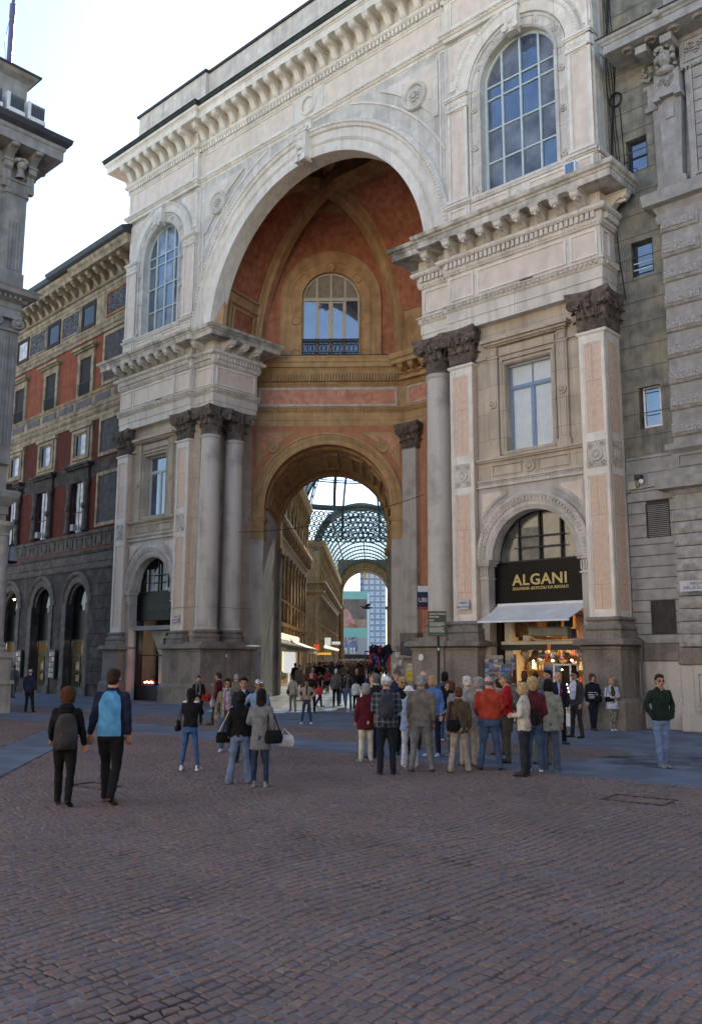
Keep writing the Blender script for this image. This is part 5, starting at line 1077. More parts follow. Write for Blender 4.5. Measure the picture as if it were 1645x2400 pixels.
rb(M().sweep(P_, [(-.1, 16.1), (.06, 16.1), (.06, 16.62), (.14, 16.68), (.2, 16.78), (.14, 16.84), (-.1, 16.86)]), 'sill_band', SOOTL); 
for k in range(9): x = -1.5-k*2.15; M().box(x-.85, x+.85, -.09, -.05, 16.16, 16.55).build('sill_panel', [mat('dark_panel_stone', (.14, .135, .14), .8, .2, 4, .2, streak=.4)], RBr)
rb(M().sweep(P_, [(-.1, 20.1), (.1, 20.1), (.14, 20.2), (.06, 20.24), (.06, 20.6), (.14, 20.7), (.14, 20.76), (-.1, 20.8)]), 'attic_string', SOOTL)
rb(M().box(-BW, .2, -.05, 0, 20.8, 22.5), 'attic_wall', SOOTL)
rb(M().sweep(P_, [(-.1, 22.45), (.08, 22.45), (.1, 22.6), (.16, 22.65), (.16, 22.8), (.24, 22.95), (.24, 23.0), (.1, 23.02), (.1, 23.75), (-.1, 23.75)]), 'bracket_string', SOOTL)
cz = rb(M().sweep([(-BW, 0), (-5.2, 0), (-5.2, -.2), (.2, -.2)], [(-.3, 23.75), (.95, 23.75), (.95, 24.0), (1.05, 24.1), (1.1, 24.25), (-.3, 24.3)]), 'corona', SOOTL)
rb(M().sweep([(-BW, 0), (-7.4, 0), (-7.4, -.25), (.2, -.25)], [(-.3, 24.25), (1.05, 24.25), (1.22, 24.35), (1.3, 24.6), (-.3, 25.3)]), 'roof_edge', ROOFD)
for k in range(26):
    x = -1.1-k*.88; M().xprism([(0, 0), (-.85, 0), (-.88, -.1), (-.8, -.22), (-.5, -.28), (-.3, -.45), (-.14, -.72), (0, -.74)], x-.13, x+.13).ell((x, -.62, -.3), (.12, .16, .1), 6, 4).build('cornice_bracket', [SOOTL], cz).location = (0, -.1, 23.75)
q = M()
for k in range(150): q.box(-.3-k*.15, -.22-k*.15, -.3, -.2, 22.84, 22.98)
for k in range(150): q.ell((-.3-k*.15, -.1, 15.56), (.06, .03, .14), 5, 3); q.ell((-.3-k*.15, -.1, 20.42), (.06, .03, .1), 5, 3)
tag(rb(q, 'dentil_row', SOOTL), kind='stuff')
WX = [-5.75, -10.1, -14.4, -18.7]
FIG = mat('dark_figured_panel', (.085, .088, .095), .8, .9, 9, .8, 10, tint=(.22, .22, .22), tints=.6)
for i, c in enumerate(WX):
    # attic square window and carved panel
    w_ = M().frame(c-.82, c+.82, 20.85, 22.4, -.12, .02, .12).frame(c-.7, c+.7, 20.97, 22.28, -.09, .02, .1).build('attic_window', [mat('dark_window_stone', (.06, .05, .045), .8)], RBr); M().box(c-.6, c+.6, -.06, -.05, 21.07, 22.18).build('pane', [GLASSD if i != 2 else CURT], w_)
    f = M().frame(c-3.3, c-1.05, 20.9, 22.35, -.1, .0, .09).build('panel_border', [SOOTL], RBr); M().box(c-3.2, c-1.15, -.07, -.04, 21.0, 22.25).build('carved_panel', [FIG], f)
    # upper window with hood
    w_ = M().box(c-.95, c-.66, -.13, .02, 16.86, 19.3).box(c+.66, c+.95, -.13, .02, 16.86, 19.3).box(c-1.0, c+1.0, -.14, .02, 19.05, 19.45).box(c-1.2, c+1.2, -.3, .02, 19.45, 19.55).box(c-1.3, c+1.3, -.42, .02, 19.55, 19.7).build('hooded_window', [SOOTL], RBr); M().box(c-.66, c+.66, -.05, .0, 16.86, 19.05).build('shutter', [mat('dark_brown_shutter', (.03, .024, .02), .6, .3, 20, .3)], w_)
    m = M()
    for k in range(12): m.box(c-.62+k*.11, c-.6+k*.11, -.22, -.2, 16.9, 17.5)
    m.box(c-.66, c+.66, -.23, -.19, 17.5, 17.53).build('window_rail', [IRON], w_)
    # mezzanine window
    w_ = M().frame(c-1.2, c+1.2, 12.85, 15.0, -.12, .02, .22).frame(c-.98, c+.98, 13.05, 14.8, -.2, .02, .2).frame(c-.78, c+.78, 13.25, 14.62, -.1, .02, .1).box(c-1.3, c+1.3, -.2, .02, 12.78, 12.9).box(c-1.25, c+1.25, -.24, 0, 14.85, 15.05).build('mezzanine_window', [SOOTL], RBr); M().box(c-.68, c+.68, -.06, -.03, 13.3, 14.55).build('pane', [GLASSD], w_); M().box(c-.1, c+.42, -.075, -.06, 13.32, 14.5).build('curtain', [CURT], w_)
    # main floor window with small columns
    w_ = M().box(c-1.35, c+1.35, -.35, .02, 12.5, 12.62).box(c-1.45, c+1.45, -.45, .02, 12.62, 12.75).box(c-1.1, c+1.1, -.18, .02, 11.75, 12.5).build('main_window', [SOOT], RBr)
    for s in (-1, 1):
        m = M().lathe(c+s*.98, -.2, [(.2, 8.9), (.22, 9.0), (.17, 9.1), (.15, 9.3), (.14, 11.2), (.16, 11.3), (.15, 11.35), (.22, 11.7), (.24, 11.75), (0, 11.76)], 12).ycyl(c+s*.98, 10.3, [(.0, -.4), (.08, -.4), (.12, -.37), (.16, -.4), (.18, -.3)], 0, 0, 12); m.build('small_column', [mat('worn_dark_string', (0, 0, 0))], w_, 40)
    M().box(c-.7, c+.7, -.05, -.02, 8.9, 11.75).build('pane', [GLASSD], w_); M().box(c-.25, c+.45, -.07, -.05, 8.92, 11.7).build('curtain', [CURT], w_); M().box(c-.7, c+.7, -.09, -.07, 10.0, 10.05).box(c+.05, c+.1, -.09, -.07, 8.9, 11.75).build('glazing_bar', [IRON], w_)
    if i < 2:
        ac = empty('air_conditioner', RBr.matrix_world.translation, 0); ac.matrix_world = Matrix.Translation(fw(-13.4, 1.3)) @ Matrix.Rotation(AF-PI/2-math.radians(2.87), 4, 'Z') @ Matrix.Translation((c+.15, -.35, 8.95)); tag(ac, ('white air conditioner box on the sill of the dark window nearest the arch', 'white air conditioner box on the sill of the second dark window')[i], 'air conditioner'); M().bbox(-.25, .25, -.25, .1, 0, .45, .02).build('casing', [mat('grey_white_casing', (.42, .42, .41), .6)], ac); ac.scale = (.7, .7, .75); m = M()
        for k in range(7): m.box(-.2, .2, -.262, -.25, .06+k*.05, .08+k*.05)
        m.build('grille', [PIPE], ac)
# blind end bay panels
for z0_, z1_ in ((16.95, 20.0), (12.9, 15.1), (9.0, 12.0)):
    f = M().frame(-3.85, -.35, z0_, z1_, -.1, .02, .2).build('blind_bay_border', [SOOTL], RBr); M().box(-3.6, -.6, -.04, .0, z0_+.2, z1_-.2).build('blind_bay_panel', [mat('slate_panel', (.085, .085, .09), .8, .25, 3, .2, streak=.6)], f)
f = M().frame(-3.7, -.6, 20.9, 22.4, -.12, .0, .12).build('blind_bay_border', [mat('orange_stained_border', (.36, .17, .07), .85, .3, 4, .2)], RBr); M().box(-3.55, -.7, -.07, -.04, 21.05, 22.25).build('carved_panel', [FIG], f)
M().box(-BW, .2, 1.6, 3.2, 0, 24.2).box(-BW, .2, .5, 1.6, 23.6, 24.2).build('rear_mass', [BRICKR], RBr)

# ---- grey palace at the far left, its flank seen edge-on
GP = empty('grey_corner_palace', fw(-6.55, -8.75), AF, 'grey stone palace corner with fluted pilasters, carved heads and roof lamps at the left edge', 'building')
# local x runs along the facade axis V (towards the corner at x=0), local -y faces the square
def gp(m, name, mt=FARG, par=None, sm=None): return m.build(name, [mt], par or GP, sm)
GPT = [(-14, 0), (0, 0), (0, 4)]
gp(M().box(-14, -.25, .35, 12, 0, 24.5), 'core_wall')
def gsw(prof, name, mt=FARG, off=0): return gp(M().sweep([(-14, -off), (off, -off), (off, 4)], prof), name, mt)
gp(M().box(-.6, .5, -.25, .9, 0, 1.05), 'pedestal', mat('pale_pedestal', (.42, .40, .36), .8, .15, 3, .2, streak=.5)); gp(M().box(-.67, .57, -.32, .95, 1.05, 1.18).box(-.57, .45, -.22, .9, 1.18, 2.0).box(-.67, .57, -.32, .95, 2.0, 2.2), 'pedestal_cap', mat('pale_pedestal', (0, 0, 0)))
gp(M().lathe(-.06, .3, [(.5, 2.2), (.5, 2.32), (.44, 2.4), (.46, 2.5), (.4, 2.56), (.38, 2.7), (.36, 5.2), (.33, 6.5), (.37, 6.55), (.33, 6.62), (.38, 6.75), (.46, 6.85), (.5, 6.9), (.5, 7.05), (0, 7.06)], 26), 'corner_column', mat('pale_pedestal', (0, 0, 0)), None, 35)
gsw([(-.4, 7.05), (0, 7.05), (0, 7.3), (.05, 7.32), (.05, 7.6), (.18, 7.75), (.32, 7.95), (.36, 8.15), (.32, 8.2), (-.4, 8.25)], 'porch_entablature'); gsw([(-.4, 8.2), (-.05, 8.2), (-.05, 9.2), (.02, 9.25), (.02, 9.4), (-.4, 9.45)], 'porch_attic')
PI_ = [(-.95, .0), (-3.9, -2.9)]
for xa, xb in ((-.95, -.1), (-3.8, -2.95)):
    p = gp(M().box(xa, xb, -.12, .4, 9.4, 14.4), 'fluted_pilaster'); m = M()
    for k in range(6): m.box(xa+.07+k*.125, xa+.13+k*.125, -.155, -.12, 9.9, 14.2)
    gp(m, 'flutes', FARG, p); m = M().box(xa-.05, xb+.05, -.2, .4, 14.4, 14.5)
    for x in (xa, xb): m.ycyl(x, 14.75, [(0, -.3), (.08, -.28), (.1, -.22), (.17, -.22), (.2, -.26), (.24, -.2), (.24, .1)], 0, 0, 16)
    m.box(xa-.1, xb+.1, -.24, .4, 14.9, 15.05); gp(m, 'ionic_capital', FARG, p, 40); gp(M().box(xa-.06, xb+.06, -.2, .4, 9.2, 9.45).box(xa-.03, xb+.03, -.16, .4, 9.45, 9.6), 'pilaster_base', FARG, p)
    T = Matrix.Translation((.02, 0, 0)) @ Matrix.Rotation(PI/2, 4, 'Z')
gsw([(-.4, 15.05), (.02, 15.05), (.02, 15.35), (.06, 15.38), (.06, 15.6), (.2, 15.66), (.2, 15.78), (.5, 15.85), (.55, 16.0), (.62, 16.08), (-.4, 16.2)], 'middle_cornice')
m = M()
for k in range(60): m.box(-12+k*.2, -11.9+k*.2, -.32, -.2, 15.68, 15.8)
tag(gp(m, 'dentil_row'), kind='stuff')
gp(M().box(-14, 0, 0, .4, 9.4, 15.1).box(-14, 0, 0, .4, 16.1, 23), 'facade_wall')
for k in range(22): stone(GP, -2.9, -.98, 9.5+k*.25 if k < 20 else 0, 9.74+k*.25 if k < 20 else .1, 0, .02, FARG) if k < 20 else None
for k in range(13): stone(GP, -3.2, -.98, 16.9+k*.36, 17.25+k*.36, 0, .02, FARG)
gp(M().box(-1.0, -.02, -.2, .4, 16.2, 16.9).box(-.92, -.08, -.14, .4, 16.9, 20.6), 'upper_pilaster'); m = M()
for k in range(5): m.box(-.8+k*.13, -.73+k*.13, -.17, -.14, 17.0, 19.3)
gp(m, 'flutes')
gp(M().box(-.95, -.05, -.2, .4, 20.6, 21.4).box(-.98, 0, -.26, .4, 21.3, 21.45), 'pilaster_head'); m = M()
for k in range(5): m.box(-.8+k*.13, -.73+k*.13, -.23, -.2, 20.65, 21.25)
gp(m, 'flutes')
hd = M().ell((-.5, -.42, 22.2), (.19, .19, .27), 12, 9).ell((-.5, -.6, 22.15), (.035, .05, .06), 6, 4).ell((-.5, -.57, 22.04), (.07, .04, .02), 8, 4).lathe(-.5, -.35, [(.2, 21.45), (.13, 21.8), (.13, 22.1)], 10)
for k in range(30): a = random.uniform(0, 2*PI); hd.ell((-.5+.22*math.cos(a), -.38+.2*math.sin(a), 22.4+random.uniform(-.05, .1)), (.08, .07, .07), 5, 4)
gp(hd, 'carved_head', FARG, None, 60)
def console(x, y=0, T=None):
    m = M().xprism([(0, 20.9), (-.22, 20.9), (-.24, 21.0), (-.2, 21.9), (-.3, 21.95), (-.36, 22.0), (-.36, 22.4), (-.3, 22.45), (-.42, 22.7), (-.7, 22.9), (-.85, 22.95), (-.9, 23.1), (0, 23.1)], -.16, .16).ell((0, -.84, 22.98), (.17, .12, .12), 8, 5).box(-.2, .2, -.4, 0, 22.3, 22.45)
    o = gp(m, 'console', FARG, None, 40); o.location = (x, y, 0); return o
for x in (-.98, .0, -2.1, -3.2, -4.3): console(x)
for y in (.5, 1.3, 2.1, 2.9): o = console(0); o.location = (0, y, 0); o.rotation_euler = (0, 0, PI/2)
gp(M().box(-4.5, 0, -.05, .1, 20.6, 22.9).sweep([(-14, 0), (0, 0), (0, 4)], [(-.1, 21.35), (.12, 21.4), (.12, 21.55), (-.1, 21.6)]), 'frieze')
gsw([(-.4, 23.05), (.95, 23.05), (.95, 23.5), (1.0, 23.55), (1.04, 23.7), (-.4, 23.75)], 'great_corona'); gsw([(-.4, 23.7), (1.05, 23.7), (1.18, 23.95), (1.22, 24.25), (-.4, 24.6)], 'roof_gutter', ROOFD)
gp(M().box(-14, -.1, .4, 3.5, 24.3, 28.9), 'attic'); gp(M().box(-14, .05, .25, 3.6, 25.6, 25.75).frame(-6, -1.4, 26.4, 28.2, .34, .42, .1), 'attic_moulding'); gp(M().sweep([(-14, .4), (-.1, .4), (-.1, 3.5)], [(-.2, 28.5), (0, 28.5), (.25, 28.75), (.35, 28.95), (-.2, 28.95)]), 'attic_cornice'); gp(M().sweep([(-14, .4), (-.1, .4), (-.1, 3.5)], [(-.2, 28.95), (.4, 28.95), (.42, 29.08), (-.2, 29.1)]), 'attic_coping', ROOFD)
GPM = Matrix.Translation(fw(-6.55, -8.75)) @ Matrix.Rotation(AF, 4, 'Z')
for k in range(4):
    x = (-.2, -1.05, -1.95, -2.75)[k]; o = empty('roof_floodlight', (0, 0, 0)); o.matrix_world = GPM @ Matrix.Translation((x-.5, -.75, 22.85)); tag(o, ('ribbed metal floodlight on the grey palace cornice, nearest its corner', 'ribbed metal floodlight second from the corner on the grey palace cornice', 'ribbed metal floodlight third from the corner on the grey palace cornice', 'ribbed metal floodlight cut by the left edge of the photograph')[k], 'floodlight', 'floodlights on the palace cornice')
    M().box(0, .12, -.3, .3, 0, .75).box(.1, .72, -.35, -.1, -.05, .12).build('housing', [WHITEP], o); m = M()
    for j in range(9): m.box(.14+j*.065, .17+j*.065, -.3, .25, .12, .72)
    m.build('cooling_fins', [PIPE], o)
fp = M().tube([GPM @ Vector((-.85, .6, 25.5)), GPM @ Vector((-.85, .6, 28.0))], .11, 10).tube([GPM @ Vector((-.85, .6, 28.0)), GPM @ Vector((-.85, .6, 28.6))], .13, 10).tube([GPM @ Vector((-.85, .6, 28.6)), GPM @ Vector((-.85, .6, 42))], .07, 8).tube([GPM @ Vector((-.97, .6, 25.8)), GPM @ Vector((-1.1, .6, 26.8)), GPM @ Vector((-.95, .6, 27.9))], .012, 4)
tag(fp.build('flagpole', [mat('purple_grey_pole', (.12, .12, .2), .4, .1)], None, 40), 'thin dark flagpole standing on the roof of the grey palace', 'flagpole')
def zmap(z, P=((-1, -1), (16.2, 16.2), (20.6, 20.0), (23.05, 21.75), (23.75, 22.35), (24.3, 22.7), (29.1, 25.6), (60, 60))):
    for (a, b), (c, d) in zip(P, P[1:]):
        if z <= c: return b+(z-a)*(d-b)/(c-a)
    return z
for o in [c for c in GP.children]+[c2 for c in GP.children for c2 in c.children]:
    if o.type == 'MESH':
        for v in o.data.vertices: v.co.z = zmap(v.co.z)
# wall lantern under the porch and cameras
ln = empty('wall_lantern', (0, 0, 0)); ln.matrix_world = GPM @ Matrix.Translation((.9, 1.2, 5.6)); tag(ln, 'black hanging lantern with pale glass beside the grey corner column', 'lantern'); M().lathe(0, 0, [(.05, 0), (.24, .06), (.26, .1), (.2, .12)], 8).tube([(0, 0, .75), (0, 0, 1.4), (-.3, -.3, 1.5), (-.9, -.9, 1.45)], .025, 5).lathe(0, 0, [(.1, .72), (.14, .7), (.05, .8)], 8).build('lantern_frame', [IRON], ln); M().lathe(0, 0, [(.2, .12), (.1, .7)], 8).build('lantern_glass', [mat('frosted_glass', (.35, .38, .42), .3)], ln)
M().box(-.2, .0, -.1, .1, 0, .12).build  # noqa
cm = empty('security_camera', (0, 0, 0)); cm.matrix_world = GPM @ Matrix.Translation((.4, .4, 8.25)); tag(cm, 'dark security camera and bracket on the ledge of the grey palace', 'camera'); M().box(-.5, -.2, -.3, -.05, 0, .28).tube([(-.3, -.2, .25), (-.05, -.5, .42)], .02, 5).build('bracket', [IRON], cm); M().ell((.1, -.4, .12), (.12, .16, .1), 8, 5).box(0, .25, -.5, -.2, -.05, .02).build('camera_body', [IRON], cm)
# ================================================================== ground of the square
def in_view(P, pad=1.2):
    x, y = P[:, 0], P[:, 1]; return (y > 3.2) & (np.abs(x) < .405*y+pad)
MORTAR = mat('sandy_mortar', (.15, .158, .175), .95, .5, 1.6, .6, 60)
PAVE = mat('blue_grey_paving', (.155, .178, .225), .75, .16, 1.3, .12, 30, dirt=(.11, .11, .115), dirts=.7, joints=(1.6, .8))
def pavemat():
    m = PAVE; n = m.node_tree
    for nd in n.nodes:
        if nd.type == 'TEX_BRICK':
            tc = [k for k in n.nodes if k.type == 'TEX_COORD'][0]; n.links.new(tc.outputs['Object'], nd.inputs[0])
pavemat()
gb = M().box(-400, 400, -300, 500, -.3, -.03).build('ground', [mat('far_asphalt', (.12, .12, .125), .9, .2, 2, .2)]); tag(gb, kind='structure')
cbase = M().box(-60, 45, -62, -9.8, -.2, -.008).box(-40, 25, -7.8, -5.2, -.2, -.008).build('cobble_bedding', [MORTAR]); cbase.matrix_world = FM.copy(); tag(cbase, kind='structure')
p1 = M().box(-60, 45, -9.8, -7.8, -.2, .004).box(-60, 45, -5.2, 14, -.2, .004).build('pavement', [PAVE]); p1.matrix_world = FM.copy(); tag(p1, kind='structure')
SA = [(-5.55, 12.0), (-5.92, 15.5), (-6.23, 17.7), (-6.56, 20.2), (-7.3, 26.2)]; SB = [(-7.25, 12.0), (-7.62, 17), (-7.79, 20.3), (-8.17, 23.0), (-8.7, 26.5)]
def strip(A, B, z):
    vs = [(x, y, z) for x, y in A]+[(x, y, z) for x, y in B]; n = len(A); return M().vf(vs, [(i, i+1, n+i+1, n+i) for i in range(n-1)])
sp_ = M().vf([(x, y, .006) for x, y in SA]+[(x, y, .006) for x, y in SB]+[(x, y, -.2) for x, y in SA], [(i, i+1, 5+i+1, 5+i) for i in range(4)]+[(i, i+1, 10+i+1, 10+i) for i in range(4)]).build('paving_strip', [PAVE]); tag(sp_, kind='structure')
def stripmask(W):   # inside left strip
    y = W[:, 1]; xa = np.interp(y, [p[1] for p in SA], [p[0] for p in SA]); xb = np.interp(y, [p[1] for p in SB], [p[0] for p in SB]); return (W[:, 0] < xa+.06) & (W[:, 0] > xb-.06)
CB = bpy.data.materials.new('porphyry_cobble'); CB.use_nodes = True; n = CB.node_tree; b_ = n.nodes['Principled BSDF']
at_ = n.nodes.new('ShaderNodeAttribute'); at_.attribute_name = 'tone'; cr = n.nodes.new('ShaderNodeValToRGB'); e = cr.color_ramp.elements
e[0].position = 0; e[0].color = (.112, .084, .088, 1); e[1].position = 1; e[1].color = (.20, .15, .115, 1)
for pos, c in ((.25, (.146, .104, .093)), (.5, (.168, .112, .092)), (.72, (.138, .107, .106)), (.88, (.165, .10, .08))): q = e.new(pos); q.color = (*c, 1)
n.links.new(at_.outputs['Fac'], cr.inputs[0]); ge = n.nodes.new('ShaderNodeNewGeometry'); nz = n.nodes.new('ShaderNodeTexNoise'); nz.inputs['Scale'].default_value = 34; nz.inputs['Detail'].default_value = 8; n.links.new(ge.outputs['Position'], nz.inputs['Vector'])
nz2 = n.nodes.new('ShaderNodeTexNoise'); nz2.inputs['Scale'].default_value = .55; nz2.inputs['Detail'].default_value = 5; n.links.new(ge.outputs['Position'], nz2.inputs['Vector'])
mr = n.nodes.new('ShaderNodeMapRange'); mr.inputs[1].default_value = .3; mr.inputs[2].default_value = .7; mr.inputs[3].default_value = .88; mr.inputs[4].default_value = 1.45; n.links.new(nz.outputs[0], mr.inputs[0])
mr2 = n.nodes.new('ShaderNodeMapRange'); mr2.inputs[1].default_value = .35; mr2.inputs[2].default_value = .65; mr2.inputs[3].default_value = .85; mr2.inputs[4].default_value = 1.12; n.links.new(nz2.outputs[0], mr2.inputs[0])
mu = n.nodes.new('ShaderNodeMath'); mu.operation = 'MULTIPLY'; n.links.new(mr.outputs[0], mu.inputs[0]); n.links.new(mr2.outputs[0], mu.inputs[1])
vm = n.nodes.new('ShaderNodeVectorMath'); vm.operation = 'SCALE'; n.links.new(cr.outputs[0], vm.inputs[0]); n.links.new(mu.outputs[0], vm.inputs['Scale']); n.links.new(vm.outputs[0], b_.inputs['Base Color']); b_.inputs['Roughness'].default_value = .72
bp = n.nodes.new('ShaderNodeBump'); bp.inputs['Strength'].default_value = .5; bp.inputs['Distance'].default_value = .01; n.links.new(nz.outputs[0], bp.inputs['Height']); n.links.new(bp.outputs[0], b_.inputs['Normal'])
# cobble rows run along the facade's depth axis
RWD = .108
def rows(x0, x1, y0, y1):
    out = []
    x = x0-RWD
    while x < x1:
        x += random.uniform(.096, .122); y = y0+random.random()*.1
        while y < y1:
            L = random.uniform(.088, .128); out.append((x, y+L/2, L)); y += L
    return np.array(out)
ca_ = np.concatenate([rows(-22, 24, -46, -9.85), rows(-24, 16, -7.78, -5.22)])
rng = np.random.default_rng(3)
wob = lambda y, x: .09*np.sin(y*1.15+x*.35)+.24*np.sin(y*.37+1.3+x*.13)+.03*np.sin(y*2.9+x*1.7)
cx = ca_[:, 0]+RWD/2+wob(ca_[:, 1], ca_[:, 0]); cy = ca_[:, 1]; 
Wx = ORI.x+UW.x*cx+VW.x*cy; Wy = ORI.y+UW.y*cx+VW.y*cy; Wp = np.stack([Wx, Wy], 1)
k_ = in_view(Wp) & ~stripmask(Wp)
# left patch beside the strip keeps cobbles, the grey areas do not; keep cobbles out of the paved bands
k_ &= ~(((cy > -9.86) & (cy < -7.74)) | (cy > -5.2))
cx, cy, cl, Wp = cx[k_], cy[k_], ca_[k_, 2], Wp[k_]
N_ = len(cx); hw = (RWD-.017+rng.uniform(-.014, .008, N_))/2; hl = (cl-.015+rng.uniform(-.013, .006, N_))/2
off = rng.uniform(-.011, .011, (N_, 4, 2)); zt = rng.uniform(-.004, .003, N_); tilt = rng.uniform(-.035, .035, (N_, 2))
sg = np.array([(-1, -1), (1, -1), (1, 1), (-1, 1)], float); ang = rng.uniform(-.12, .12, N_)
def cob_verts(i):
    V = []
    for lev, (s_, z) in enumerate(((1.0, -.03), (1.0, -.009), (.87, .0))):
        for q in range(4):
            a = sg[q, 0]*hw[i]*s_+off[i, q, 0]; b = sg[q, 1]*hl[i]*s_+off[i, q, 1]; c, s = math.cos(ang[i]), math.sin(ang[i]); V.append((a*c-b*s, a*s+b*c, z+zt[i]*(lev > 0)+(a*tilt[i, 0]+b*tilt[i, 1])*(lev > 0)))
    V.append((0, 0, .0045+zt[i])); return V
CF = [(0, 1, 5, 4), (1, 2, 6, 5), (2, 3, 7, 6), (3, 0, 4, 7), (4, 5, 9, 8), (5, 6, 10, 9), (6, 7, 11, 10), (7, 4, 8, 11), (8, 9, 12), (9, 10, 12), (10, 11, 12), (11, 8, 12)]
tone = np.clip(rng.normal(.45, .22, N_), 0, 1)
vis = np.abs(Wp[:, 0]) < .39*Wp[:, 1]; d_ = Wp[:, 1]+np.where((Wp[:, 1] > 4.72) & vis, 0, 500); order = np.argsort(d_); first = order[:300]; rest = order[300:]
plaza = empty('cobbled_square', ORI, AF-PI/2, kind='structure')
tf = lambda me, v: (me.attributes.new('tone', 'FLOAT', 'POINT').data.foreach_set('value', v), me)[1]
VAR = []
for v in range(14):
    i = int(first[v*20]); me = bpy.data.meshes.new('cobble'); me.from_pydata(cob_verts(i), [], CF); me.materials.append(CB); tf(me, [float(tone[i])]*13); smooth_me(me, 35); VAR.append((me, hw[i], hl[i]))
for j, i in enumerate(first):
    me, a, b = VAR[j % 14]; o = inst('cobble', me, plaza, (cx[i], cy[i], 0), random.choice((0, PI)), (hw[i]/a, hl[i]/b, 1))
VV = np.empty((len(rest), 13, 3))
for lev, (s_, z) in enumerate(((1.0, -.03), (1.0, -.009), (.87, .0))):
    for q in range(4):
        a = sg[q, 0]*hw[rest]*s_+off[rest, q, 0]; b = sg[q, 1]*hl[rest]*s_+off[rest, q, 1]; c, s = np.cos(ang[rest]), np.sin(ang[rest])
        VV[:, lev*4+q, 0] = a*c-b*s+cx[rest]; VV[:, lev*4+q, 1] = a*s+b*c+cy[rest]; VV[:, lev*4+q, 2] = z+(zt[rest]+(a*tilt[rest, 0]+b*tilt[rest, 1]))*(lev > 0)
VV[:, 12, 0] = cx[rest]; VV[:, 12, 1] = cy[rest]; VV[:, 12, 2] = .0045+zt[rest]
nR = len(rest); FQ = np.array([f for f in CF if len(f) == 4]); FT = np.array([f for f in CF if len(f) == 3]); base = (np.arange(nR)*13)[:, None, None]
li = np.concatenate([(FQ[None]+base).reshape(-1), (FT[None]+base).reshape(-1)]).astype(np.int32); cnt = np.concatenate([np.full(nR*8, 4), np.full(nR*4, 3)]); st = np.concatenate([[0], np.cumsum(cnt)[:-1]]).astype(np.int32)
me = bpy.data.meshes.new('cobbles'); me.vertices.add(nR*13); me.vertices.foreach_set('co', VV.reshape(-1)); me.loops.add(len(li)); me.loops.foreach_set('vertex_index', li); me.polygons.add(len(cnt)); me.polygons.foreach_set('loop_start', st)
try: me.polygons.foreach_set('loop_total', cnt.astype(np.int32))
except Exception: pass
me.update(); me.validate(); me.materials.append(CB); tf(me, np.repeat(tone[rest], 13)); smooth_me(me, 180); me.set_sharp_from_angle(angle=math.radians(40))
tag(link('cobbles', me, plaza), kind='stuff'); print('cobbles', N_)
# iron covers, litter
for (px, py, w_, l_, lab) in ((1497, 1875, .9, .6, 'dark square access cover set in the cobbles at the right'), (225, 1842, .75, .45, 'dark metal cover in the cobbles behind the walking man')):
    g = ground_at(px, py); o = M().frame(-w_/2, w_/2, -l_/2, l_/2, 0, .012, .02).v; m = M(); m.box(-w_/2, w_/2, -l_/2, -l_/2+.025, -.02, .012).box(-w_/2, w_/2, l_/2-.025, l_/2, -.02, .012).box(-w_/2, -w_/2+.025, -l_/2, l_/2, -.02, .012).box(w_/2-.025, w_/2, -l_/2, l_/2, -.02, .012)
    o = m.build('access_cover', [IRON]); o.location = (g.x, g.y, 0); o.rotation_euler = (0, 0, AF-PI/2+.1); tag(o, lab, 'manhole cover')
sqp = M().box(-60, 45, -62, -44, -.1, .002).build('bounce_paving', [mat('bounce_stone', (.42, .39, .35), .8, .1, 1, .05)]); sqp.matrix_world = FM.copy(); tag(sqp, kind='structure')  # unseen pale sheet added to bounce sunlight back onto the facades
# ---- surroundings outside the frame: the sunlit theatre front behind the camera, trees' worth of dark, side fronts
TH = empty('theatre_front', (0, 0, 0)); TH.matrix_world = FM @ Matrix.Translation((0, -62, 0)); tag(TH, 'cream theatre facade across the square, behind the viewpoint', 'building')
THM = mat('sunlit_cream_facade', (.70, .60, .46), .9, .06, 1, .05)
tb = M().box(-52, 60, -14, 0, 0, 26).box(-16, 16, 0, 3, 0, 6).build('facade_wall', [THM], TH); m = M()
for k in range(17): m.box(-33+k*4.05, -32.3+k*4.05, 0, .35, 7, 15)
m.sweep([(60, 0), (-52, 0)], [(-.3, 24.2), (.3, 24.2), (.9, 25.2), (.9, 26), (-.3, 26)]); m.build('pilasters_and_cornice', [THM], TH)
for k in range(16): M().box(-31.2+k*4.05, -29.4+k*4.05, -.05, .05, 8, 12).build('window', [GLASSD], TH)
LS = empty('side_palace', (0, 0, 0)); LS.matrix_world = FM @ Matrix.Translation((34, -40, 0)); tag(LS, 'ochre palace beside the square, outside the view on the right', 'building'); M().box(0, 12, -18, 40.5, 0, 20).build('wall', [mat('tan_palace', (.42, .35, .26), .9, .1, 1, .05)], LS)
# ================================================================== shops, signs, street things
def fthing(name, x, y, z, label, cat, group=None, rz=0):
    return empty(name, fw(x, y, z), AF-PI/2+rz, label, cat, group)
def wthing(name, x, y, z, label, cat, group=None, rz=0): return empty(name, (x, y, z), rz, label, cat, group)
def lamp(loc, e, col=(1, .62, .3), r=.08):
    d = bpy.data.lights.new('shop_lamp', 'POINT'); d.energy = e; d.color = col; d.shadow_soft_size = r; o = bpy.data.objects.new('shop_lamp', d); COL.objects.link(o); o.location = loc; return o
WARMW = mat('warm_shop_wood', (.30, .17, .08), .7, .3, 5, .1); CREAMP = mat('cream_jamb', (.58, .52, .40), .6, .1, 4, .05)
BULB = emis('lit_bulb', (1, .72, .38), 9); BULBW = emis('lit_spot', (1, .86, .62), 14); BULBR = emis('red_candle_light', (1, .22, .08), 6)
C0 = 10.465
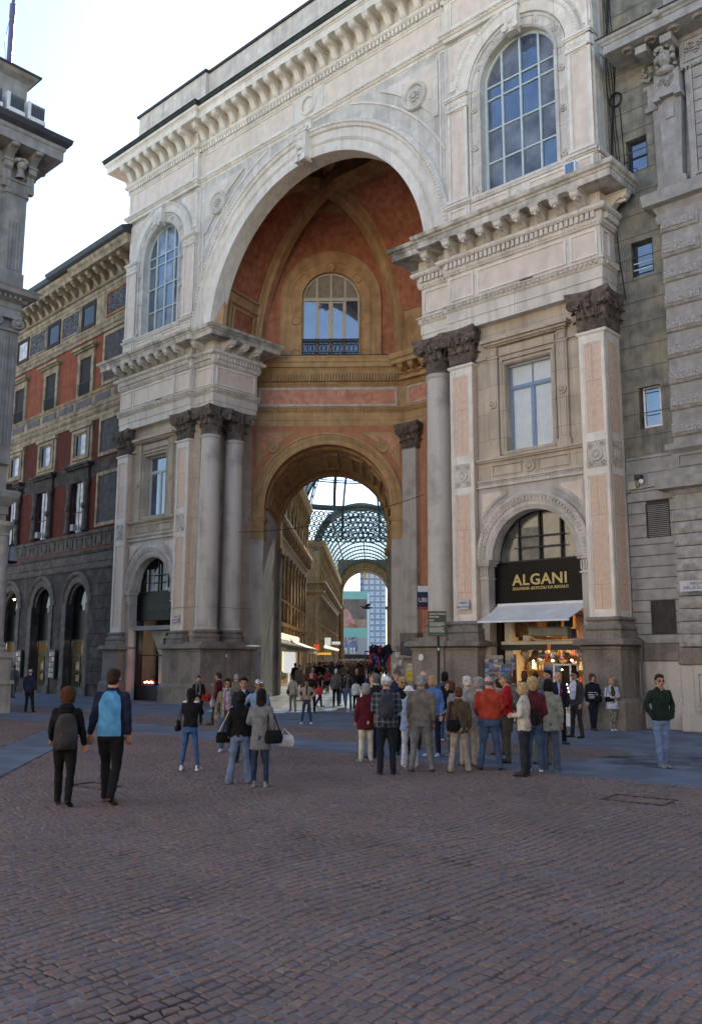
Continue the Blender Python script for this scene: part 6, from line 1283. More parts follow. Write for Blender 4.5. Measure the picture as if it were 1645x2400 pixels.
# souvenir shop: rear parts belong to the building bay
SH = fthing('souvenir_shop_interior', C0, 1.0, 0, 'lit souvenir shop interior with shelves and hanging goods behind the waiting group', 'shop')
M().box(-1.9, 1.9, 2.0, 2.08, 0, 3.8).build('back_wall', [WARMW], SH); M().box(-1.9, -1.8, .1, 2.1, 0, 3.8).build('side_wall', [CREAMP], SH); M().box(1.8, 1.9, .1, 2.1, 0, 3.8).build('side_wall', [WARMW], SH); M().box(-1.9, 1.9, .1, 2.1, 3.7, 3.8).build('shop_ceiling', [WARMW], SH)
GOODS = [mat('goods_%d' % k, c, .6, .5, 18, .1) for k, c in enumerate(((.5, .12, .06), (.55, .42, .2), (.12, .16, .35), (.6, .55, .45), (.08, .06, .05), (.5, .28, .08), (.2, .3, .2), (.65, .5, .38)))]
for z in (.6, 1.1, 1.62, 2.1):
    s_ = M().box(-1.8, 1.8, 1.6, 2.0, z, z+.03).build('shelf', [WARMW], SH); x = -1.75
    while x < 1.7:
        w_ = random.uniform(.06, .2); h = random.uniform(.12, .38); m = M()
        if random.random() < .6: m.box(x, x+w_, 1.62, 1.78, z+.03, z+.03+h)
        else: m.lathe(x+w_/2, 1.7, [(0, 0), (w_*.4, 0), (w_*.5, h*.4), (w_*.2, h*.7), (w_*.25, h), (0, h)], 8, z+.03)
        m.build('shelf_item', [random.choice(GOODS)], s_); x += w_+random.uniform(.01, .06)
for k in range(26):
    x = random.uniform(-1.6, 1.6); y = random.uniform(.3, 1.5); z = random.uniform(1.95, 2.35); M().ell((x, y, z), (random.uniform(.06, .16), .08, random.uniform(.07, .16)), 8, 5).build('hanging_goods', [random.choice(GOODS)], SH)
for x, y, z in ((-1.25, 1.4, 1.93), (-1.25, 1.4, 1.83), (-1.25, 1.4, 1.73), (-.45, 1.3, 1.95), (.25, 1.3, 1.96), (-.5, 1.5, 1.45), (1.3, 1.2, 1.5), (.9, 1.3, 1.2), (1.25, 1.2, 1.62), (.7, 1.0, .95)): M().ell((x, y, z), (.035, .035, .035), 8, 6).build('lit_bulb', [BULB], SH)
for x, tl in ((-.1, -.5), (.75, 0)):
    sp = M().lathe(0, 0, [(0, .1), (.05, .1), (.08, .05), (.125, -.08)], 14).build('spot_lamp', [PIPE], SH, 40); sp.location = (x, -.02, 2.12); sp.rotation_euler = (PI/2*.9, 0, tl*1.2); M().lathe(0, 0, [(0, -.07), (.115, -.07)], 14).build('lit_face', [BULBW], sp)
for x in (-.65, 1.3): M().ell((x, 0, 2.13), (.13, .13, .13), 12, 8).build('glass_globe', [mat('smoky_globe', (.3, .26, .2), .1)], SH)
lamp(fw(C0-.2, 1.6, 2.25), 12); lamp(fw(C0+.9, 1.7, 1.5), 5); lamp(fw(C0-1.1, 2.0, 1.3), 4); lamp(fw(C0+.2, 2.4, 3.2), 6)
SF = fthing('shop_front_fittings', C0, .9, 0, 'cream-framed shopfront with black lintel and cluttered lit window under the white awning', 'shopfront')
M().box(-1.7, -1.5, 0, .3, 0, 3.75).build('dark_jamb', [DARKIN], SF); M().box(-1.42, -1.12, .05, .25, 0, 3.75).build('cream_jamb', [CREAMP], SF); M().box(-1.5, 1.7, -.05, .2, 2.28, 2.46).build('black_lintel', [IRON], SF); M().box(-1.46, 1.68, -.1, .22, 2.46, 2.56).build('cream_ledge', [CREAMP], SF); M().box(.22, .34, -.06, -.05, 2.27, 2.47).build('orange_sticker', [mat('orange_sticker', (.8, .2, .05), .5)], SF)
ac = M().bbox(-.4, 1.0, -.18, .1, 2.72, 3.0, .03).build('grey_green_box_unit', [mat('grey_green_metal', (.19, .22, .19), .5)], SF); M().tube([(-.35, -.15, 2.85), (-.3, -.2, 2.7), (-.1, -.2, 2.6), (.4, -.2, 2.58), (1.4, -.15, 2.6), (1.68, -.1, 2.72)], .02, 6).box(-.6, -.35, -.15, .05, 2.58, 2.75).build('cable', [CREAMP], ac)
for k, (x, z, w_, h) in enumerate(((-.75, 3.1, .8, .8), (.25, 3.2, .5, .6), (.75, 3.25, .3, .5), (1.2, 3.2, .42, .6), (1.25, 2.75, .4, .3), (-.9, 2.7, .5, .2), (.8, 2.8, .3, .3))): M().box(x-w_/2, x+w_/2, .3+.03*k, .33+.03*k, z-h/2, z+h/2).build('window_goods', [(mat('brown_cloth_goods', (.16, .09, .05), .8, .3, 6), mat('dark_print', (.05, .04, .05), .6, .8, 9), mat('navy_goods', (.03, .04, .1), .8), mat('peach_print', (.6, .36, .24), .7, .2, 8), mat('peach_print', (0, 0, 0)), mat('dark_print', (0, 0, 0)), mat('navy_goods', (0, 0, 0)))[k]], SF)
# fanlights and black signs
def fan(c, curt, barm):
    f = fthing('arched_fanlight', c, .95, 5.18, 'arched window with iron bars above the %s' % ('ALGANI sign' if c > 0 else 'dark hat shop sign'), 'window')
    M().arc(0, 0, [(.01, .1), (1.72, .1), (1.72, .14), (.01, .14)], n=24).box(-1.72, 1.72, .1, .14, -.03, 0.02).build('pane', [curt], f); m = M().arc(0, 0, [(1.58, .0), (1.7, .0), (1.7, .1), (1.58, .1)], n=24).box(-1.7, 1.7, 0, .1, -.06, .02)
    for x in (-.78, 0, .78): m.box(x-.025, x+.025, -.02, .06, 0, math.sqrt(1.6**2-x*x))
    for z in (.42, .78): m.box(-.95, .95, -.05, -.02, z-.018, z+.018)
    m.build('iron_bars', [barm], f)
    for x in ((-1.1, -.5), (.45, 1.05)) if c < 0 else ((-.75, -.05),): M().box(x[0], x[1], .085, .1, .03, 1.1).build('curtain', [CURT if c < 0 else mat('grey_curtain', (.16, .165, .15), .3, .3, 4)], f)
fan(C0, mat('dusty_fan_glass', (.085, .09, .085), .15, .5, 1.6, .02, ior=1.8, streak=.3), IRON); fan(-C0, GLASSD, IRON)
sg_ = fthing('shop_sign', C0, .92, 3.78, 'glossy black ALGANI sign with gold capitals over the awning', 'sign'); M().bbox(-1.7, 1.7, -.06, .05, 0, 1.36, .01).build('board', [BLACKG], sg_)
me_ = text('ALGANI', .56, GOLD, .006, .010, 'LEFT', 0, 1.08); xs_ = [v.co.x for v in me_.vertices]; kx = 2.0/(max(xs_)-min(xs_)); o = link('lettering', me_, sg_); o.location = (-1.0, -.07, .60); o.rotation_euler = (PI/2, 0, 0); o.scale = (kx, kx*.93, 1)
me_ = text('SOUVENIR ARTICOLI DA REGALO', .17, GOLD, .006, .003, 'LEFT'); xs_ = [v.co.x for v in me_.vertices]; kx = 2.04/(max(xs_)-min(xs_)); o = link('lettering', me_, sg_); o.location = (-1.0, -.07, .44); o.rotation_euler = (PI/2, 0, 0); o.scale = (kx, kx*.95, 1)
aw = fthing('white_awning', C0, 0, 0, 'white canvas awning sloping out over the souvenir shop entrance', 'awning')
m = M(); n_ = 10; vs = []
for i in range(n_+1):
    t = i/n_; y = .9-1.12*t; z = 3.76-.56*t-.05*math.sin(PI*t); vs += [(-1.62-.05*t, y, z), (1.68-.12*t, y, z)]
m.vf(vs+[(a, b, c-.012) for a, b, c in vs], [(2*i, 2*i+1, 2*i+3, 2*i+2) for i in range(n_)]+[(2*i+22, 2*i+2+22, 2*i+3+22, 2*i+1+22) for i in range(n_)]).build('canvas', [mat('white_canvas', (.70, .70, .67), .8, .08, 3, .1, dirt=(.38, .38, .36), dirts=.3)], aw, 60)
M().box(-1.68, 1.6, -.24, -.18, 3.14, 3.2).build('front_bar', [WHITEP], aw); M().box(-1.6, 1.7, .84, .93, 3.72, 3.8).build('top_rail', [WHITEP], aw)
for x in (-1.5, 1.5): M().tube([(x, .9, 3.3), (x, .3, 3.35), (x, -.2, 3.18)], .02, 6).build('folding_arm', [PIPE], aw)
# postcard racks and display case
BLUEC = [mat('postcard_%d' % k, c, .4, .6, 22, 0) for k, c in enumerate(((.12, .2, .5), (.45, .5, .6), (.3, .07, .06), (.08, .1, .25), (.5, .45, .35), (.15, .3, .55)))]
def rack(x, y, w_, h, rows_, cols, tilt, lab, rz=0):
    r = fthing('postcard_rack', x, y, 0, lab, 'postcard rack', None, rz); f = M().box(-w_/2, -w_/2+.02, 0, .02, 0, h).box(w_/2-.02, w_/2, 0, .02, 0, h).box(-w_/2, w_/2, .02, .05, .9, h).box(-w_/2, w_/2, -.15, .2, 0, .03).build('rack_frame', [PIPE], r)
    for i in range(rows_):
        for j in range(cols):
            cw = w_/cols; xx = -w_/2+(j+.5)*cw; zz = h-.1-(i+.5)*(h-.9)/rows_; T = Matrix.Translation((xx, -.03-.05*(i % 2)*0, zz)) @ Matrix.Rotation(-.3, 4, 'X'); M().add(M().box(-cw*.44, cw*.44, -.006, 0, -.052, .052), T).build('postcard', [random.choice(BLUEC)], r)
    return r
rack(9.0, .35, .62, 2.12, 8, 4, 0, 'tall wire rack of blue postcards against the stone pier left of the shop door', .2); rack(9.6, .15, .42, 1.85, 7, 3, 0, 'lower postcard rack standing just right of the tall blue rack', -.15); rack(11.0, .55, .6, 1.85, 7, 4, 0, 'postcard rack in the shop doorway beside the white glass case'); rack(9.35, .95, .18, 2.15, 9, 1, 0, 'narrow strip of cards hanging on the cream door jamb')
dc = fthing('glass_display_case', 11.45, .6, 0, 'white-framed glass display case lit inside at the right of the shop door', 'display case'); M().frame(-.3, .3, .6, 1.85, -.25, -.2, .04).box(-.3, .3, -.25, .2, .0, .6).box(-.3, .3, .18, .2, .6, 1.85).box(-.3, .3, -.25, .2, 1.83, 1.86).build('case_frame', [WHITEP], dc); M().box(-.26, .26, .15, .17, .64, 1.81).build('case_back', [DARKIN], dc)
for k in range(9): M().ell((random.uniform(-.2, .2), 0, .8+k*.11), (.02, .02, .02), 6, 4).build('lit_bulb', [BULB], dc)
# hat shop in the left bay
HS = fthing('hat_shop_front', -C0, .95, 0, 'dark hat shop window with faint gold script sign and red lights in the left bay', 'shopfront')
M().bbox(-1.7, 1.7, -.03, .08, 3.78, 5.15, .01).build('sign_board', [BLACKG], HS); lettering('Borsalino', .46, mat('dim_gold_script', (.10, .085, .055), .5), HS, .1, -.04, 4.3, .003, 'CENTER', 0, .35); M().tube([(-.9, -.04, 4.18), (.2, -.04, 4.14), (.9, -.04, 4.2)], .008, 4).build('underline', [mat('dim_gold_script', (0, 0, 0))], HS)
M().box(-1.5, 1.6, -.35, .05, 3.32, 3.52).build('grey_canopy', [mat('grey_canopy', (.30, .31, .30), .7)], HS); M().box(-1.7, 1.7, 1.2, 1.3, 0, 3.8).build('dark_back', [DARKIN], HS); M().box(-1.7, 1.7, .0, .1, 0, .72).build('black_base', [IRON], HS); M().box(-1.7, -1.45, 0, .25, 0, 3.8).box(-1.7, 1.7, 0, .06, 2.1, 2.16).build('black_frame', [IRON], HS)
M().prism([(-.9, 3.3), (.4, 3.3), (.4, 3.0), (.1, 2.95), (.1, .8), (-.15, .8), (-.2, 2.2)], .3, .36).build('white_panel', [mat('pale_green_panel', (.45, .5, .44), .6)], HS); M().box(.45, 1.2, .5, .55, .8, 2.9).build('red_cloth', [mat('dark_red_cloth', (.18, .02, .02), .9)], HS)
M().ell((.6, .3, 2.95), (.28, .12, .3), 10, 7).box(.4, .8, .25, .4, 2.5, 2.95).build('jacket_on_display', [mat('dark_green_cloth', (.06, .085, .05), .9)], HS)
for k, x in enumerate((-.95, -.78, -.62, -.45, -.35, .5, .7, .95)): M().ell((x, .1, .85+.03*(k % 2)), (.05, .05, .045), 8, 5).build('red_light', [BULBR], HS)
M().box(-.7, -.3, .2, .4, .78, .9).ell((-.5, .25, 1.05), (.12, .1, .14), 8, 5).build('hat_on_stand', [mat('dark_print', (0, 0, 0))], HS); lamp(fw(-C0-.4, 1.5, 2.6), 5, (1, .85, .6))
# lit shop in the far left arch of the red building
RBM = Matrix.Translation(fw(-13.4, 1.3)) @ Matrix.Rotation(AF-PI/2-math.radians(2.87), 4, 'Z')
for c, e in ((-5.55, 7), (-9.85, 7), (-14.15, 30)): lamp(RBM @ Vector((c, .75, 2.75)), e, (1, .72, .4) if c < -12 else (1, .85, .6))
for k, (x, z) in enumerate(((-14.5, 5.6), (-13.7, 1.3), (-13.5, 1.9), (-14.0, .9))):
    o = M().ell((0, 0, 0), (.09, .05, .06), 8, 5).build('lit_bulb', [BULB]); o.parent = [c for c in RBr.children if c.name.startswith('shopfront')][2]; o.location = (x+14.15, .41 if k == 0 else .6, z)
# information sign on a pole
ip = wthing('information_sign', 2.78, 28.6, 0, 'olive green Galleria Vittorio Emanuele information panel on a black pole before the column', 'sign', None, 0)
M().lathe(0, 0, [(.045, 0), (.045, 3.4), (0, 3.4)], 10).build('pole', [IRON], ip); M().bbox(-.32, .26, -.08, -.05, 2.72, 3.5, .005).build('panel', [mat('olive_sign', (.075, .08, .045), .5, .08, 4)], ip); M().box(-.29, .2, -.083, -.08, 2.755, 2.775).build('green_line', [mat('sign_green', (.08, .35, .06), .5)], ip)
WL = mat('white_sign_ink', (.72, .72, .68), .6)
lettering('Galleria Vittorio', .078, WL, ip, -.28, -.083, 3.39, .0015, 'LEFT'); lettering('Emanuele', .078, WL, ip, -.28, -.083, 3.30, .0015, 'LEFT')
q = M()
for k in range(13):
    z = 3.22-k*.032
    if k in (2, 7): continue
    q.box(-.28, -.28+(.14 if k < 2 else random.uniform(.38, .5)), -.083, -.08, z, z+.013)
tag(q.build('small_print_lines', [WL], ip), kind='stuff')
sk = M().ell((0, 0, 0), (.03, .03, .06), 6, 5).build('sticker', [WHITEP], ip); sk.location = (0, -.03, 2.3)
# clock and bank sign
ck = wthing('street_clock', 3.3, 36.5, 4.55, 'round white clock with black rim half hidden behind the big column', 'clock'); m = M().ycyl(0, 0, [(.27, -.06), (.3, -.09), (.34, -.06), (.34, .1), (0, .12)], 0, 0, 28).build('rim', [IRON], ck, 40); M().ycyl(0, 0, [(0, -.05), (.28, -.05)], 0, 0, 28).build('face', [mat('clock_face', (.72, .72, .68), .4)], ck); q = M()
for k in range(12): a = k*PI/6; q.add(M().box(-.012, .012, -.06, -.052, .2, .26), Matrix.Rotation(a, 4, 'Y'))
q.box(-.012, .012, -.065, -.058, -.2, .03).box(-.03, .13, -.064, -.057, -.012, .012).build('hands_and_marks', [IRON], ck); M().box(.2, .8, -.03, .03, -.03, .03).build('bracket', [IRON], ck)
ub = wthing('bank_sign', 3.02, 35.6, 3.95, 'dark blue UBI Banca sign with white top strip under the clock', 'sign'); M().bbox(-.38, .38, -.06, .06, 0, .95, .01).build('board', [mat('navy_sign', (.012, .02, .075), .4)], ub); M().box(-.36, .36, -.065, -.06, .68, .93).build('white_strip', [WHITEP], ub); M().box(-.36, .36, -.065, -.06, .02, .08).build('red_line', [mat('sign_red', (.55, .07, .03), .5)], ub); lettering('UBI', .24, WL, ub, -.34, -.064, .28, .006, 'LEFT'); lettering('Banca', .17, WL, ub, .12, -.064, .28, .002, 'LEFT'); M().tube([(-.04, -.07, .3), (.0, -.07, .42), (.05, -.07, .32), (.1, -.07, .44)], .015, 4).build('red_mark', [mat('sign_red', (0, 0, 0))], ub)
# kiosk, souvenir stall and small round plate
kb = wthing('ticket_machine', 2.35, 33.2, 0, 'grey ticket machine with dark box top and yellow posters beside the pier', 'machine', None, -.1); M().bbox(-.42, .42, -.1, .5, 0, 2.0, .02).build('cabinet', [mat('grey_machine', (.22, .23, .235), .5)], kb); M().bbox(-.5, .5, -.3, .5, 2.12, 2.62, .02).build('dark_box_top', [mat('dark_slate', (.045, .05, .06), .5)], kb); M().box(-.55, .5, -.45, .4, 2.04, 2.1).build('pale_shelf', [mat('grey_machine', (0, 0, 0))], kb)
for x in (-.18, .2): M().box(x-.15, x+.15, -.115, -.1, 1.2, 1.85).build('yellow_poster', [mat('yellow_poster', (.62, .45, .06), .6, .2, 9)], kb); M().box(x-.12, x+.1, -.12, -.115, 1.55, 1.82).build('poster_picture', [mat('poster_pale', (.6, .58, .48), .6, .3, 12)], kb)
st = wthing('souvenir_stall', 1.45, 35.5, 0, 'street stall piled with dark scarves, white plush toys and trinkets', 'stall', None, 0)
M().box(-.9, .9, -.4, .4, 0, 1.0).box(-.9, -.86, -.3, -.26, 1.0, 2.3).box(.86, .9, -.3, -.26, 1.0, 2.3).box(-.9, .9, -.3, -.26, 2.25, 2.3).build('stall_frame', [mat('dark_stall', (.08, .07, .065), .8)], st)
for k in range(36):
    x = -.85+random.random()*.95; z0_ = random.uniform(1.5, 2.5); M().tube([(x, -.35, 2.35+random.random()*.2), (x+random.uniform(-.1, .1), -.5, (z0_+2.3)/2), (x+random.uniform(-.12, .12), -.45, z0_)], random.uniform(.03, .07), 6).build('hanging_scarf', [mat(*(('navy_scarf', (.015, .018, .05)), ('black_scarf', (.01, .01, .012)), ('blue_scarf', (.04, .08, .25)), ('red_trinket', (.4, .03, .03)))[random.choice((0, 0, 0, 0, 1, 1, 1, 1, 2, 0, 1, 3))])], st)
for k in range(16): x, z = .25+random.random()*.6, 1.3+random.random()*1.15; M().ell((x, -.4, z), (.1, .09, .1), 8, 6).ell((x-.07, -.4, z+.1), (.035, .03, .035), 5, 4).ell((x+.07, -.4, z+.1), (.035, .03, .035), 5, 4).build('plush_toy', [mat(*(('white_plush', (.62, .6, .56)), ('tan_plush', (.42, .28, .15)))[k % 3 == 2])], st)
for k in range(40): M().box(*(lambda x, z: (x, x+.07, -.45, -.4, z, z+.08))(-.85+random.random()*1.65, .35+random.random()*1.1)).build('trinket', [random.choice(GOODS)], st)
rp_ = fthing('round_wall_plate', 6.35, -.08, 2.05, 'small round white plate fixed on the plinth beside the ticket machine', 'wall plate'); M().ycyl(0, 0, [(0, -.02), (.1, -.02), (.12, 0)], 0, 0, 18).build('plate', [mat('clock_face', (0, 0, 0))], rp_)
sp2 = fthing('small_wall_plate', -5.66, 1.3, 2.12, 'tiny white four-part plate on the left plinth', 'wall plate', None, PI/2)
for x in (-.035, .035):
    for z in (-.035, .035): M().box(x-.028, x+.028, -.01, 0, z-.028, z+.028).build('tile', [mat('clock_face', (0, 0, 0))], sp2)
# wires across the archway and round the columns
def wire(pts, lab, r=.012): return tag(M().tube(pts, r, 4).build('overhead_cable', [IRON], None, 60), lab, 'cable')
A_ = fw(-5.95, 2.1, 7.75); B_ = fw(6.3, .3, 7.75)
wire(sag(A_, B_, .35, 20), 'thin dark cable sagging across the archway between the columns', .014)
wire([fw(-8.4, .2, 4.25), fw(-7.4, .0, 4.25), fw(-6.3, .1, 4.24), fw(-5.82, .6, 4.25), fw(-5.9, 2.1, 4.24), fw(-5.9, 3.0, 4.25)], 'thin wire strung round the two left columns low down', .008)
wire(sag(tuple(RBM @ Vector((-19, -.5, 20.6))), tuple(fw(-13.5, -.5, 16.4)), .8, 14), 'fine cable slung in front of the red building', .012)
# pigeon
pg_ = wthing('flying_pigeon', .52, 30, 3.68, 'dark pigeon flying in the middle of the inner arch', 'bird', None, .2)
def skel(pts, edges, rad, name, mt, par, sub=1):
    me = bpy.data.meshes.new(name); me.from_pydata(pts, edges, []); o = bpy.data.objects.new(name, me); COL.objects.link(o); sk_ = o.modifiers.new('s', 'SKIN'); 
    for v, r in zip(me.skin_vertices[0].data, rad): v.radius = r if isinstance(r, tuple) else (r, r)
    me.skin_vertices[0].data[0].use_root = True; o.modifiers.new('u', 'SUBSURF').levels = sub; dg = bpy.context.evaluated_depsgraph_get(); m2 = bpy.data.meshes.new_from_object(o.evaluated_get(dg)); bpy.data.objects.remove(o); m2.materials.clear(); m2.materials.append(mt); return link(name, m2, par)
BIRD = mat('dark_feather', (.03, .032, .04), .7)
skel([(0, 0, 0), (.1, 0, .01), (.16, 0, .05), (.2, 0, .06), (-.1, 0, 0), (-.2, 0, .01)], [(0, 1), (1, 2), (2, 3), (0, 4), (4, 5)], [.05, .04, .028, .012, .04, (.03, .01)], 'body', BIRD, pg_).rotation_euler = (0, 0, PI)
for s in (-1, 1): M().vf([(-.02, s*.03, .03), (.07, s*.03, .03), (.0, s*.16, .12), (-.1, s*.28, .15), (-.1, s*.14, .08), (-.02, s*.03, .02), (.07, s*.03, .02), (.0, s*.16, .11), (-.1, s*.28, .145), (-.1, s*.14, .07)], [(0, 1, 2, 3, 4), (9, 8, 7, 6, 5), (1, 6, 7, 2), (2, 7, 8, 3), (3, 8, 9, 4)]).build('wing', [BIRD], pg_).rotation_euler = (0, 0, PI)
# ---- gallery furniture
def gthing(name, x, y, z, label, cat, group=None): return empty(name, gw(x, y, z), -GA, label, cat, group)
GLB = emis('milky_globe', (1, .86, .66), .3)
proto = None
for k in range(10):
    y = 33+k*2.35; lab = 'milky globe lamp on a white post above the cafe awning'
    lab = ('nearest', 'second', 'third', 'fourth', 'fifth', 'sixth', 'seventh', 'eighth', 'ninth', 'farthest')[k]+' milky globe lamp in the row above the cafe awning'
    if proto is None:
        proto = gthing('globe_lamp', -6.0, y, 0, lab, 'lamp', 'globe lamps above the cafe awning'); M().ell((0, 0, 4.0), (.26, .26, .28), 12, 8).build('globe', [GLB], proto, 80); M().lathe(0, 0, [(.04, 0), (.04, 3.74), (.1, 3.76), (0, 3.76)], 8).build('post', [WHITEP], proto)
    else:
        o = proto.copy(); COL.objects.link(o); o.location = gw(-6.0, y, 0); o['label'] = lab
        for c in proto.children: d = c.copy(); COL.objects.link(d); d.parent = o
for k in range(8):
    o = proto.copy(); COL.objects.link(o); o.location = gw(-6.0, 112+k*8, 0); o['label'] = ('nearest', 'second', 'third', 'fourth', 'fifth', 'sixth', 'seventh', 'farthest')[k]+' of the small globe lamps in the distant second arm of the gallery'; o['group'] = 'globe lamps in the far arm'
    for c in proto.children: d = c.copy(); COL.objects.link(d); d.parent = o
CA = gthing('cafe_awning', 0, 0, 0, 'long beige cafe awning lettered il Salotto on the left of the gallery', 'awning'); m = M().vf([(-7.3, 16, 4.1), (-4.4, 16, 3.05), (-4.4, 66, 3.05), (-7.3, 66, 4.1), (-4.4, 16, 2.55), (-4.4, 66, 2.55), (-7.3, 16, 4.06), (-4.45, 16, 3.0), (-4.45, 66, 3.0), (-7.3, 66, 4.06)], [(0, 1, 2, 3), (1, 4, 5, 2), (6, 9, 8, 7)]); m.box(-4.42, -4.36, 16, 66, 3.02, 3.1).build('canvas', [mat('beige_canvas', (.50, .42, .28), .8, .08, 2, .05)], CA)
lt = lettering('il Salotto', .75, mat('brown_letters', (.12, .06, .03), .6), CA, -5.3, 41, 3.36, .004, 'CENTER'); lt.rotation_euler = (math.radians(70), 0, PI/2-.0)
q = M()
for k in range(40): q.box(-4.39, -4.37, 26+k*.8, 26.55+k*.8, 2.72, 2.84)
tag(q.build('valance_lettering_marks', [mat('brown_letters', (0, 0, 0))], CA), kind='stuff'); 
for k in range(11): M().box(-4.5, -4.44, 18+k*4.5, 18.06+k*4.5, 0, 3.0).build('awning_post', [WHITEP], CA)
LITW = emis('lit_cafe_window', (1, .66, .30), .5)
cw_ = gthing('cafe_shopfront', 0, 0, 0, 'warmly lit cafe windows and dark frames under the beige awning', 'shopfront')
for k in range(14): M().box(-7.0, -6.95, 17+k*3.4, 19.6+k*3.4, .7, 2.7).build('lit_window', [LITW], cw_); M().box(-7.05, -6.9, 19.7+k*3.4, 20.2+k*3.4, 0, 2.9).build('frame_post', [mat('cafe_wood', (.1, .05, .03), .5)], cw_)
M().box(-7.05, -6.85, 16, 66, 0, .7).build('cafe_base', [mat('cafe_wood', (0, 0, 0))], cw_)
lb = gthing('light_box', -4.3, 27, 0, 'upright white advertising light box among the gallery crowd', 'sign'); M().bbox(-.45, .45, -.08, .08, .9, 2.5, .03).box(-.06, .06, -.05, .05, 0, .9).build('panel', [emis('pale_light_box', (.8, .88, .95), .18)], lb)
for k, (x, y, z, w_, h, c) in enumerate(((-5.9, 86, 3.1, .8, .9, (1, .12, .03)), (-5.8, 104, 2.6, 2.4, .35, (1, .55, .05)), (-5.7, 150, 5.0, 1.8, .6, (.9, .9, .85)), (-5.9, 118, 4.3, 1.1, 1.4, (.8, .8, .7)))):
    o = gthing('lit_shop_sign', x, y, z, ('small red lit sign at the end of the near gallery wall', 'row of yellow lit letters low in the octagon', 'long white lit fascia in the far arm', 'pale lit hanging sign at the octagon corner')[k], 'sign'); M().bbox(-w_/2, w_/2, -.1, .1, 0, h, .02).build('sign_face', [emis('lit_sign_%d' % k, c, .16)], o)
# beyond the gallery: canopy sign, billboard building, tower
nv = wthing('canopy_sign', .2, 262, 0, 'dark canopy lettered NOVECENTO in white beyond the far arch', 'sign'); M().box(-3.2, 12, -.2, .2, .7, 3.2).box(-3, -2.8, 0, .2, 0, .7).build('fascia', [mat('dark_canopy', (.04, .042, .045), .6)], nv); lettering('NOVECENTO', 1.05, WHITEP, nv, 1.0, -.25, 1.2, .02)
BG = wthing('billboard_building', 1.0, 300, 0, 'pale building with green bands carrying a large brown poster and a football screen', 'building'); M().box(-12, 4.6, 0, 12, 0, 24.4).build('wall', [mat('pale_grey_wall', (.62, .63, .64), .8)], BG); M().box(4.6, 5.2, 1, 12, 0, 24).build('side_wall', [WHITEP], BG)
GB = mat('mint_band', (.25, .5, .40), .6)
for z0_, z1_ in ((21.7, 24.5), (9.0, 12.2)): M().box(-12, 4.6, -.1, 0, z0_, z1_).build('green_band', [GB], BG)
M().box(-12, 4.4, -.12, 0, 12.2, 21.7).build('poster', [mat('brown_poster', (.20, .15, .12), .7, .25, .3)], BG); M().box(-12, 4.4, -.14, -.12, 12.2, 15.0).build('poster_foreground', [mat('tan_poster_area', (.36, .24, .15), .7, .2, .4)], BG); M().prism([(-3.4, 12.4), (.6, 12.4), (.2, 14), (-.8, 16.4), (-2, 18.4), (-3.4, 18.6)], -.17, -.14).build('pink_poster_shape', [mat('pink_poster', (.55, .28, .24), .7, .2, .6)], BG); M().prism([(-2.6, 12.2), (1.6, 12.2), (.9, 13.2), (-1, 13.8)], -.19, -.17).build('red_poster_shape', [mat('red_poster', (.4, .14, .1), .7, .2, .6)], BG)
M().box(-12, 1.2, -.3, 0, 1.5, 9.0).build('screen', [mat('crowd_print', (.33, .25, .24), .7, .9, 1.5, 0)], BG); M().box(-12, 1.2, -.34, -.3, 1.5, 3.6).build('screen_grass', [mat('grass_print', (.16, .26, .09), .7, .1)], BG)
for x in (-2.6, -.9, .2): M().box(x-.3, x+.3, -.38, -.3, 5.6, 7.2).build('blue_shirt', [mat('blue_print', (.08, .25, .6), .7)], BG); M().box(x-.25, x+.25, -.38, -.3, 4.7, 5.6).box(x-.22, x-.08, -.38, -.3, 3.4, 4.7).box(x+.08, x+.22, -.38, -.3, 3.4, 4.7).build('white_shorts', [WHITEP], BG); M().ell((x, -.35, 7.5), (.2, .06, .25), 6, 4).build('head_print', [mat('crowd_print', (0, 0, 0))], BG)
M().box(1.3, 4.5, -.2, 0, 1.5, 8.9).build('grey_panel', [mat('grey_panel', (.36, .35, .36), .8)], BG)
TW = wthing('office_tower', 16.2, 650, 0, 'tall pale blue office tower with rows of paired windows beyond the gallery', 'building'); TWM = mat('tower_wall', (.30, .35, .42), .7, .1, .05); M().box(-7.4, 9.3, 0, 16, 0, 66).build('wall', [TWM], TW); M().box(-9.5, -7.4, 2, 16, 0, 66).build('side_bay', [mat('tower_side', (.22, .26, .34), .7)], TW)  # bright bluish base colours stand in for haze and overexposure
wm = M().box(-1.5, 1.5, -.1, 0, 0, 2.0).mesh('window', [mat('tower_glass', (.55, .62, .70), .3, .35, .6, 0)]); wb = M().box(-1.5, 1.5, -.2, 0, -.5, 0).mesh('window_sill', [WHITEP])
for r_ in range(15):
    for c_ in range(4): x = -5.1+c_*4.15; o = inst('window', wm, TW, (x, 0, 2+r_*4.2)); inst('window_sill', wb, o)
    for c_ in range(2): inst('side_window', wm, TW, (-8.5+c_*.9-.0, 2, 2+r_*4.2), 0, (.22, 1, 1))
cn = wthing('tower_crane', 16, 640, 66, 'orange crane jib on top of the office tower', 'crane'); q = M().tube([(-10, 0, 4.5), (10, 0, 0)], .5, 4).tube([(-10, 0, 2.2), (10, 0, -1.2)], .4, 4).box(-6.5, -5, -1, 1, -7, 3)
for k in range(12): q.tube([(-10+k*1.6, 0, 4.5-k*.36), (-9.2+k*1.6, 0, 2.1-k*.28)], .25, 3)
q.build('jib', [mat('crane_orange', (.7, .32, .06), .6)], cn)
um = wthing('pale_parasols', 12, 240, 0, 'pale parasols in the far square', 'parasol')
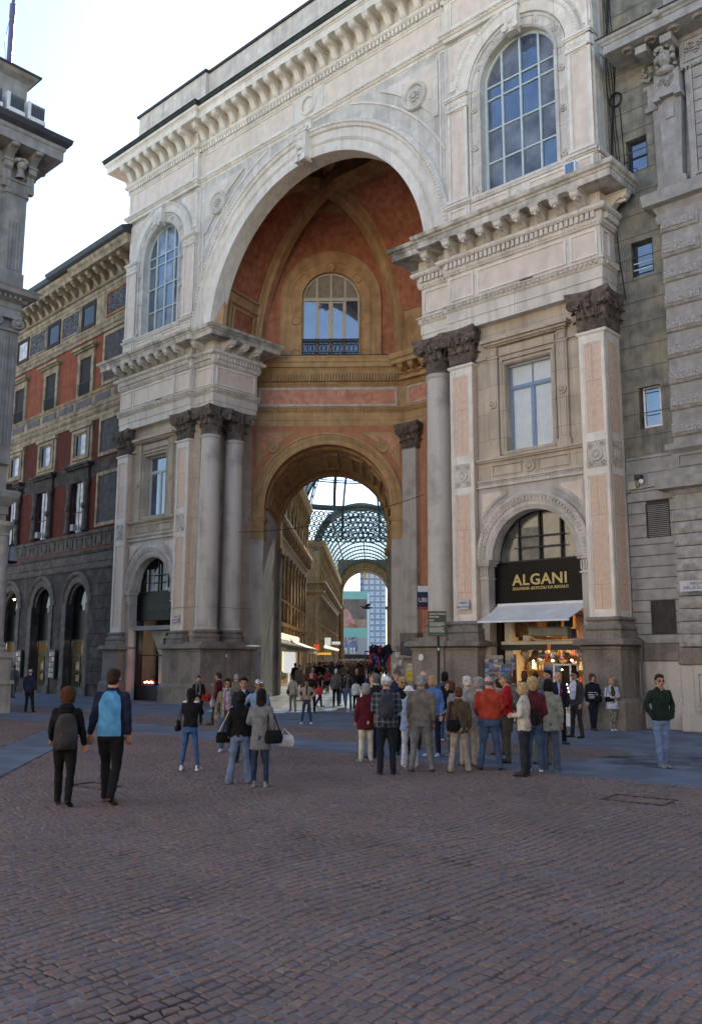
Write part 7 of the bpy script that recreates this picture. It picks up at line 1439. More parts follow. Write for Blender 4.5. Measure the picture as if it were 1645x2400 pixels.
for k in range(4): M().lathe(-3+k*2.6, k, [(2.0, 3.4), (0, 4.6)], 8).tube([(-3+k*2.6, k, 0), (-3+k*2.6, k, 4.5)], .06, 5).build('parasol', [mat('pale_parasol', (.62, .66, .72), .8)], um)
# ================================================================== people
SKINS = [mat('skin_%d' % k, c, .55, .08, 8, .03) for k, c in enumerate(((.48, .27, .19), (.38, .21, .13), (.55, .33, .25), (.28, .15, .09)))]
LIP = mat('lips', (.35, .10, .08), .5); EYE = mat('dark_eye', (.03, .02, .018), .3); 
def cloth(nm, c, bump=1.0): return mat('cloth_'+nm, c, .9, .2, 9, bump, 12)
PEND = []
def ring(c, r, n=14, ax=None):
    ax = Vector(ax) if ax is not None else Vector((0, 0, 1)); ax.normalize(); u = Vector((1, 0, 0)) if abs(ax.x) < .9 else Vector((0, 1, 0)); u = (u-ax*u.dot(ax)).normalized(); v = ax.cross(u)
    return [tuple(Vector(c)+u*math.cos(2*PI*i/n)*r[0]+v*math.sin(2*PI*i/n)*r[1]) for i in range(n)]
def loft(m, secs, n=14):     # secs [(centre, (rx, ry), axis)]
    vs = []; k = len(secs)
    for c, r, ax in secs: vs += ring(c, r, n, ax)
    fs = [(i*n+j, i*n+(j+1) % n, (i+1)*n+(j+1) % n, (i+1)*n+j) for i in range(k-1) for j in range(n)]+[tuple(range(n-1, -1, -1)), tuple((k-1)*n+j for j in range(n))]
    return m.vf(vs, fs)
def limb(m, pts, rs, n=10):
    pts = [Vector(p) for p in pts]
    for i in range(len(pts)-1):
        a, b = pts[i], pts[i+1]; ax = (b-a); r0, r1 = rs[i], rs[i+1]
        loft(m, [(a, (r0, r0), ax), (a.lerp(b, .35), (r0*.7+r1*.3+.004, r0*.7+r1*.3+.004), ax), (b, (r1, r1), ax)], n)
        m.ell(tuple(b), (r1*1.0, r1*1.0, r1*1.0), 8, 6)
    m.ell(tuple(pts[0]), (rs[0],)*3, 8, 6)
    return m
def pend(m, name, mats, par, vox, smooth=3, disp=0, dscale=.09, loc=None, fn=None, dec=None):
    me = m.mesh(name, None, None, False); o = bpy.data.objects.new(name, me); COL.objects.link(o); r = o.modifiers.new('r', 'REMESH'); r.mode = 'VOXEL'; r.voxel_size = vox; r.use_smooth_shade = True
    if disp:
        t = bpy.data.textures.new('t', 'CLOUDS'); t.noise_scale = dscale; t.noise_depth = 2; d = o.modifiers.new('d', 'DISPLACE'); d.texture = t; d.strength = disp; d.mid_level = .5; d.texture_coords = 'LOCAL'
    if smooth: s = o.modifiers.new('s', 'SMOOTH'); s.factor = .5; s.iterations = smooth
    if dec: q = o.modifiers.new('q', 'DECIMATE'); q.ratio = dec
    PEND.append((o, name, mats, par, fn, loc)); return o
def flush():
    dg = bpy.context.evaluated_depsgraph_get(); out = []
    for o, name, mats, par, fn, loc in PEND:
        me = bpy.data.meshes.new_from_object(o.evaluated_get(dg)); me.name = name; me.materials.clear()
        for mt in mats: me.materials.append(mt)
        if fn: fn(me)
        out.append(me)
    for (o, name, mats, par, fn, loc), me in zip(PEND, out):
        old = o.data; bpy.data.objects.remove(o); bpy.data.meshes.remove(old)
        if par is not None: q = link(name, me, par)
        if loc is not None and par is not None: q.location = loc
    PEND.clear(); return out
# ---- cached head, hand, shoe and hair shapes (head centre at the origin, face towards +y)
def headm(fem):
    m = M(); m.ell((0, -.012, .022), (.074, .092, .088), 16, 12).ell((0, .02, -.035), (.058 if fem else .064, .066, .07), 14, 10).ell((0, .045, -.082), (.03 if fem else .036, .034, .026), 10, 8)
    m.ell((0, .09, -.012), (.0135, .02, .026), 8, 6).ell((0, .1, -.03), (.018, .017, .013), 8, 6).ell((0, .081, -.058), (.026, .013, .0085), 8, 6).ell((0, .078, -.07), (.022, .013, .008), 8, 6)
    for s in (-1, 1): m.ell((s*.033, .074, .028), (.03, .014, .012), 8, 6).ell((s*.036, .055, -.022), (.026, .03, .024), 8, 6).ell((s*.077, -.008, -.012), (.011, .02, .033), 8, 6).ell((s*.031, .0765, .006), (.0145, .0095, .009), 8, 6)
    limb(m, [(0, -.02, -.06), (0, -.03, -.16)], [.05 if fem else .058, .056 if fem else .066], 12); return m
def facemat(me):
    for p in me.polygons:
        c = p.center
        if c.y > .068 and abs(abs(c.x)-.031) < .014 and abs(c.z-.006) < .006: p.material_index = 2
        elif c.y > .058 and abs(abs(c.x)-.033) < .021 and abs(c.z-.029) < .004: p.material_index = 3
        elif c.y > .078 and abs(c.x) < .024 and -.074 < c.z < -.053: p.material_index = 1
HM = []
for f_ in (0, 1): pend(headm(f_), 'head', [], None, .0062, 1, 0, fn=None, dec=.5)
hd_ = M(); hd_.ell((0, 0, -.045), (.04, .015, .048), 10, 8)
for k, (x, l_) in enumerate(((-.029, .068), (-.01, .078), (.01, .073), (.028, .056))): limb(hd_, [(x, 0, -.075), (x*1.12, .012, -.078-l_*.5), (x*1.1, .034, -.078-l_*.88)], [.0105, .0095, .008], 8)
limb(hd_, [(-.03, .004, -.03), (-.056, .018, -.062), (-.05, .03, -.088)], [.014, .0115, .0095], 8); limb(hd_, [(0, 0, .03), (0, 0, -.02)], [.025, .028], 8)
pend(hd_, 'hand', [], None, .0055, 1, 0, dec=.5)
sh_ = M(); loft(sh_, [((0, -.075, .035), (.036, .034), (0, 1, 0)), ((0, -.02, .04), (.038, .04), (0, 1, 0)), ((0, .06, .032), (.043, .03), (0, 1, 0)), ((0, .13, .026), (.042, .024), (0, 1, 0)), ((0, .18, .022), (.026, .016), (0, 1, 0))], 12); sh_.box(-.038, .038, -.1, .16, 0, .02); limb(sh_, [(0, -.04, .04), (0, -.045, .1)], [.04, .042])
pend(sh_, 'shoe', [], None, .01, 2, 0, dec=.7)
def hairm(st):
    m = M(); E = m.ell
    if st in ('short', 'long', 'bob', 'curly', 'pony', 'fluffy'):
        k = {'fluffy': 1.1, 'curly': 1.1}.get(st, 1.0); E((0, -.03, .04), (.084*k, .098*k, .09*k), 18, 12); E((0, -.055, -.01), (.079*k, .07*k, .075*k), 14, 10); E((0, .02, .085), (.068*k, .065*k, .038*k), 12, 8)
    if st == 'bald': 
        for a in range(-6, 7): t = -PI/2+a*.24; E((.076*math.cos(t), -.012+.09*math.sin(t), -.01), (.018, .018, .036), 8, 6)
    if st == 'bob' or st == 'fluffy':
        for s in (-1, 1): E((s*.066, -.012, -.03), (.027, .055, .078), 10, 8)
        E((0, -.065, -.05), (.07, .045, .07), 12, 8)
    if st == 'long':
        for s in (-1, 1): E((s*.064, -.015, -.06), (.026, .05, .11), 10, 8)
        E((0, -.07, -.11), (.082, .042, .16), 12, 10)
    if st == 'curly':
        for j in range(70):
            a = random.uniform(0, 2*PI); e = random.uniform(-.7, 1.4); y = -.03+.095*math.cos(e)*math.sin(a); 
            if y > .045 and e < .9: continue
            E((.09*math.cos(e)*math.cos(a), y, .025+.1*math.sin(e)), (.026,)*3, 6, 5)
        for s in (-1, 1): E((s*.075, -.02, -.03), (.03, .045, .07), 8, 6)
        E((0, -.075, -.05), (.075, .04, .07), 10, 8)
    if st == 'cap': E((0, -.012, .055), (.084, .1, .066), 18, 12); m.box(-.082, .082, -.1, .08, .035, .062); loft(m, [((0, .06, .046), (.07, .007), (0, 1, -.2)), ((0, .1, .04), (.066, .007), (0, 1, -.2)), ((0, .145, .03), (.04, .006), (0, 1, -.2))], 12)
    if st == 'hat': E((0, -.012, .05), (.086, .1, .068), 18, 12); m.lathe(0, -.012, [(.075, .05), (.135, .012), (.137, .004), (.07, .035)], 20)
    if st == 'beanie': E((0, -.018, .045), (.088, .104, .085), 18, 12); E((0, -.03, .01), (.087, .095, .05), 16, 8)
    return m
HST = ['short', 'long', 'bob', 'curly', 'bald', 'cap', 'hat', 'beanie', 'fluffy']
for s_ in HST: pend(hairm(s_), 'hair_'+s_, [], None, .0095, 1 if s_ != 'curly' else 0, .012 if s_ not in ('cap', 'hat') else 0, .035, dec=.6)
res_ = flush(); HEADS = res_[:2]; HAND = res_[2]; SHOE = res_[3]; HAIR = dict(zip(HST, res_[4:]))
VC = lambda me: np.array([v.co[:] for v in me.vertices])
def me_data(me): return [tuple(v.co) for v in me.vertices], [tuple(p.vertices) for p in me.polygons]
HEADD = [me_data(h) for h in HEADS]; HANDD = me_data(HAND)
HMESH = {}
def hair_mesh(st, mt):
    k = (st, mt.name)
    if k not in HMESH: c = HAIR[st].copy(); c.materials.clear(); c.materials.append(mt); smooth_me(c, 180); HMESH[k] = c
    return HMESH[k]
SMESH = {}
def shoe_mesh(mt):
    if mt.name not in SMESH: c = SHOE.copy(); c.materials.clear(); c.materials.append(mt); smooth_me(c, 180); SMESH[mt.name] = c
    return SMESH[mt.name]
POSE = {  # elbow and wrist per side (x outward, y forward, z) for a 1.75 m figure
 'down': ((.225, -.02, 1.14), (.225, .04, .89)), 'slack': ((.24, -.04, 1.15), (.265, .03, .9)), 'hips': ((.35, -.06, 1.2), (.19, .06, 1.04)), 'pocket': ((.285, -.05, 1.16), (.2, .07, .93)),
 'front': ((.23, .0, 1.15), (.07, .2, 1.12)), 'camera': ((.2, .16, 1.22), (.06, .27, 1.45)), 'strap': ((.24, .02, 1.17), (.1, .16, 1.3)), 'hold': ((.24, .0, 1.15), (.2, .2, 1.02)), 'fold': ((.22, .03, 1.16), (.0, .18, 1.18)), 'reach': ((.235, -.03, 1.15), (.285, -.02, .9)), 'around': ((.32, .02, 1.28), (.42, .08, 1.35)), 'behind': ((.25, -.1, 1.16), (.06, -.16, 1.0)), 'swingf': ((.235, .06, 1.15), (.25, .2, .96)), 'swingb': ((.235, -.12, 1.16), (.25, -.14, .92))}
LEGS = {'stand': (((.105, 0, .5), (.12, 0, .085), 0), ((.105, 0, .5), (.12, 0, .085), 0)), 'wide': (((.13, .01, .5), (.19, 0, .085), 0), ((.13, .01, .5), (.19, 0, .085), 0)), 'step': (((.1, .11, .52), (.1, .16, .09), 0), ((.1, -.02, .5), (.11, -.24, .13), .5)), 'stepr': (((.1, -.02, .5), (.11, -.24, .13), .5), ((.1, .11, .52), (.1, .16, .09), 0)), 'relax': (((.1, .03, .5), (.12, .02, .085), 0), ((.12, .05, .5), (.17, .06, .085), 0)), 'cross': (((.06, .02, .5), (.03, -.02, .085), 0), ((.09, .03, .5), (.07, .04, .085), 0))}
def person(px, fy, hy, yaw, label, top, bot, shoes, hair, haircol, sk=0, fem=0, arms=('down', 'down'), legs='stand', hem=.86, fat=1.0, head=0, flare=0, group=None, extra=(), det=1, world=None, hgt=None, sleeve=1, tight=0, nod=0):
    if world is None:
        g = ground_at(px, fy); d = cam.matrix_world.to_3x3() @ Vector(((px-822.5)/2086.2, -(hy-1200)/2086.2, -1.0)); h = 2.0+d.z*(g.y/d.y)
    else: g = Vector(world); h = hgt
    S = h/1.76; ry = -math.radians(yaw); root = empty('person', (g.x, g.y, .012 if world else .006), ry, label, 'person', group, scale=S)
    skin = SKINS[sk]; W = fat; sw = (.17 if fem else .19)*(.6+.4*W); vx = (.021 if det else .03)
    shs = []; 
    for s in (-1, 1):
        e, w_ = POSE[arms[0 if s < 0 else 1]]; shs.append((Vector((s*(sw-.012), -.005, 1.405)), Vector((s*e[0]*(.85+.15*W), e[1], e[2])), Vector((s*w_[0], w_[1], w_[2]))))
    hc = Vector((0, .025, 1.63)); HR = Matrix.Translation(hc) @ Matrix.Rotation(-math.radians(head), 4, 'Z') @ Matrix.Rotation(-math.radians(nod), 4, 'X') @ Matrix.Scale(1.09, 4)
    # body: one mesh made of torso and limb core, head and hands
    core = M(); loft(core, [((0, -.01, .86), (.13, .09), None), ((0, -.01, 1.0), (.14*W, .095*W), None), ((0, 0, 1.15), (.115*W, .085*W), None), ((0, .005, 1.32), (.145*W, .1*W), None), ((0, -.005, 1.40), (.14, .07), None), ((0, -.01, 1.5), (.062, .06), None), ((0, 0, 1.56), (.055, .06), None)], 12)
    for s, (a, b, c) in zip((-1, 1), shs): limb(core, [a*.97+Vector((0, 0, .03)), b, c], [.05, .037, .026], 8)
    L = LEGS[legs]
    for s, (kn, an, tp) in zip((-1, 1), L): limb(core, [(s*.09, 0, .88), (s*kn[0], kn[1], kn[2]), (s*an[0], an[1], an[2]-.03)], [.075, .05, .036], 8)
    hv, hf = HEADD[fem]; T_ = HR
    bodyextra = [([tuple(T_ @ Vector(p)) for p in hv], hf)]
    for s, (a, b, c) in zip((-1, 1), shs):
        if arms[0 if s < 0 else 1] in ('pocket', 'behind'): continue
        d = (c-b).normalized(); y_ = Vector((0, 1, 0)); 
        if abs(d.y) > .8: y_ = Vector((0, 0, 1))
        z_ = -d; x_ = (y_.cross(z_)).normalized()*(1 if s > 0 else 1); y2 = z_.cross(x_); R_ = Matrix((x_, y2, z_)).transposed().to_4x4(); Q = Matrix.Translation(c) @ R_ @ Matrix.Diagonal((s if True else 1, 1, 1, 1)) @ Matrix.Scale(1.02 if not fem else .92, 4)
        bodyextra.append(([tuple(Q @ Vector(p)) for p in HANDD[0]], HANDD[1]))
    browm = mat('brow_'+haircol[0], tuple(x*.6 for x in haircol[1]), .8)
    def fin(me, ex=bodyextra, HRi=HR.inverted()):
        v = [tuple(q.co) for q in me.vertices]; f = [tuple(p.vertices) for p in me.polygons]; mi = [0]*len(f)
        for k, (a, b) in enumerate(ex):
            n = len(v); v += a; f += [tuple(n+i for i in q) for q in b]
            if k == 0:
                loc = HEADD[fem][0]
                for q in b:
                    c = sum((Vector(loc[i]) for i in q), Vector())/len(q); t = 0
                    if c.y > .066 and abs(abs(c.x)-.031) < .015 and abs(c.z-.005) < .0065: t = 2
                    elif c.y > .056 and abs(abs(c.x)-.033) < .022 and abs(c.z-.0295) < .0045: t = 3
                    elif c.y > .076 and abs(c.x) < .024 and -.075 < c.z < -.054: t = 1
                    mi.append(t)
            else: mi += [0]*len(b)
        me.clear_geometry(); me.from_pydata(v, [], f); me.polygons.foreach_set('material_index', mi); smooth_me(me, 180)
    pend(core, 'body', [skin, LIP, EYE, browm], root, .03, 1, fn=fin)
    # trousers
    bt = M(); k = 1.0 if not tight else .86; loft(bt, [((0, -.01, .8), (.155*W, .105*W), None), ((0, -.012, .9), (.168*W, .118*W), None), ((0, -.005, 1.0), (.152*W, .108*W), None), ((0, 0, 1.05), (.14*W, .102*W), None)], 16)
    for s, (kn, an, tp) in zip((-1, 1), L):
        kk = Vector((s*kn[0], kn[1], kn[2])); aa = Vector((s*an[0], an[1]-.01, an[2]-.03)); rf = [.096*k*(.5+.5*W), .064*k, (.056+flare)*(1 if not tight else .8)]; limb(bt, [(s*.086, -.005, .84), kk, aa], rf, 12)
    botm, bn = bot[1], bot[0]
    if bn != 'none': pend(bt, bn, [botm], root, vx, 2, .028, .06, fn=lambda me: smooth_me(me, 180))
    # top
    tp_ = M(); g_ = .018 if sleeve else .01; hw_ = .165*W
    secs = []
    if hem < .8: secs += [((0, 0, hem), (hw_+.045, .15*W), None), ((0, 0, (hem+.95)/2), (hw_+.025, .135*W), None)]
    else: secs += [((0, -.005, hem), (hw_+.012, .125*W), None)]
    secs += [((0, -.005, max(hem+.05, .98)), (hw_+.004, .122*W), None), ((0, 0, 1.13), (.148*W+g_*.4, .115*W), None), ((0, .005, 1.32), (.172*(.5+.5*W)+g_, .122*W), None), ((0, -.008, 1.40), (sw+.0, .09), None), ((0, -.012, 1.445), (sw*.74, .08), None), ((0, -.014, 1.485), (.095, .07), None), ((0, -.012, 1.53), (.068, .066), None)]
    loft(tp_, secs, 18)
    for s, (a, b, c) in zip((-1, 1), shs):
        c2 = b.lerp(c, .93 if sleeve else .1); limb(tp_, [a, b, c2], [.061*(.6+.4*W), .053*(.6+.4*W), .043 if sleeve else .05], 12)
    pend(tp_, top[0], [top[1]], root, vx, 2, .034, .07, fn=lambda me: smooth_me(me, 180))
    # shoes
    for s, (kn, an, t) in zip((-1, 1), L):
        o = inst('shoe', shoe_mesh(shoes), root, (s*an[0], an[1]+.03, an[2]-.085)); o.rotation_euler = (-t*.9, 0, -s*.18)
    # hair
    hm = mat('hair_'+haircol[0], haircol[1], .75, .3, 30, .5, 60)
    if hair:
        nm = {'cap': 'cap', 'hat': 'sun_hat', 'beanie': 'cap'}.get(hair, 'hair')
        o = link(nm, hair_mesh(hair, extra_mat.get(label, hm) if hair in ('cap', 'hat', 'beanie') else hm), root); o.matrix_local = HR
        if hair in ('cap', 'hat'): q = link('hair', hair_mesh('bald', hm), root); q.matrix_local = HR
    for x in extra:
        if x == 'sunglasses': q = M().box(-.068, .068, .082, .09, .0, .006).ell((-.031, .088, .002), (.026, .01, .018), 10, 6).ell((.031, .088, .002), (.026, .01, .018), 10, 6).box(-.078, -.07, -.01, .085, .0, .007).box(.07, .078, -.01, .085, .0, .007).build('sunglasses', [EYE], root, 60); q.matrix_local = HR
        if x == 'glasses': q = M().tube([(-.033+.024*math.cos(t), .094, .004+.017*math.sin(t)) for t in [j*PI/5 for j in range(11)]], .0022, 4).tube([(.033+.024*math.cos(t), .094, .004+.017*math.sin(t)) for t in [j*PI/5 for j in range(11)]], .0022, 4).build('glasses', [EYE], root); q.matrix_local = HR
        if x[0] == 'shirt': 
            q = M(); zt, zb, ww = 1.5, x[2], x[3]
            secs2 = [(zb, ww*.55, .128*W), (1.13, ww*.8, .125*W), (1.3, ww, .137*W), (1.42, ww*.75, .098), (zt, .035, .072)]; vs = []
            for z, w2, y in secs2: vs += [(-w2, y-.03, z), (-w2*.5, y+.004, z), (0, y+.012, z), (w2*.5, y+.004, z), (w2, y-.03, z)]
            q.vf(vs, [(i*5+j, i*5+j+1, i*5+j+6, i*5+j+5) for i in range(4) for j in range(4)]); q.build('shirt_front', [x[1]], root, 60)
            if len(x) > 4: M().prism([(-.02, 1.12), (.02, 1.12), (.028, 1.18), (.014, 1.46), (-.014, 1.46), (-.028, 1.18)], .13*W+.008, .15*W+.008).build('tie', [x[4]], root)
        if x[0] == 'collar': M().lathe(0, -.01, [(.062, 1.48), (.072, 1.52), (.058, 1.545)], 14).build('collar', [x[1]], root, 60)
        if x[0] == 'scarf': 
            q = M(); q.tube([(.085*math.cos(t), .0+.085*math.sin(t), 1.5+.015*math.sin(3*t)) for t in [j*PI/8 for j in range(17)]], .035, 8)
            for s in (-1, 1): q.tube([(s*.05, .08, 1.48), (s*.07, .145, 1.3), (s*.08, .15, x[2] if len(x) > 2 else 1.05)], .036, 6)
            q.build('scarf', [x[1]], root, 60)
        if x[0] == 'stripes': 
            for z in (1.0, 1.05, 1.1, 1.17): M().lathe(0, 0, [(.168*W, z), (.168*W, z+.022)], 20).build('stripe', [x[1]], root, 60).scale = (1, .76, 1)
        if x == 'moustache': q = M().ell((0, .095, -.046), (.028, .012, .008), 8, 5).build('moustache', [hm], root); q.matrix_local = HR
        if x == 'hood': M().ell((0, -.085, 1.47), (.115, .075, .06), 14, 9).ell((0, -.1, 1.42), (.09, .05, .07), 12, 8).build('hood', [top[1]], root, 80)
        if x[0] == 'panel':   # pale torso front and back of a raglan shirt
            for sg in (-1, 1):
                q = M(); vs = []
                for z, w2, y in ((.88, .165, .117), (1.0, .165, .12), (1.13, .15, .118), (1.3, .155, .128), (1.4, .125, .102), (1.47, .085, .08)):
                    y = y*W+.016; vs += [(-w2, sg*(y-.05), z), (-w2*.66, sg*(y-.008), z), (0, sg*(y+.004)-.004, z), (w2*.66, sg*(y-.008), z), (w2, sg*(y-.05), z)]
                q.vf(vs, [(i*5+j, i*5+j+1, i*5+j+6, i*5+j+5) for i in range(5) for j in range(4)]); q.build('pale_torso_panel', [x[1]], root, 80)
        if x[0] == 'yoke':
            for s in (-1, 1): M().ell((s*.12, -.02, 1.465), (.07, .07, .03), 10, 6).build('white_shoulder', [x[1]], root, 60)
    return root, S, ry
extra_mat = {}
def bag(pr, kind, off, label, mt, cat='bag', size=1.0, strap=None, rz=0, mt2=None):
    root, S, ry = pr; c, s = math.cos(ry), math.sin(ry); o_ = Vector(off)*S; w_ = root.location+Vector((o_.x*c-o_.y*s, o_.x*s+o_.y*c, o_.z)); b = empty(kind, w_, ry+rz, label, cat, scale=S*size)
    m = M()
    if kind == 'backpack':
        loft(m, [((0, 0, -.22), (.13, .06), None), ((0, 0, -.1), (.16, .085), None), ((0, 0, .08), (.15, .08), None), ((0, 0, .2), (.11, .06), None)], 14); m.ell((0, -.08, -.1), (.1, .04, .09), 10, 6).ell((0, 0, .2), (.1, .07, .05), 10, 6)
        pend(m, 'bag_body', [mt], b, .02, 1, .01, .05, fn=lambda me: smooth_me(me, 180)); q = M()
        for x in (-.09, .09): q.tube([(x, .06, -.15), (x*1.3, .14, .1), (x, .06, .24)], .012, 5)
        q.box(-.03, .03, -.1, -.06, .0, .03).build('straps', [mt2 or mt], b)
    else:
        loft(m, [((0, 0, -.13), (.14, .05), None), ((0, 0, -.03), (.155, .06), None), ((0, 0, .08), (.12, .04), None)], 14); pend(m, 'bag_body', [mt], b, .018, 1, .012, .06, fn=lambda me: smooth_me(me, 180))
        if strap: ap = Vector((math.copysign(.165, off[0]) if abs(off[0]) > .12 else .1, -.02 if abs(off[1]) < .15 else math.copysign(.06, off[1]), 1.47))-Vector(off) if len(strap[0]) and kind == 'handbag' else Vector(strap[0]); ap = (Matrix.Rotation(-rz, 3, 'Z') @ ap)/size; M().tube([(-.1, 0, .06), tuple(ap+Vector((-.02, 0, -.03))), tuple(ap), tuple(ap+Vector((.02, 0, -.03))), (.1, 0, .06)], .011, 5).build('strap', [mt2 or mt], b, 60)
        if kind == 'shopping_bag': pass
    return b
B_ = lambda n, *c: cloth(n, c)
BLK = B_('black', .012, .012, .014); NAVY = B_('navy', .018, .024, .055); DGREY = B_('dark_grey', .04, .042, .048); GREY = B_('grey', .13, .13, .13); LGREY = B_('light_grey', .24, .24, .25); JEAN = B_('blue_jeans', .06, .11, .22); LJEAN = B_('light_jeans', .15, .22, .38); DJEAN = B_('dark_jeans', .03, .045, .09); CREAM = B_('cream', .60, .57, .48); WHT = B_('white', .68, .69, .72); TAN = B_('tan', .28, .22, .15); BEIG = B_('beige', .36, .32, .26); BROWN = B_('brown', .085, .055, .035); RED = B_('red', .42, .02, .02); BRED = B_('brick_red', .42, .06, .035); MAROON = B_('maroon', .11, .015, .025); PINKC = B_('pink', .60, .35, .48); BLUE = B_('blue', .09, .17, .40); SKYB = B_('sky_blue', .10, .33, .62); DGREEN = B_('dark_green', .016, .03, .024); GREYGR = B_('grey_green', .26, .28, .24); KHAKI = B_('khaki', .17, .155, .115); LAV = B_('pale_lavender', .55, .56, .72); TAUPE = B_('taupe', .17, .15, .125); DENIM = B_('denim_shirt', .16, .25, .38); CHAR = B_('charcoal', .05, .048, .052); PALEB = B_('pale_blue', .30, .40, .58)
SB = mat('black_shoe', (.015, .014, .014), .4); SW = mat('white_shoe', (.65, .66, .7), .5); SBR = mat('brown_shoe', (.09, .055, .035), .5); SG = mat('grey_shoe', (.25, .25, .25), .6)
HB = ('black', (.012, .01, .01)); HDB = ('dark_brown', (.035, .022, .015)); HBR = ('brown', (.10, .05, .028)); HAUB = ('auburn', (.085, .034, .018)); HBL = ('blonde', (.45, .33, .17)); HGR = ('grey', (.30, .30, .31)); HWH = ('white', (.6, .59, .57)); HDG = ('dark_grey', (.13, .13, .135))
def pattern(nm, c1, c2, kind):
    m = mat('cloth_'+nm, c1, .9, .1, 7, .4, 26); n = m.node_tree; N = n.nodes; tc = [k for k in N if k.type == 'TEX_COORD'][0]; b = N['Principled BSDF']; x = N.new('ShaderNodeMix'); x.data_type = 'RGBA'; x.inputs[6].default_value = (*c1, 1); x.inputs[7].default_value = (*c2, 1)
    if kind == 'plaid':
        sp = N.new('ShaderNodeSeparateXYZ'); n.links.new(tc.outputs['Object'], sp.inputs[0]); o = []
        for ax, f in ((0, 62), (2, 62)):
            q = N.new('ShaderNodeMath'); q.operation = 'MULTIPLY'; q.inputs[1].default_value = f; n.links.new(sp.outputs[ax], q.inputs[0]); s = N.new('ShaderNodeMath'); s.operation = 'SINE'; n.links.new(q.outputs[0], s.inputs[0]); g = N.new('ShaderNodeMath'); g.operation = 'GREATER_THAN'; g.inputs[1].default_value = .35; n.links.new(s.outputs[0], g.inputs[0]); o.append(g)
        ad = N.new('ShaderNodeMath'); n.links.new(o[0].outputs[0], ad.inputs[0]); n.links.new(o[1].outputs[0], ad.inputs[1]); h = N.new('ShaderNodeMath'); h.operation = 'MULTIPLY'; h.inputs[1].default_value = .5; n.links.new(ad.outputs[0], h.inputs[0]); n.links.new(h.outputs[0], x.inputs[0])
    else:
        t = N.new('ShaderNodeTexNoise'); t.inputs['Scale'].default_value = 14 if kind == 'camo' else 30; n.links.new(tc.outputs['Object'], t.inputs['Vector']); r = N.new('ShaderNodeMapRange'); r.inputs[1].default_value = .5; r.inputs[2].default_value = .53; n.links.new(t.outputs[0], r.inputs[0]); n.links.new(r.outputs[0], x.inputs[0])
    n.links.new(x.outputs[2], b.inputs['Base Color']); return m
PLAID = pattern('plaid', (.025, .03, .045), (.13, .15, .19), 'plaid'); CAMO = pattern('camouflage', (.30, .28, .21), (.13, .125, .09), 'camo'); FLOWER = pattern('red_flower_print', (.02, .015, .02), (.6, .03, .02), 'spots'); LEOSCARF = pattern('grey_print_scarf', (.32, .33, .38), (.10, .11, .14), 'spots'); CHECKC = pattern('checked_cap', (.7, .7, .72), (.02, .02, .05), 'spots')
T = lambda n, m: (n, m)
# --- left of the archway
p = person(147, 1889, 1613, -8, 'woman with curly auburn hair in black hooded jacket walking away at the far left', T('jacket', BLK), T('trousers', BLK), SB, 'curly', HAUB, 0, 1, ('swingf', 'reach'), 'step', .8, 1.05, extra=('hood',)); bag(p, 'backpack', (.03, -.2, 1.1), 'slouching dark grey rucksack slung low on the auburn-haired woman', CHAR, size=1.15, rz=.1)
p = person(254, 1884, 1569, 5, 'tall man in bright blue raglan shirt with navy sleeves walking away', T('raglan_shirt', NAVY), T('cargo_trousers', BLK), SBR, 'short', HDB, 0, 0, ('reach', 'down'), 'step', .9, 1.06, extra=(('panel', SKYB),))
person(67, 1670, 1568, 0, 'balding man in navy jacket walking away towards the picture shop', T('jacket', NAVY), T('trousers', BLK), SB, 'bald', HDG, 2, 0, ('down', 'down'), 'relax', .8, 1.1)
person(30, 1636, 1558, -5, 'grey-suited man half hidden behind the corner column pedestal', T('jacket', GREY), T('trousers', GREY), SB, 'short', HDG, 0, 0, ('down', 'down'), 'step', .8)
p = person(444, 1806, 1614, 8, 'young woman in black cardigan and jeans taking a photograph, seen from behind', T('cardigan', BLK), T('jeans', B_('mid_jeans', .05, .11, .26)), SW, 'bob', HB, 1, 1, ('camera', 'camera'), 'wide', .92, .98, head=20, tight=1, extra=(('yoke', WHT),))
bag(p, 'handbag', (-.29, .02, .98), 'glossy black quilted handbag hanging at the photographer\'s left hip', mat('glossy_black_leather', (.012, .012, .014), .2), 'handbag', 1.15, [(-.06, 0, .3), (.06, 0, .45)], PI/2)
cmr = empty('compact_camera', p[0].location+Vector((.09, .30, 1.46))*p[1], 0, 'small silver camera held up by the photographing woman', 'camera', scale=p[1]); M().bbox(-.06, .06, -.015, .015, -.035, .035, .006).build('camera_body', [LGREY], cmr); M().box(-.045, .03, -.018, -.015, -.025, .025).build('camera_screen', [emis('camera_screen', (.5, .45, .4), .5)], cmr)
p = person(463, 1698, 1584, 172, 'short-haired woman in black with grey scarf and a red flowered bag', T('coat', BLK), T('trousers', BLK), SB, 'short', HDB, 0, 1, ('front', 'down'), 'stand', .75, .95, extra=(('scarf', GREY),)); bag(p, 'handbag', (-.3, .12, 1.0), 'black handbag printed with bright red flowers', FLOWER, 'handbag', 1.2, [(-.04, 0, .2), (.04, 0, .2)])
p = person(510, 1700, 1577, -75, 'man in maroon jacket shading his eyes beside the left plinth', T('jacket', MAROON), T('trousers', DGREY), SB, 'short', HDB, 1, 0, ('down', 'strap'), 'step', .82); bag(p, 'shopping_bag', (-.2, .1, .78), 'pale pink and white plastic shopping bag swinging from the maroon-jacketed man\'s hand', mat('pale_plastic_bag', (.5, .42, .5), .4, .3, 8), 'bag', 1.3, [(-.04, 0, .2), (.04, 0, .2)])
p = person(552, 1700, 1580, -5, 'grey-haired man with a strap across his grey jacket behind the photo group', T('jacket', KHAKI), T('trousers', GREY), SB, 'short', HGR, 0, 0, ('down', 'down'), 'stand', .82, extra=())
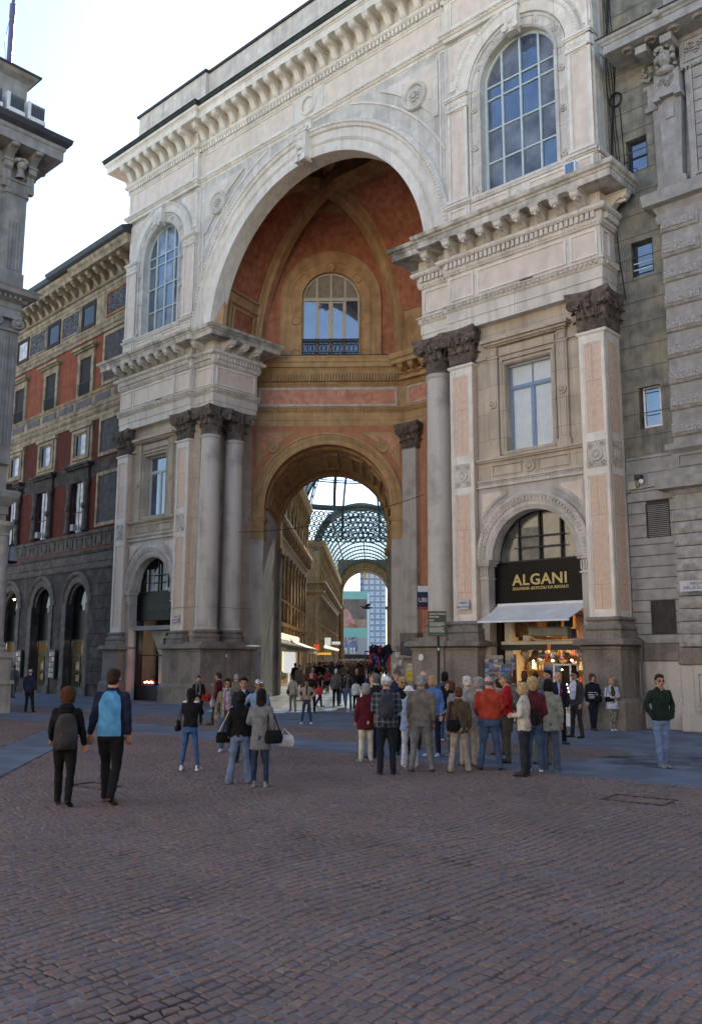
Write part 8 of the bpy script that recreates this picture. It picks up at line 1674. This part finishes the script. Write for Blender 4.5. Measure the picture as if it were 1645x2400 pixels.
person(530, 1762, 1591, 176, 'smiling woman with glasses, pink shirt and long patterned scarf', T('cardigan', KHAKI), T('jeans', JEAN), SW, 'bob', HB, 1, 1, ('slack', 'slack'), 'stand', .8, .98, extra=('glasses', ('scarf', LEOSCARF, .85), ('shirt', PINKC, 1.0, .1)))
person(568, 1786, 1588, 178, 'young man with black hair in dark jacket facing the camera woman', T('jacket', NAVY), T('trousers', DJEAN), SB, 'short', HB, 1, 0, ('down', 'down'), 'stand', .86, 1.0, extra=(('shirt', WHT, 1.3, .05),))
extra_mat['woman in checked cap and denim jacket leaning into the photo group'] = CHECKC
person(604, 1790, 1592, 175, 'woman in checked cap and denim jacket leaning into the photo group', T('denim_jacket', DENIM), T('patterned_tights', NAVY), SB, 'cap', HB, 3, 1, ('down', 'hips'), 'stepr', .88, .98)
p = person(560, 1837, 1621, -12, 'woman with black bob in dark quilted jacket and flared light jeans, back to us', T('jacket', BLK), T('flared_jeans', B_('light_blue_jeans', .15, .21, .34)), mat('red_shoe', (.3, .05, .05), .5), 'bob', HB, 1, 1, ('down', 'down'), 'wide', .88, 1.0, flare=.03)
bag(p, 'handbag', (-.32, .05, .9), 'black and cream shoulder bag at the bobbed woman\'s left side', BLK, 'handbag', 1.0, [(.02, 0, .35), (.1, 0, .5)], .2, CREAM)
p = person(609, 1845, 1615, 6, 'woman with long black hair in belted grey coat and jeans, back to us', T('grey_coat', B_('coat_grey', .19, .20, .22)), T('jeans', DJEAN), SG, 'long', HB, 1, 1, ('front', 'down'), 'stand', .66, 1.0, tight=1)
bag(p, 'handbag', (.26, -.1, .93), 'large black shoulder bag with fringe on the grey-coated woman', BLK, 'handbag', 1.15, [(-.08, 0, .4), (0, 0, .45)], .4); 
bag(p, 'shopping_bag', (.42, .35, .82), 'white carrier bag behind the grey-coated woman', WHT, 'bag', 1.0, [(-.04, 0, .2), (.04, 0, .2)])
p = person(718, 1697, 1593, 178, 'small woman in beige zip jacket with hands on hips before the arch', T('beige_jacket', B_('warm_beige', .30, .25, .20)), T('dark_jeans', DJEAN), SW, 'short', HB, 3, 1, ('hips', 'hips'), 'wide', .95, 1.0, tight=1, extra=(('shirt', BLK, 1.25, .04),))
# --- walkers inside the passage
p = person(686, 1668, 1584, -8, 'woman in cream coat walking into the gallery with a dark bag', T('coat', BEIG), T('trousers', KHAKI), SBR, 'short', HDB, 0, 1, ('down', 'down'), 'step', .8, 1.05); bag(p, 'handbag', (-.26, 0, 1.0), 'long dark bag beside the cream-coated walker', CHAR, 'handbag', 1.1, [(0, 0, .4), (.03, 0, .45)], PI/2)
p = person(730, 1672, 1578, 165, 'white-haired woman in black suit walking out with a red bag', T('jacket', BLK), T('trousers', BLK), SB, 'fluffy', HGR, 0, 1, ('front', 'down'), 'step', .86, 1.0, extra=(('collar', WHT),)); bag(p, 'handbag', (-.28, .12, 1.0), 'bright red handbag on the black-suited woman\'s arm', mat('red_leather', (.55, .02, .015), .4), 'handbag', 1.4, [(-.04, 0, .25), (.04, 0, .25)])
person(748, 1657, 1577, 70, 'man in black T-shirt striding to the right inside the passage', T('t_shirt', BLK), T('jeans', DJEAN), SB, 'short', HB, 1, 0, ('swingf', 'swingb'), 'step', .9, 1.0, sleeve=0)
person(787, 1654, 1568, 0, 'white-haired man in grey suit jacket walking down the gallery', T('suit_jacket', B_('mid_grey_suit', .12, .12, .125)), T('trousers', BLK), SB, 'short', HWH, 0, 0, ('down', 'down'), 'step', .8, 1.05)
person(802, 1652, 1580, -10, 'young person in black top and jeans left of the leather-jacketed man', T('top', BLK), T('jeans', JEAN), SW, 'short', HDB, 1, 1, ('down', 'down'), 'step', .92)
person(816, 1658, 1571, 10, 'man in black leather jacket and worn blue jeans walking away', T('leather_jacket', mat('black_leather', (.015, .015, .018), .4)), T('jeans', B_('worn_jeans', .08, .14, .24)), SB, 'short', HDB, 0, 0, ('down', 'down'), 'stand', .9, 1.05)
person(834, 1664, 1592, -5, 'dark-haired woman in short white jacket inside the passage', T('white_jacket', WHT), T('trousers', BLK), SW, 'bob', HB, 1, 1, ('down', 'down'), 'step', .82)
person(767, 1624, 1567, 190, 'woman in rose-red jacket deep in the gallery', T('rose_jacket', B_('rose', .38, .08, .10)), T('trousers', BLK), SB, 'bob', HBL, 0, 1, ('hips', 'down'), 'step', .86)
person(732, 1640, 1566, 170, 'blonde woman in red jacket wearing sunglasses behind the white-haired woman', T('red_jacket', RED), T('trousers', BLK), SB, 'bob', HBL, 0, 1, ('front', 'down'), 'stand', .85, extra=('sunglasses',))
person(701, 1632, 1558, 160, 'man in brown jacket near the cafe at the left of the passage', T('brown_jacket', TAUPE), T('trousers', DGREY), SB, 'short', HB, 0, 0, ('down', 'down'), 'stand', .84)
person(711, 1640, 1570, 150, 'bald man in brown coat beside the cafe tables', T('brown_coat', B_('umber', .12, .095, .075)), T('trousers', DGREY), SB, 'bald', HDG, 0, 0, ('front', 'down'), 'stand', .8, 1.1)
person(836, 1650, 1568, 178, 'man in black coat facing out in the middle of the crowd', T('black_coat', BLK), T('trousers', BLK), SB, 'bald', HB, 0, 0, ('down', 'down'), 'stand', .7)
person(858, 1645, 1567, 160, 'man in dark suit with white collar walking out of the gallery', T('suit', BLK), T('trousers', BLK), SB, 'short', HDB, 0, 0, ('down', 'down'), 'step', .82, extra=(('shirt', WHT, 1.2, .05),))
person(866, 1650, 1577, 175, 'woman in deep purple top beside the souvenir stall', T('purple_top', B_('purple', .04, .03, .09)), T('trousers', BLK), SB, 'bob', HBR, 0, 1, ('down', 'down'), 'stand', .85)
# --- the tour group
p = person(857, 1786, 1603, -20, 'white-haired woman in long maroon cardigan and cream trousers at the left of the tour group', T('maroon_cardigan', MAROON), T('cream_trousers', CREAM), SG, 'fluffy', HGR, 0, 1, ('down', 'down'), 'stand', .72, 1.05); bag(p, 'handbag', (.22, -.12, .98), 'tan leather bag on the maroon cardigan woman\'s shoulder', mat('tan_leather', (.36, .17, .06), .5), 'handbag', 1.15, [(-.02, 0, .4), (.02, 0, .45)], PI/2)
person(880, 1776, 1578, -60, 'grey-haired man in dark suit bending his head behind the maroon cardigan', T('dark_jacket', B_('brown_black', .03, .025, .022)), T('trousers', NAVY), SB, 'short', HDG, 0, 0, ('front', 'down'), 'stand', .8, 1.05, extra=(('collar', WHT),), nod=-20)
extra_mat['stout man in plaid hooded jacket, white cap and dark trousers, back to us'] = WHT
p = person(906, 1815, 1585, 2, 'stout man in plaid hooded jacket, white cap and dark trousers, back to us', T('plaid_jacket', PLAID), T('dark_trousers', B_('blue_black', .015, .022, .035)), SB, 'cap', HGR, 0, 0, ('front', 'front'), 'stand', .84, 1.28, extra=('hood',)); bag(p, 'backpack', (0, -.24, 1.22), 'small dark blue backpack on the plaid-jacketed man', B_('slate', .04, .05, .065), 'backpack', .95)
extra_mat['man in dark cap and navy jacket facing us at the back of the group'] = B_('cap_grey', .07, .075, .07)
person(932, 1752, 1570, 178, 'man in dark cap and navy jacket facing us at the back of the group', T('navy_jacket', NAVY), T('trousers', NAVY), SB, 'cap', HGR, 0, 0, ('down', 'down'), 'stand', .8, 1.1)
person(944, 1768, 1588, 170, 'fluffy blonde woman in black with sunglasses and a green scarf', T('black_top', BLK), T('trousers', BLK), SB, 'fluffy', HBL, 0, 1, ('down', 'down'), 'stand', .84, 1.05, extra=('sunglasses', ('collar', B_('lime', .12, .45, .08))))
extra_mat['woman in white sun hat, pale blue jacket and white trousers'] = WHT
person(960, 1798, 1607, 5, 'woman in white sun hat, pale blue jacket and white trousers', T('pale_blue_jacket', PALEB), T('white_trousers', B_('bluish_white', .58, .60, .72)), SW, 'hat', HGR, 0, 1, ('front', 'front'), 'stand', .78, 1.1, flare=.02)
person(988, 1808, 1583, 2, 'white-haired man in taupe zip jacket and grey trousers, back to us', T('taupe_jacket', B_('taupe_light', .20, .18, .16)), T('grey_trousers', B_('mid_grey', .20, .205, .22)), SB, 'short', HGR, 0, 0, ('down', 'down'), 'wide', .9, 1.2)
person(994, 1755, 1573, 176, 'bald man with white moustache facing us', T('brown_jacket', BROWN), T('trousers', DGREY), SB, 'bald', HWH, 2, 0, ('down', 'down'), 'stand', .84, 1.1, extra=('moustache',))
person(1016, 1772, 1584, -150, 'blonde woman in bright blue jacket turned to the left', T('blue_jacket', BLUE), T('navy_trousers', NAVY), SW, 'bob', HBL, 0, 1, ('down', 'down'), 'stand', .86, 1.05)
p = person(1044, 1737, 1576, 10, 'dark-haired person in slate blue jacket behind the group by the sign pole', T('slate_jacket', B_('slate_blue', .06, .085, .13)), T('jeans', JEAN), SW, 'fluffy', HB, 1, 0, ('front', 'front'), 'step', .86, 1.05); bag(p, 'backpack', (0, -.19, 1.2), 'black backpack on the slate-jacketed person', BLK, 'backpack', .9)
person(1058, 1772, 1596, -95, 'brown-haired woman in profile with a pale jacket and black scarf', T('pale_jacket', LGREY), T('grey_trousers', GREY), SG, 'bob', HBR, 0, 1, ('hold', 'hold'), 'stand', .84, 1.1, extra=(('scarf', BLK),))
person(1098, 1796, 1585, -8, 'white-haired man in light grey jacket and cream trousers behind the suede-jacketed woman', T('light_grey_jacket', B_('pale_grey', .32, .32, .31)), T('cream_trousers', B_('putty', .42, .38, .32)), SBR, 'short', HWH, 2, 0, ('down', 'down'), 'stand', .84, 1.15)
p = person(1077, 1810, 1611, -6, 'short-haired woman in brown suede jacket and beige trousers, back to us', T('suede_jacket', B_('suede', .10, .07, .048)), T('beige_trousers', B_('stone_beige', .34, .30, .28)), SBR, 'short', HBR, 0, 1, ('down', 'down'), 'wide', .8, 1.15, flare=.012); bag(p, 'handbag', (-.16, -.17, 1.0), 'dark shoulder bag on the suede jacket', BLK, 'handbag', 1.1, [(-.02, 0, .35), (.08, 0, .45)], .2)
person(1125, 1780, 1588, -70, 'grey-haired woman with glasses in white jacket between the suede and brick-red jackets', T('white_jacket', B_('off_white', .48, .48, .45)), T('beige_trousers', BEIG), SBR, 'fluffy', HGR, 0, 1, ('front', 'down'), 'stand', .84, 1.1, extra=('glasses',))
person(1149, 1804, 1584, 3, 'broad man with thinning hair in brick-red jacket and blue jeans, back to us', T('brick_red_jacket', BRED), T('blue_jeans', B_('denim_mid', .07, .115, .23)), SB, 'bald', HDG, 2, 0, ('hold', 'hold'), 'wide', .93, 1.32)
person(1190, 1788, 1579, -80, 'grey-haired man in red sweater and khaki trousers seen in profile', T('red_sweater', RED), T('khaki_trousers', B_('olive_khaki', .12, .105, .075)), SB, 'short', HDG, 0, 0, ('front', 'down'), 'stand', .92, 1.12)
person(1172, 1770, 1592, -20, 'person in pale grey jacket mostly hidden between the red jackets', T('grey_jacket', LGREY), T('grey_trousers', GREY), SBR, 'short', HDB, 0, 0, ('down', 'down'), 'stand', .84, 1.1)
p = person(1231, 1819, 1600, -62, 'blonde woman in cream jacket and dark slacks with raised hand', T('cream_jacket', B_('ivory', .56, .53, .46)), T('dark_slacks', B_('slate_dark', .03, .035, .045)), SB, 'bob', HBL, 0, 1, ('front', 'front'), 'stand', .84, 1.05); bag(p, 'backpack', (.1, -.2, 1.1), 'small black drawstring bag on the cream-jacketed woman\'s back', BLK, 'backpack', .75)
person(1254, 1808, 1589, 12, 'curly blonde woman in maroon jacket and jeans', T('maroon_jacket', B_('wine', .10, .02, .03)), T('jeans', JEAN), SW, 'curly', HBL, 0, 1, ('front', 'down'), 'stand', .86, 1.05)
person(1274, 1792, 1590, -5, 'grey-blonde woman in blue rain jacket partly hidden at the right of the group', T('blue_rain_jacket', B_('dusty_blue', .09, .13, .24)), T('brown_trousers', KHAKI), SB, 'bob', HDG, 0, 1, ('down', 'down'), 'stand', .84)
p = person(1291, 1808, 1592, 8, 'dark-haired woman in grey-green coat with a bag strap across, back to us', T('grey_green_coat', GREYGR), T('flared_jeans', B_('jeans_slate', .07, .10, .17)), SG, 'bob', HB, 0, 1, ('down', 'down'), 'stand', .76, 1.08, flare=.02); bag(p, 'handbag', (-.22, -.02, .95), 'dark crossbody bag on the grey-green coat', B_('aubergine', .03, .02, .03), 'handbag', 1.15, [(.1, -.14, .25), (.3, -.1, .5)], .3)
# --- by the shop and the right plinth
person(1289, 1737, 1571, -120, 'young dark-haired man in suit before the shop door', T('suit_jacket', BLK), T('trousers', BLK), SB, 'short', HB, 0, 0, ('down', 'down'), 'stand', .8, extra=(('shirt', B_('pale_blue_shirt', .35, .45, .7), 1.2, .06),))
person(1312, 1744, 1575, 170, 'balding man in dark suit with dark red tie', T('suit_jacket', B_('ink', .016, .018, .028)), T('trousers', BLK), SB, 'bald', HDB, 0, 0, ('down', 'down'), 'stand', .8, extra=(('shirt', B_('blue_shirt', .3, .38, .7), 1.05, .06, B_('tie_red', .2, .01, .02)),))
person(1352, 1729, 1572, -120, 'man in sunglasses with open charcoal suit over a pale lavender shirt', T('suit_jacket', CHAR), T('suit_trousers', B_('charcoal_b', .042, .04, .044)), SB, 'short', HB, 1, 0, ('down', 'behind'), 'wide', .8, 1.12, extra=('sunglasses', ('shirt', LAV, 1.0, .15)))
person(1232, 1712, 1573, -20, 'brown-haired shopper facing the lit souvenir shelves', T('dark_coat', B_('brown_dark', .04, .03, .025)), T('trousers', DGREY), SB, 'bob', HBR, 0, 1, ('front', 'front'), 'stand', .8)
person(1258, 1712, 1577, 10, 'dark-haired shopper at the shop threshold beside the postcard rack', T('black_coat', BLK), T('trousers', BLK), SB, 'short', HDB, 0, 0, ('front', 'front'), 'stand', .8)
person(1206, 1716, 1586, 10, 'reddish-haired shopper behind the red sweater man', T('grey_coat', GREY), T('trousers', DGREY), SB, 'short', HAUB, 0, 1, ('front', 'front'), 'stand', .8)
p = person(1392, 1712, 1580, 172, 'curly-haired woman in navy sweater with white stripes leaning on the plinth', T('navy_sweater', B_('deep_navy', .012, .014, .028)), T('dark_trousers', B_('ink_jean', .016, .022, .035)), SBR, 'curly', HBR, 0, 1, ('front', 'down'), 'cross', .88, 1.1, extra=(('stripes', WHT), ('collar', WHT))); bag(p, 'handbag', (-.1, .18, 1.0), 'flat black bag worn in front of the striped sweater', BLK, 'handbag', .9, [(.0, -.05, .3), (.1, -.1, .4)])
p = person(1437, 1713, 1590, 178, 'small blonde woman in open white jacket and camouflage trousers by the plinth corner', T('white_jacket', B_('bright_white', .52, .57, .68)), T('camouflage_trousers', CAMO), SW, 'short', HBL, 0, 1, ('front', 'front'), 'cross', .72, 1.1, extra=(('shirt', B_('olive_brown', .06, .05, .025), .95, .085),)); bag(p, 'handbag', (.18, .16, 1.08), 'black clutch held by the woman in camouflage trousers', BLK, 'handbag', .8, [(0, 0, .15)])
person(1554, 1799, 1581, 168, 'man in dark green fleece, sunglasses and ripped light jeans standing at the right', T('green_fleece', DGREEN), T('ripped_jeans', B_('ripped_light_jeans', .17, .24, .42)), SG, 'short', HDB, 0, 0, ('pocket', 'pocket'), 'cross', .88, 1.08, extra=('sunglasses',), head=12)
# --- walkers further down the gallery: a few figures copied with their clothes
protos = []
for k, (tc, bc, hr, hc, fm) in enumerate(((BLK, BLK, 'short', HDB, 0), (TAUPE, DJEAN, 'bob', HBR, 1), (NAVY, DGREY, 'short', HB, 0), (B_('dusk_blue', .05, .07, .12), BLK, 'bob', HBL, 1), (GREY, BLK, 'short', HGR, 0), (BROWN, KHAKI, 'fluffy', HDB, 1), (CHAR, JEAN, 'short', HDB, 0), (BEIG, DGREY, 'bob', HGR, 1))):
    w_ = gw(-2.6+k*.75, 13+k*1.7); protos.append(person(0, 0, 0, random.choice((0, 180, 170, 10)), 'figure', T('jacket', tc), T('trousers', bc), SB, hr, hc, 0, fm, ('down', 'down'), 'step' if k % 2 else 'stand', .82, 1.0, det=0, world=w_, hgt=1.72)[0])
flush()
nm_ = {0: 'distant walker in black', 1: 'distant woman in taupe jacket', 2: 'distant walker in navy jacket', 3: 'distant blonde woman in blue-grey jacket', 4: 'distant grey-haired walker', 5: 'distant woman in brown jacket', 6: 'distant walker in charcoal jacket and jeans', 7: 'distant woman in beige jacket'}
for k, p_ in enumerate(protos): p_['label'] = nm_[k]+' in the gallery crowd'; p_['group'] = 'walkers in the gallery crowd, kind %d' % (k+1) if False else nm_[k]+'s in the gallery crowd'
for j in range(96):
    k = j % 8; src = protos[k]; o = src.copy(); COL.objects.link(o); y = 14+72*((j+1)/96)**1.15+random.uniform(-.5, .5); x = random.uniform(-3.4, 5.6) if y > 24 else random.uniform(-2.7, 2.7); o.location = gw(x, y, 0); o.rotation_euler = (0, 0, random.choice((0, PI))+random.uniform(-.5, .5)); s_ = p_.scale[0]*random.uniform(.93, 1.05); o.scale = (s_,)*3
    for c in src.children: d = c.copy(); COL.objects.link(d); d.parent = o
# --- the dense far crowd, one mass
CR = [BLK, NAVY, DGREY, BROWN, TAUPE, GREY, SKINS[0], mat('hair_dark_brown', (0, 0, 0))]; m = M()
for k in range(420):
    y = 86+170*random.random()**1.2; x = random.uniform(-6, 6.5); b_ = gw(x, y, 0); h = random.uniform(.92, 1.06); a = random.uniform(0, PI); m.cur = random.choice((0, 0, 1, 2, 2, 3, 4, 5)); n0 = len(m.v)
    m.ell((b_.x, b_.y, 1.2*h), (.25, .2, .34*h), 6, 5); m.cur = random.choice((0, 1, 2, 2)); 
    for s in (-1, 1): m.ell((b_.x+s*.09, b_.y+s*.08*math.sin(a), .5*h), (.09, .1, .52*h), 5, 4)
    m.cur = 6; m.ell((b_.x, b_.y-.02, 1.62*h), (.085, .09, .11), 6, 5); m.cur = random.choice((7, 7, 0, 4)); m.ell((b_.x, b_.y+.02, 1.66*h), (.09, .095, .1), 6, 5)
tag(m.build('far_crowd', CR, None, 80, False), 'dense dark crowd of people filling the far end of the gallery', 'crowd', kind='stuff')
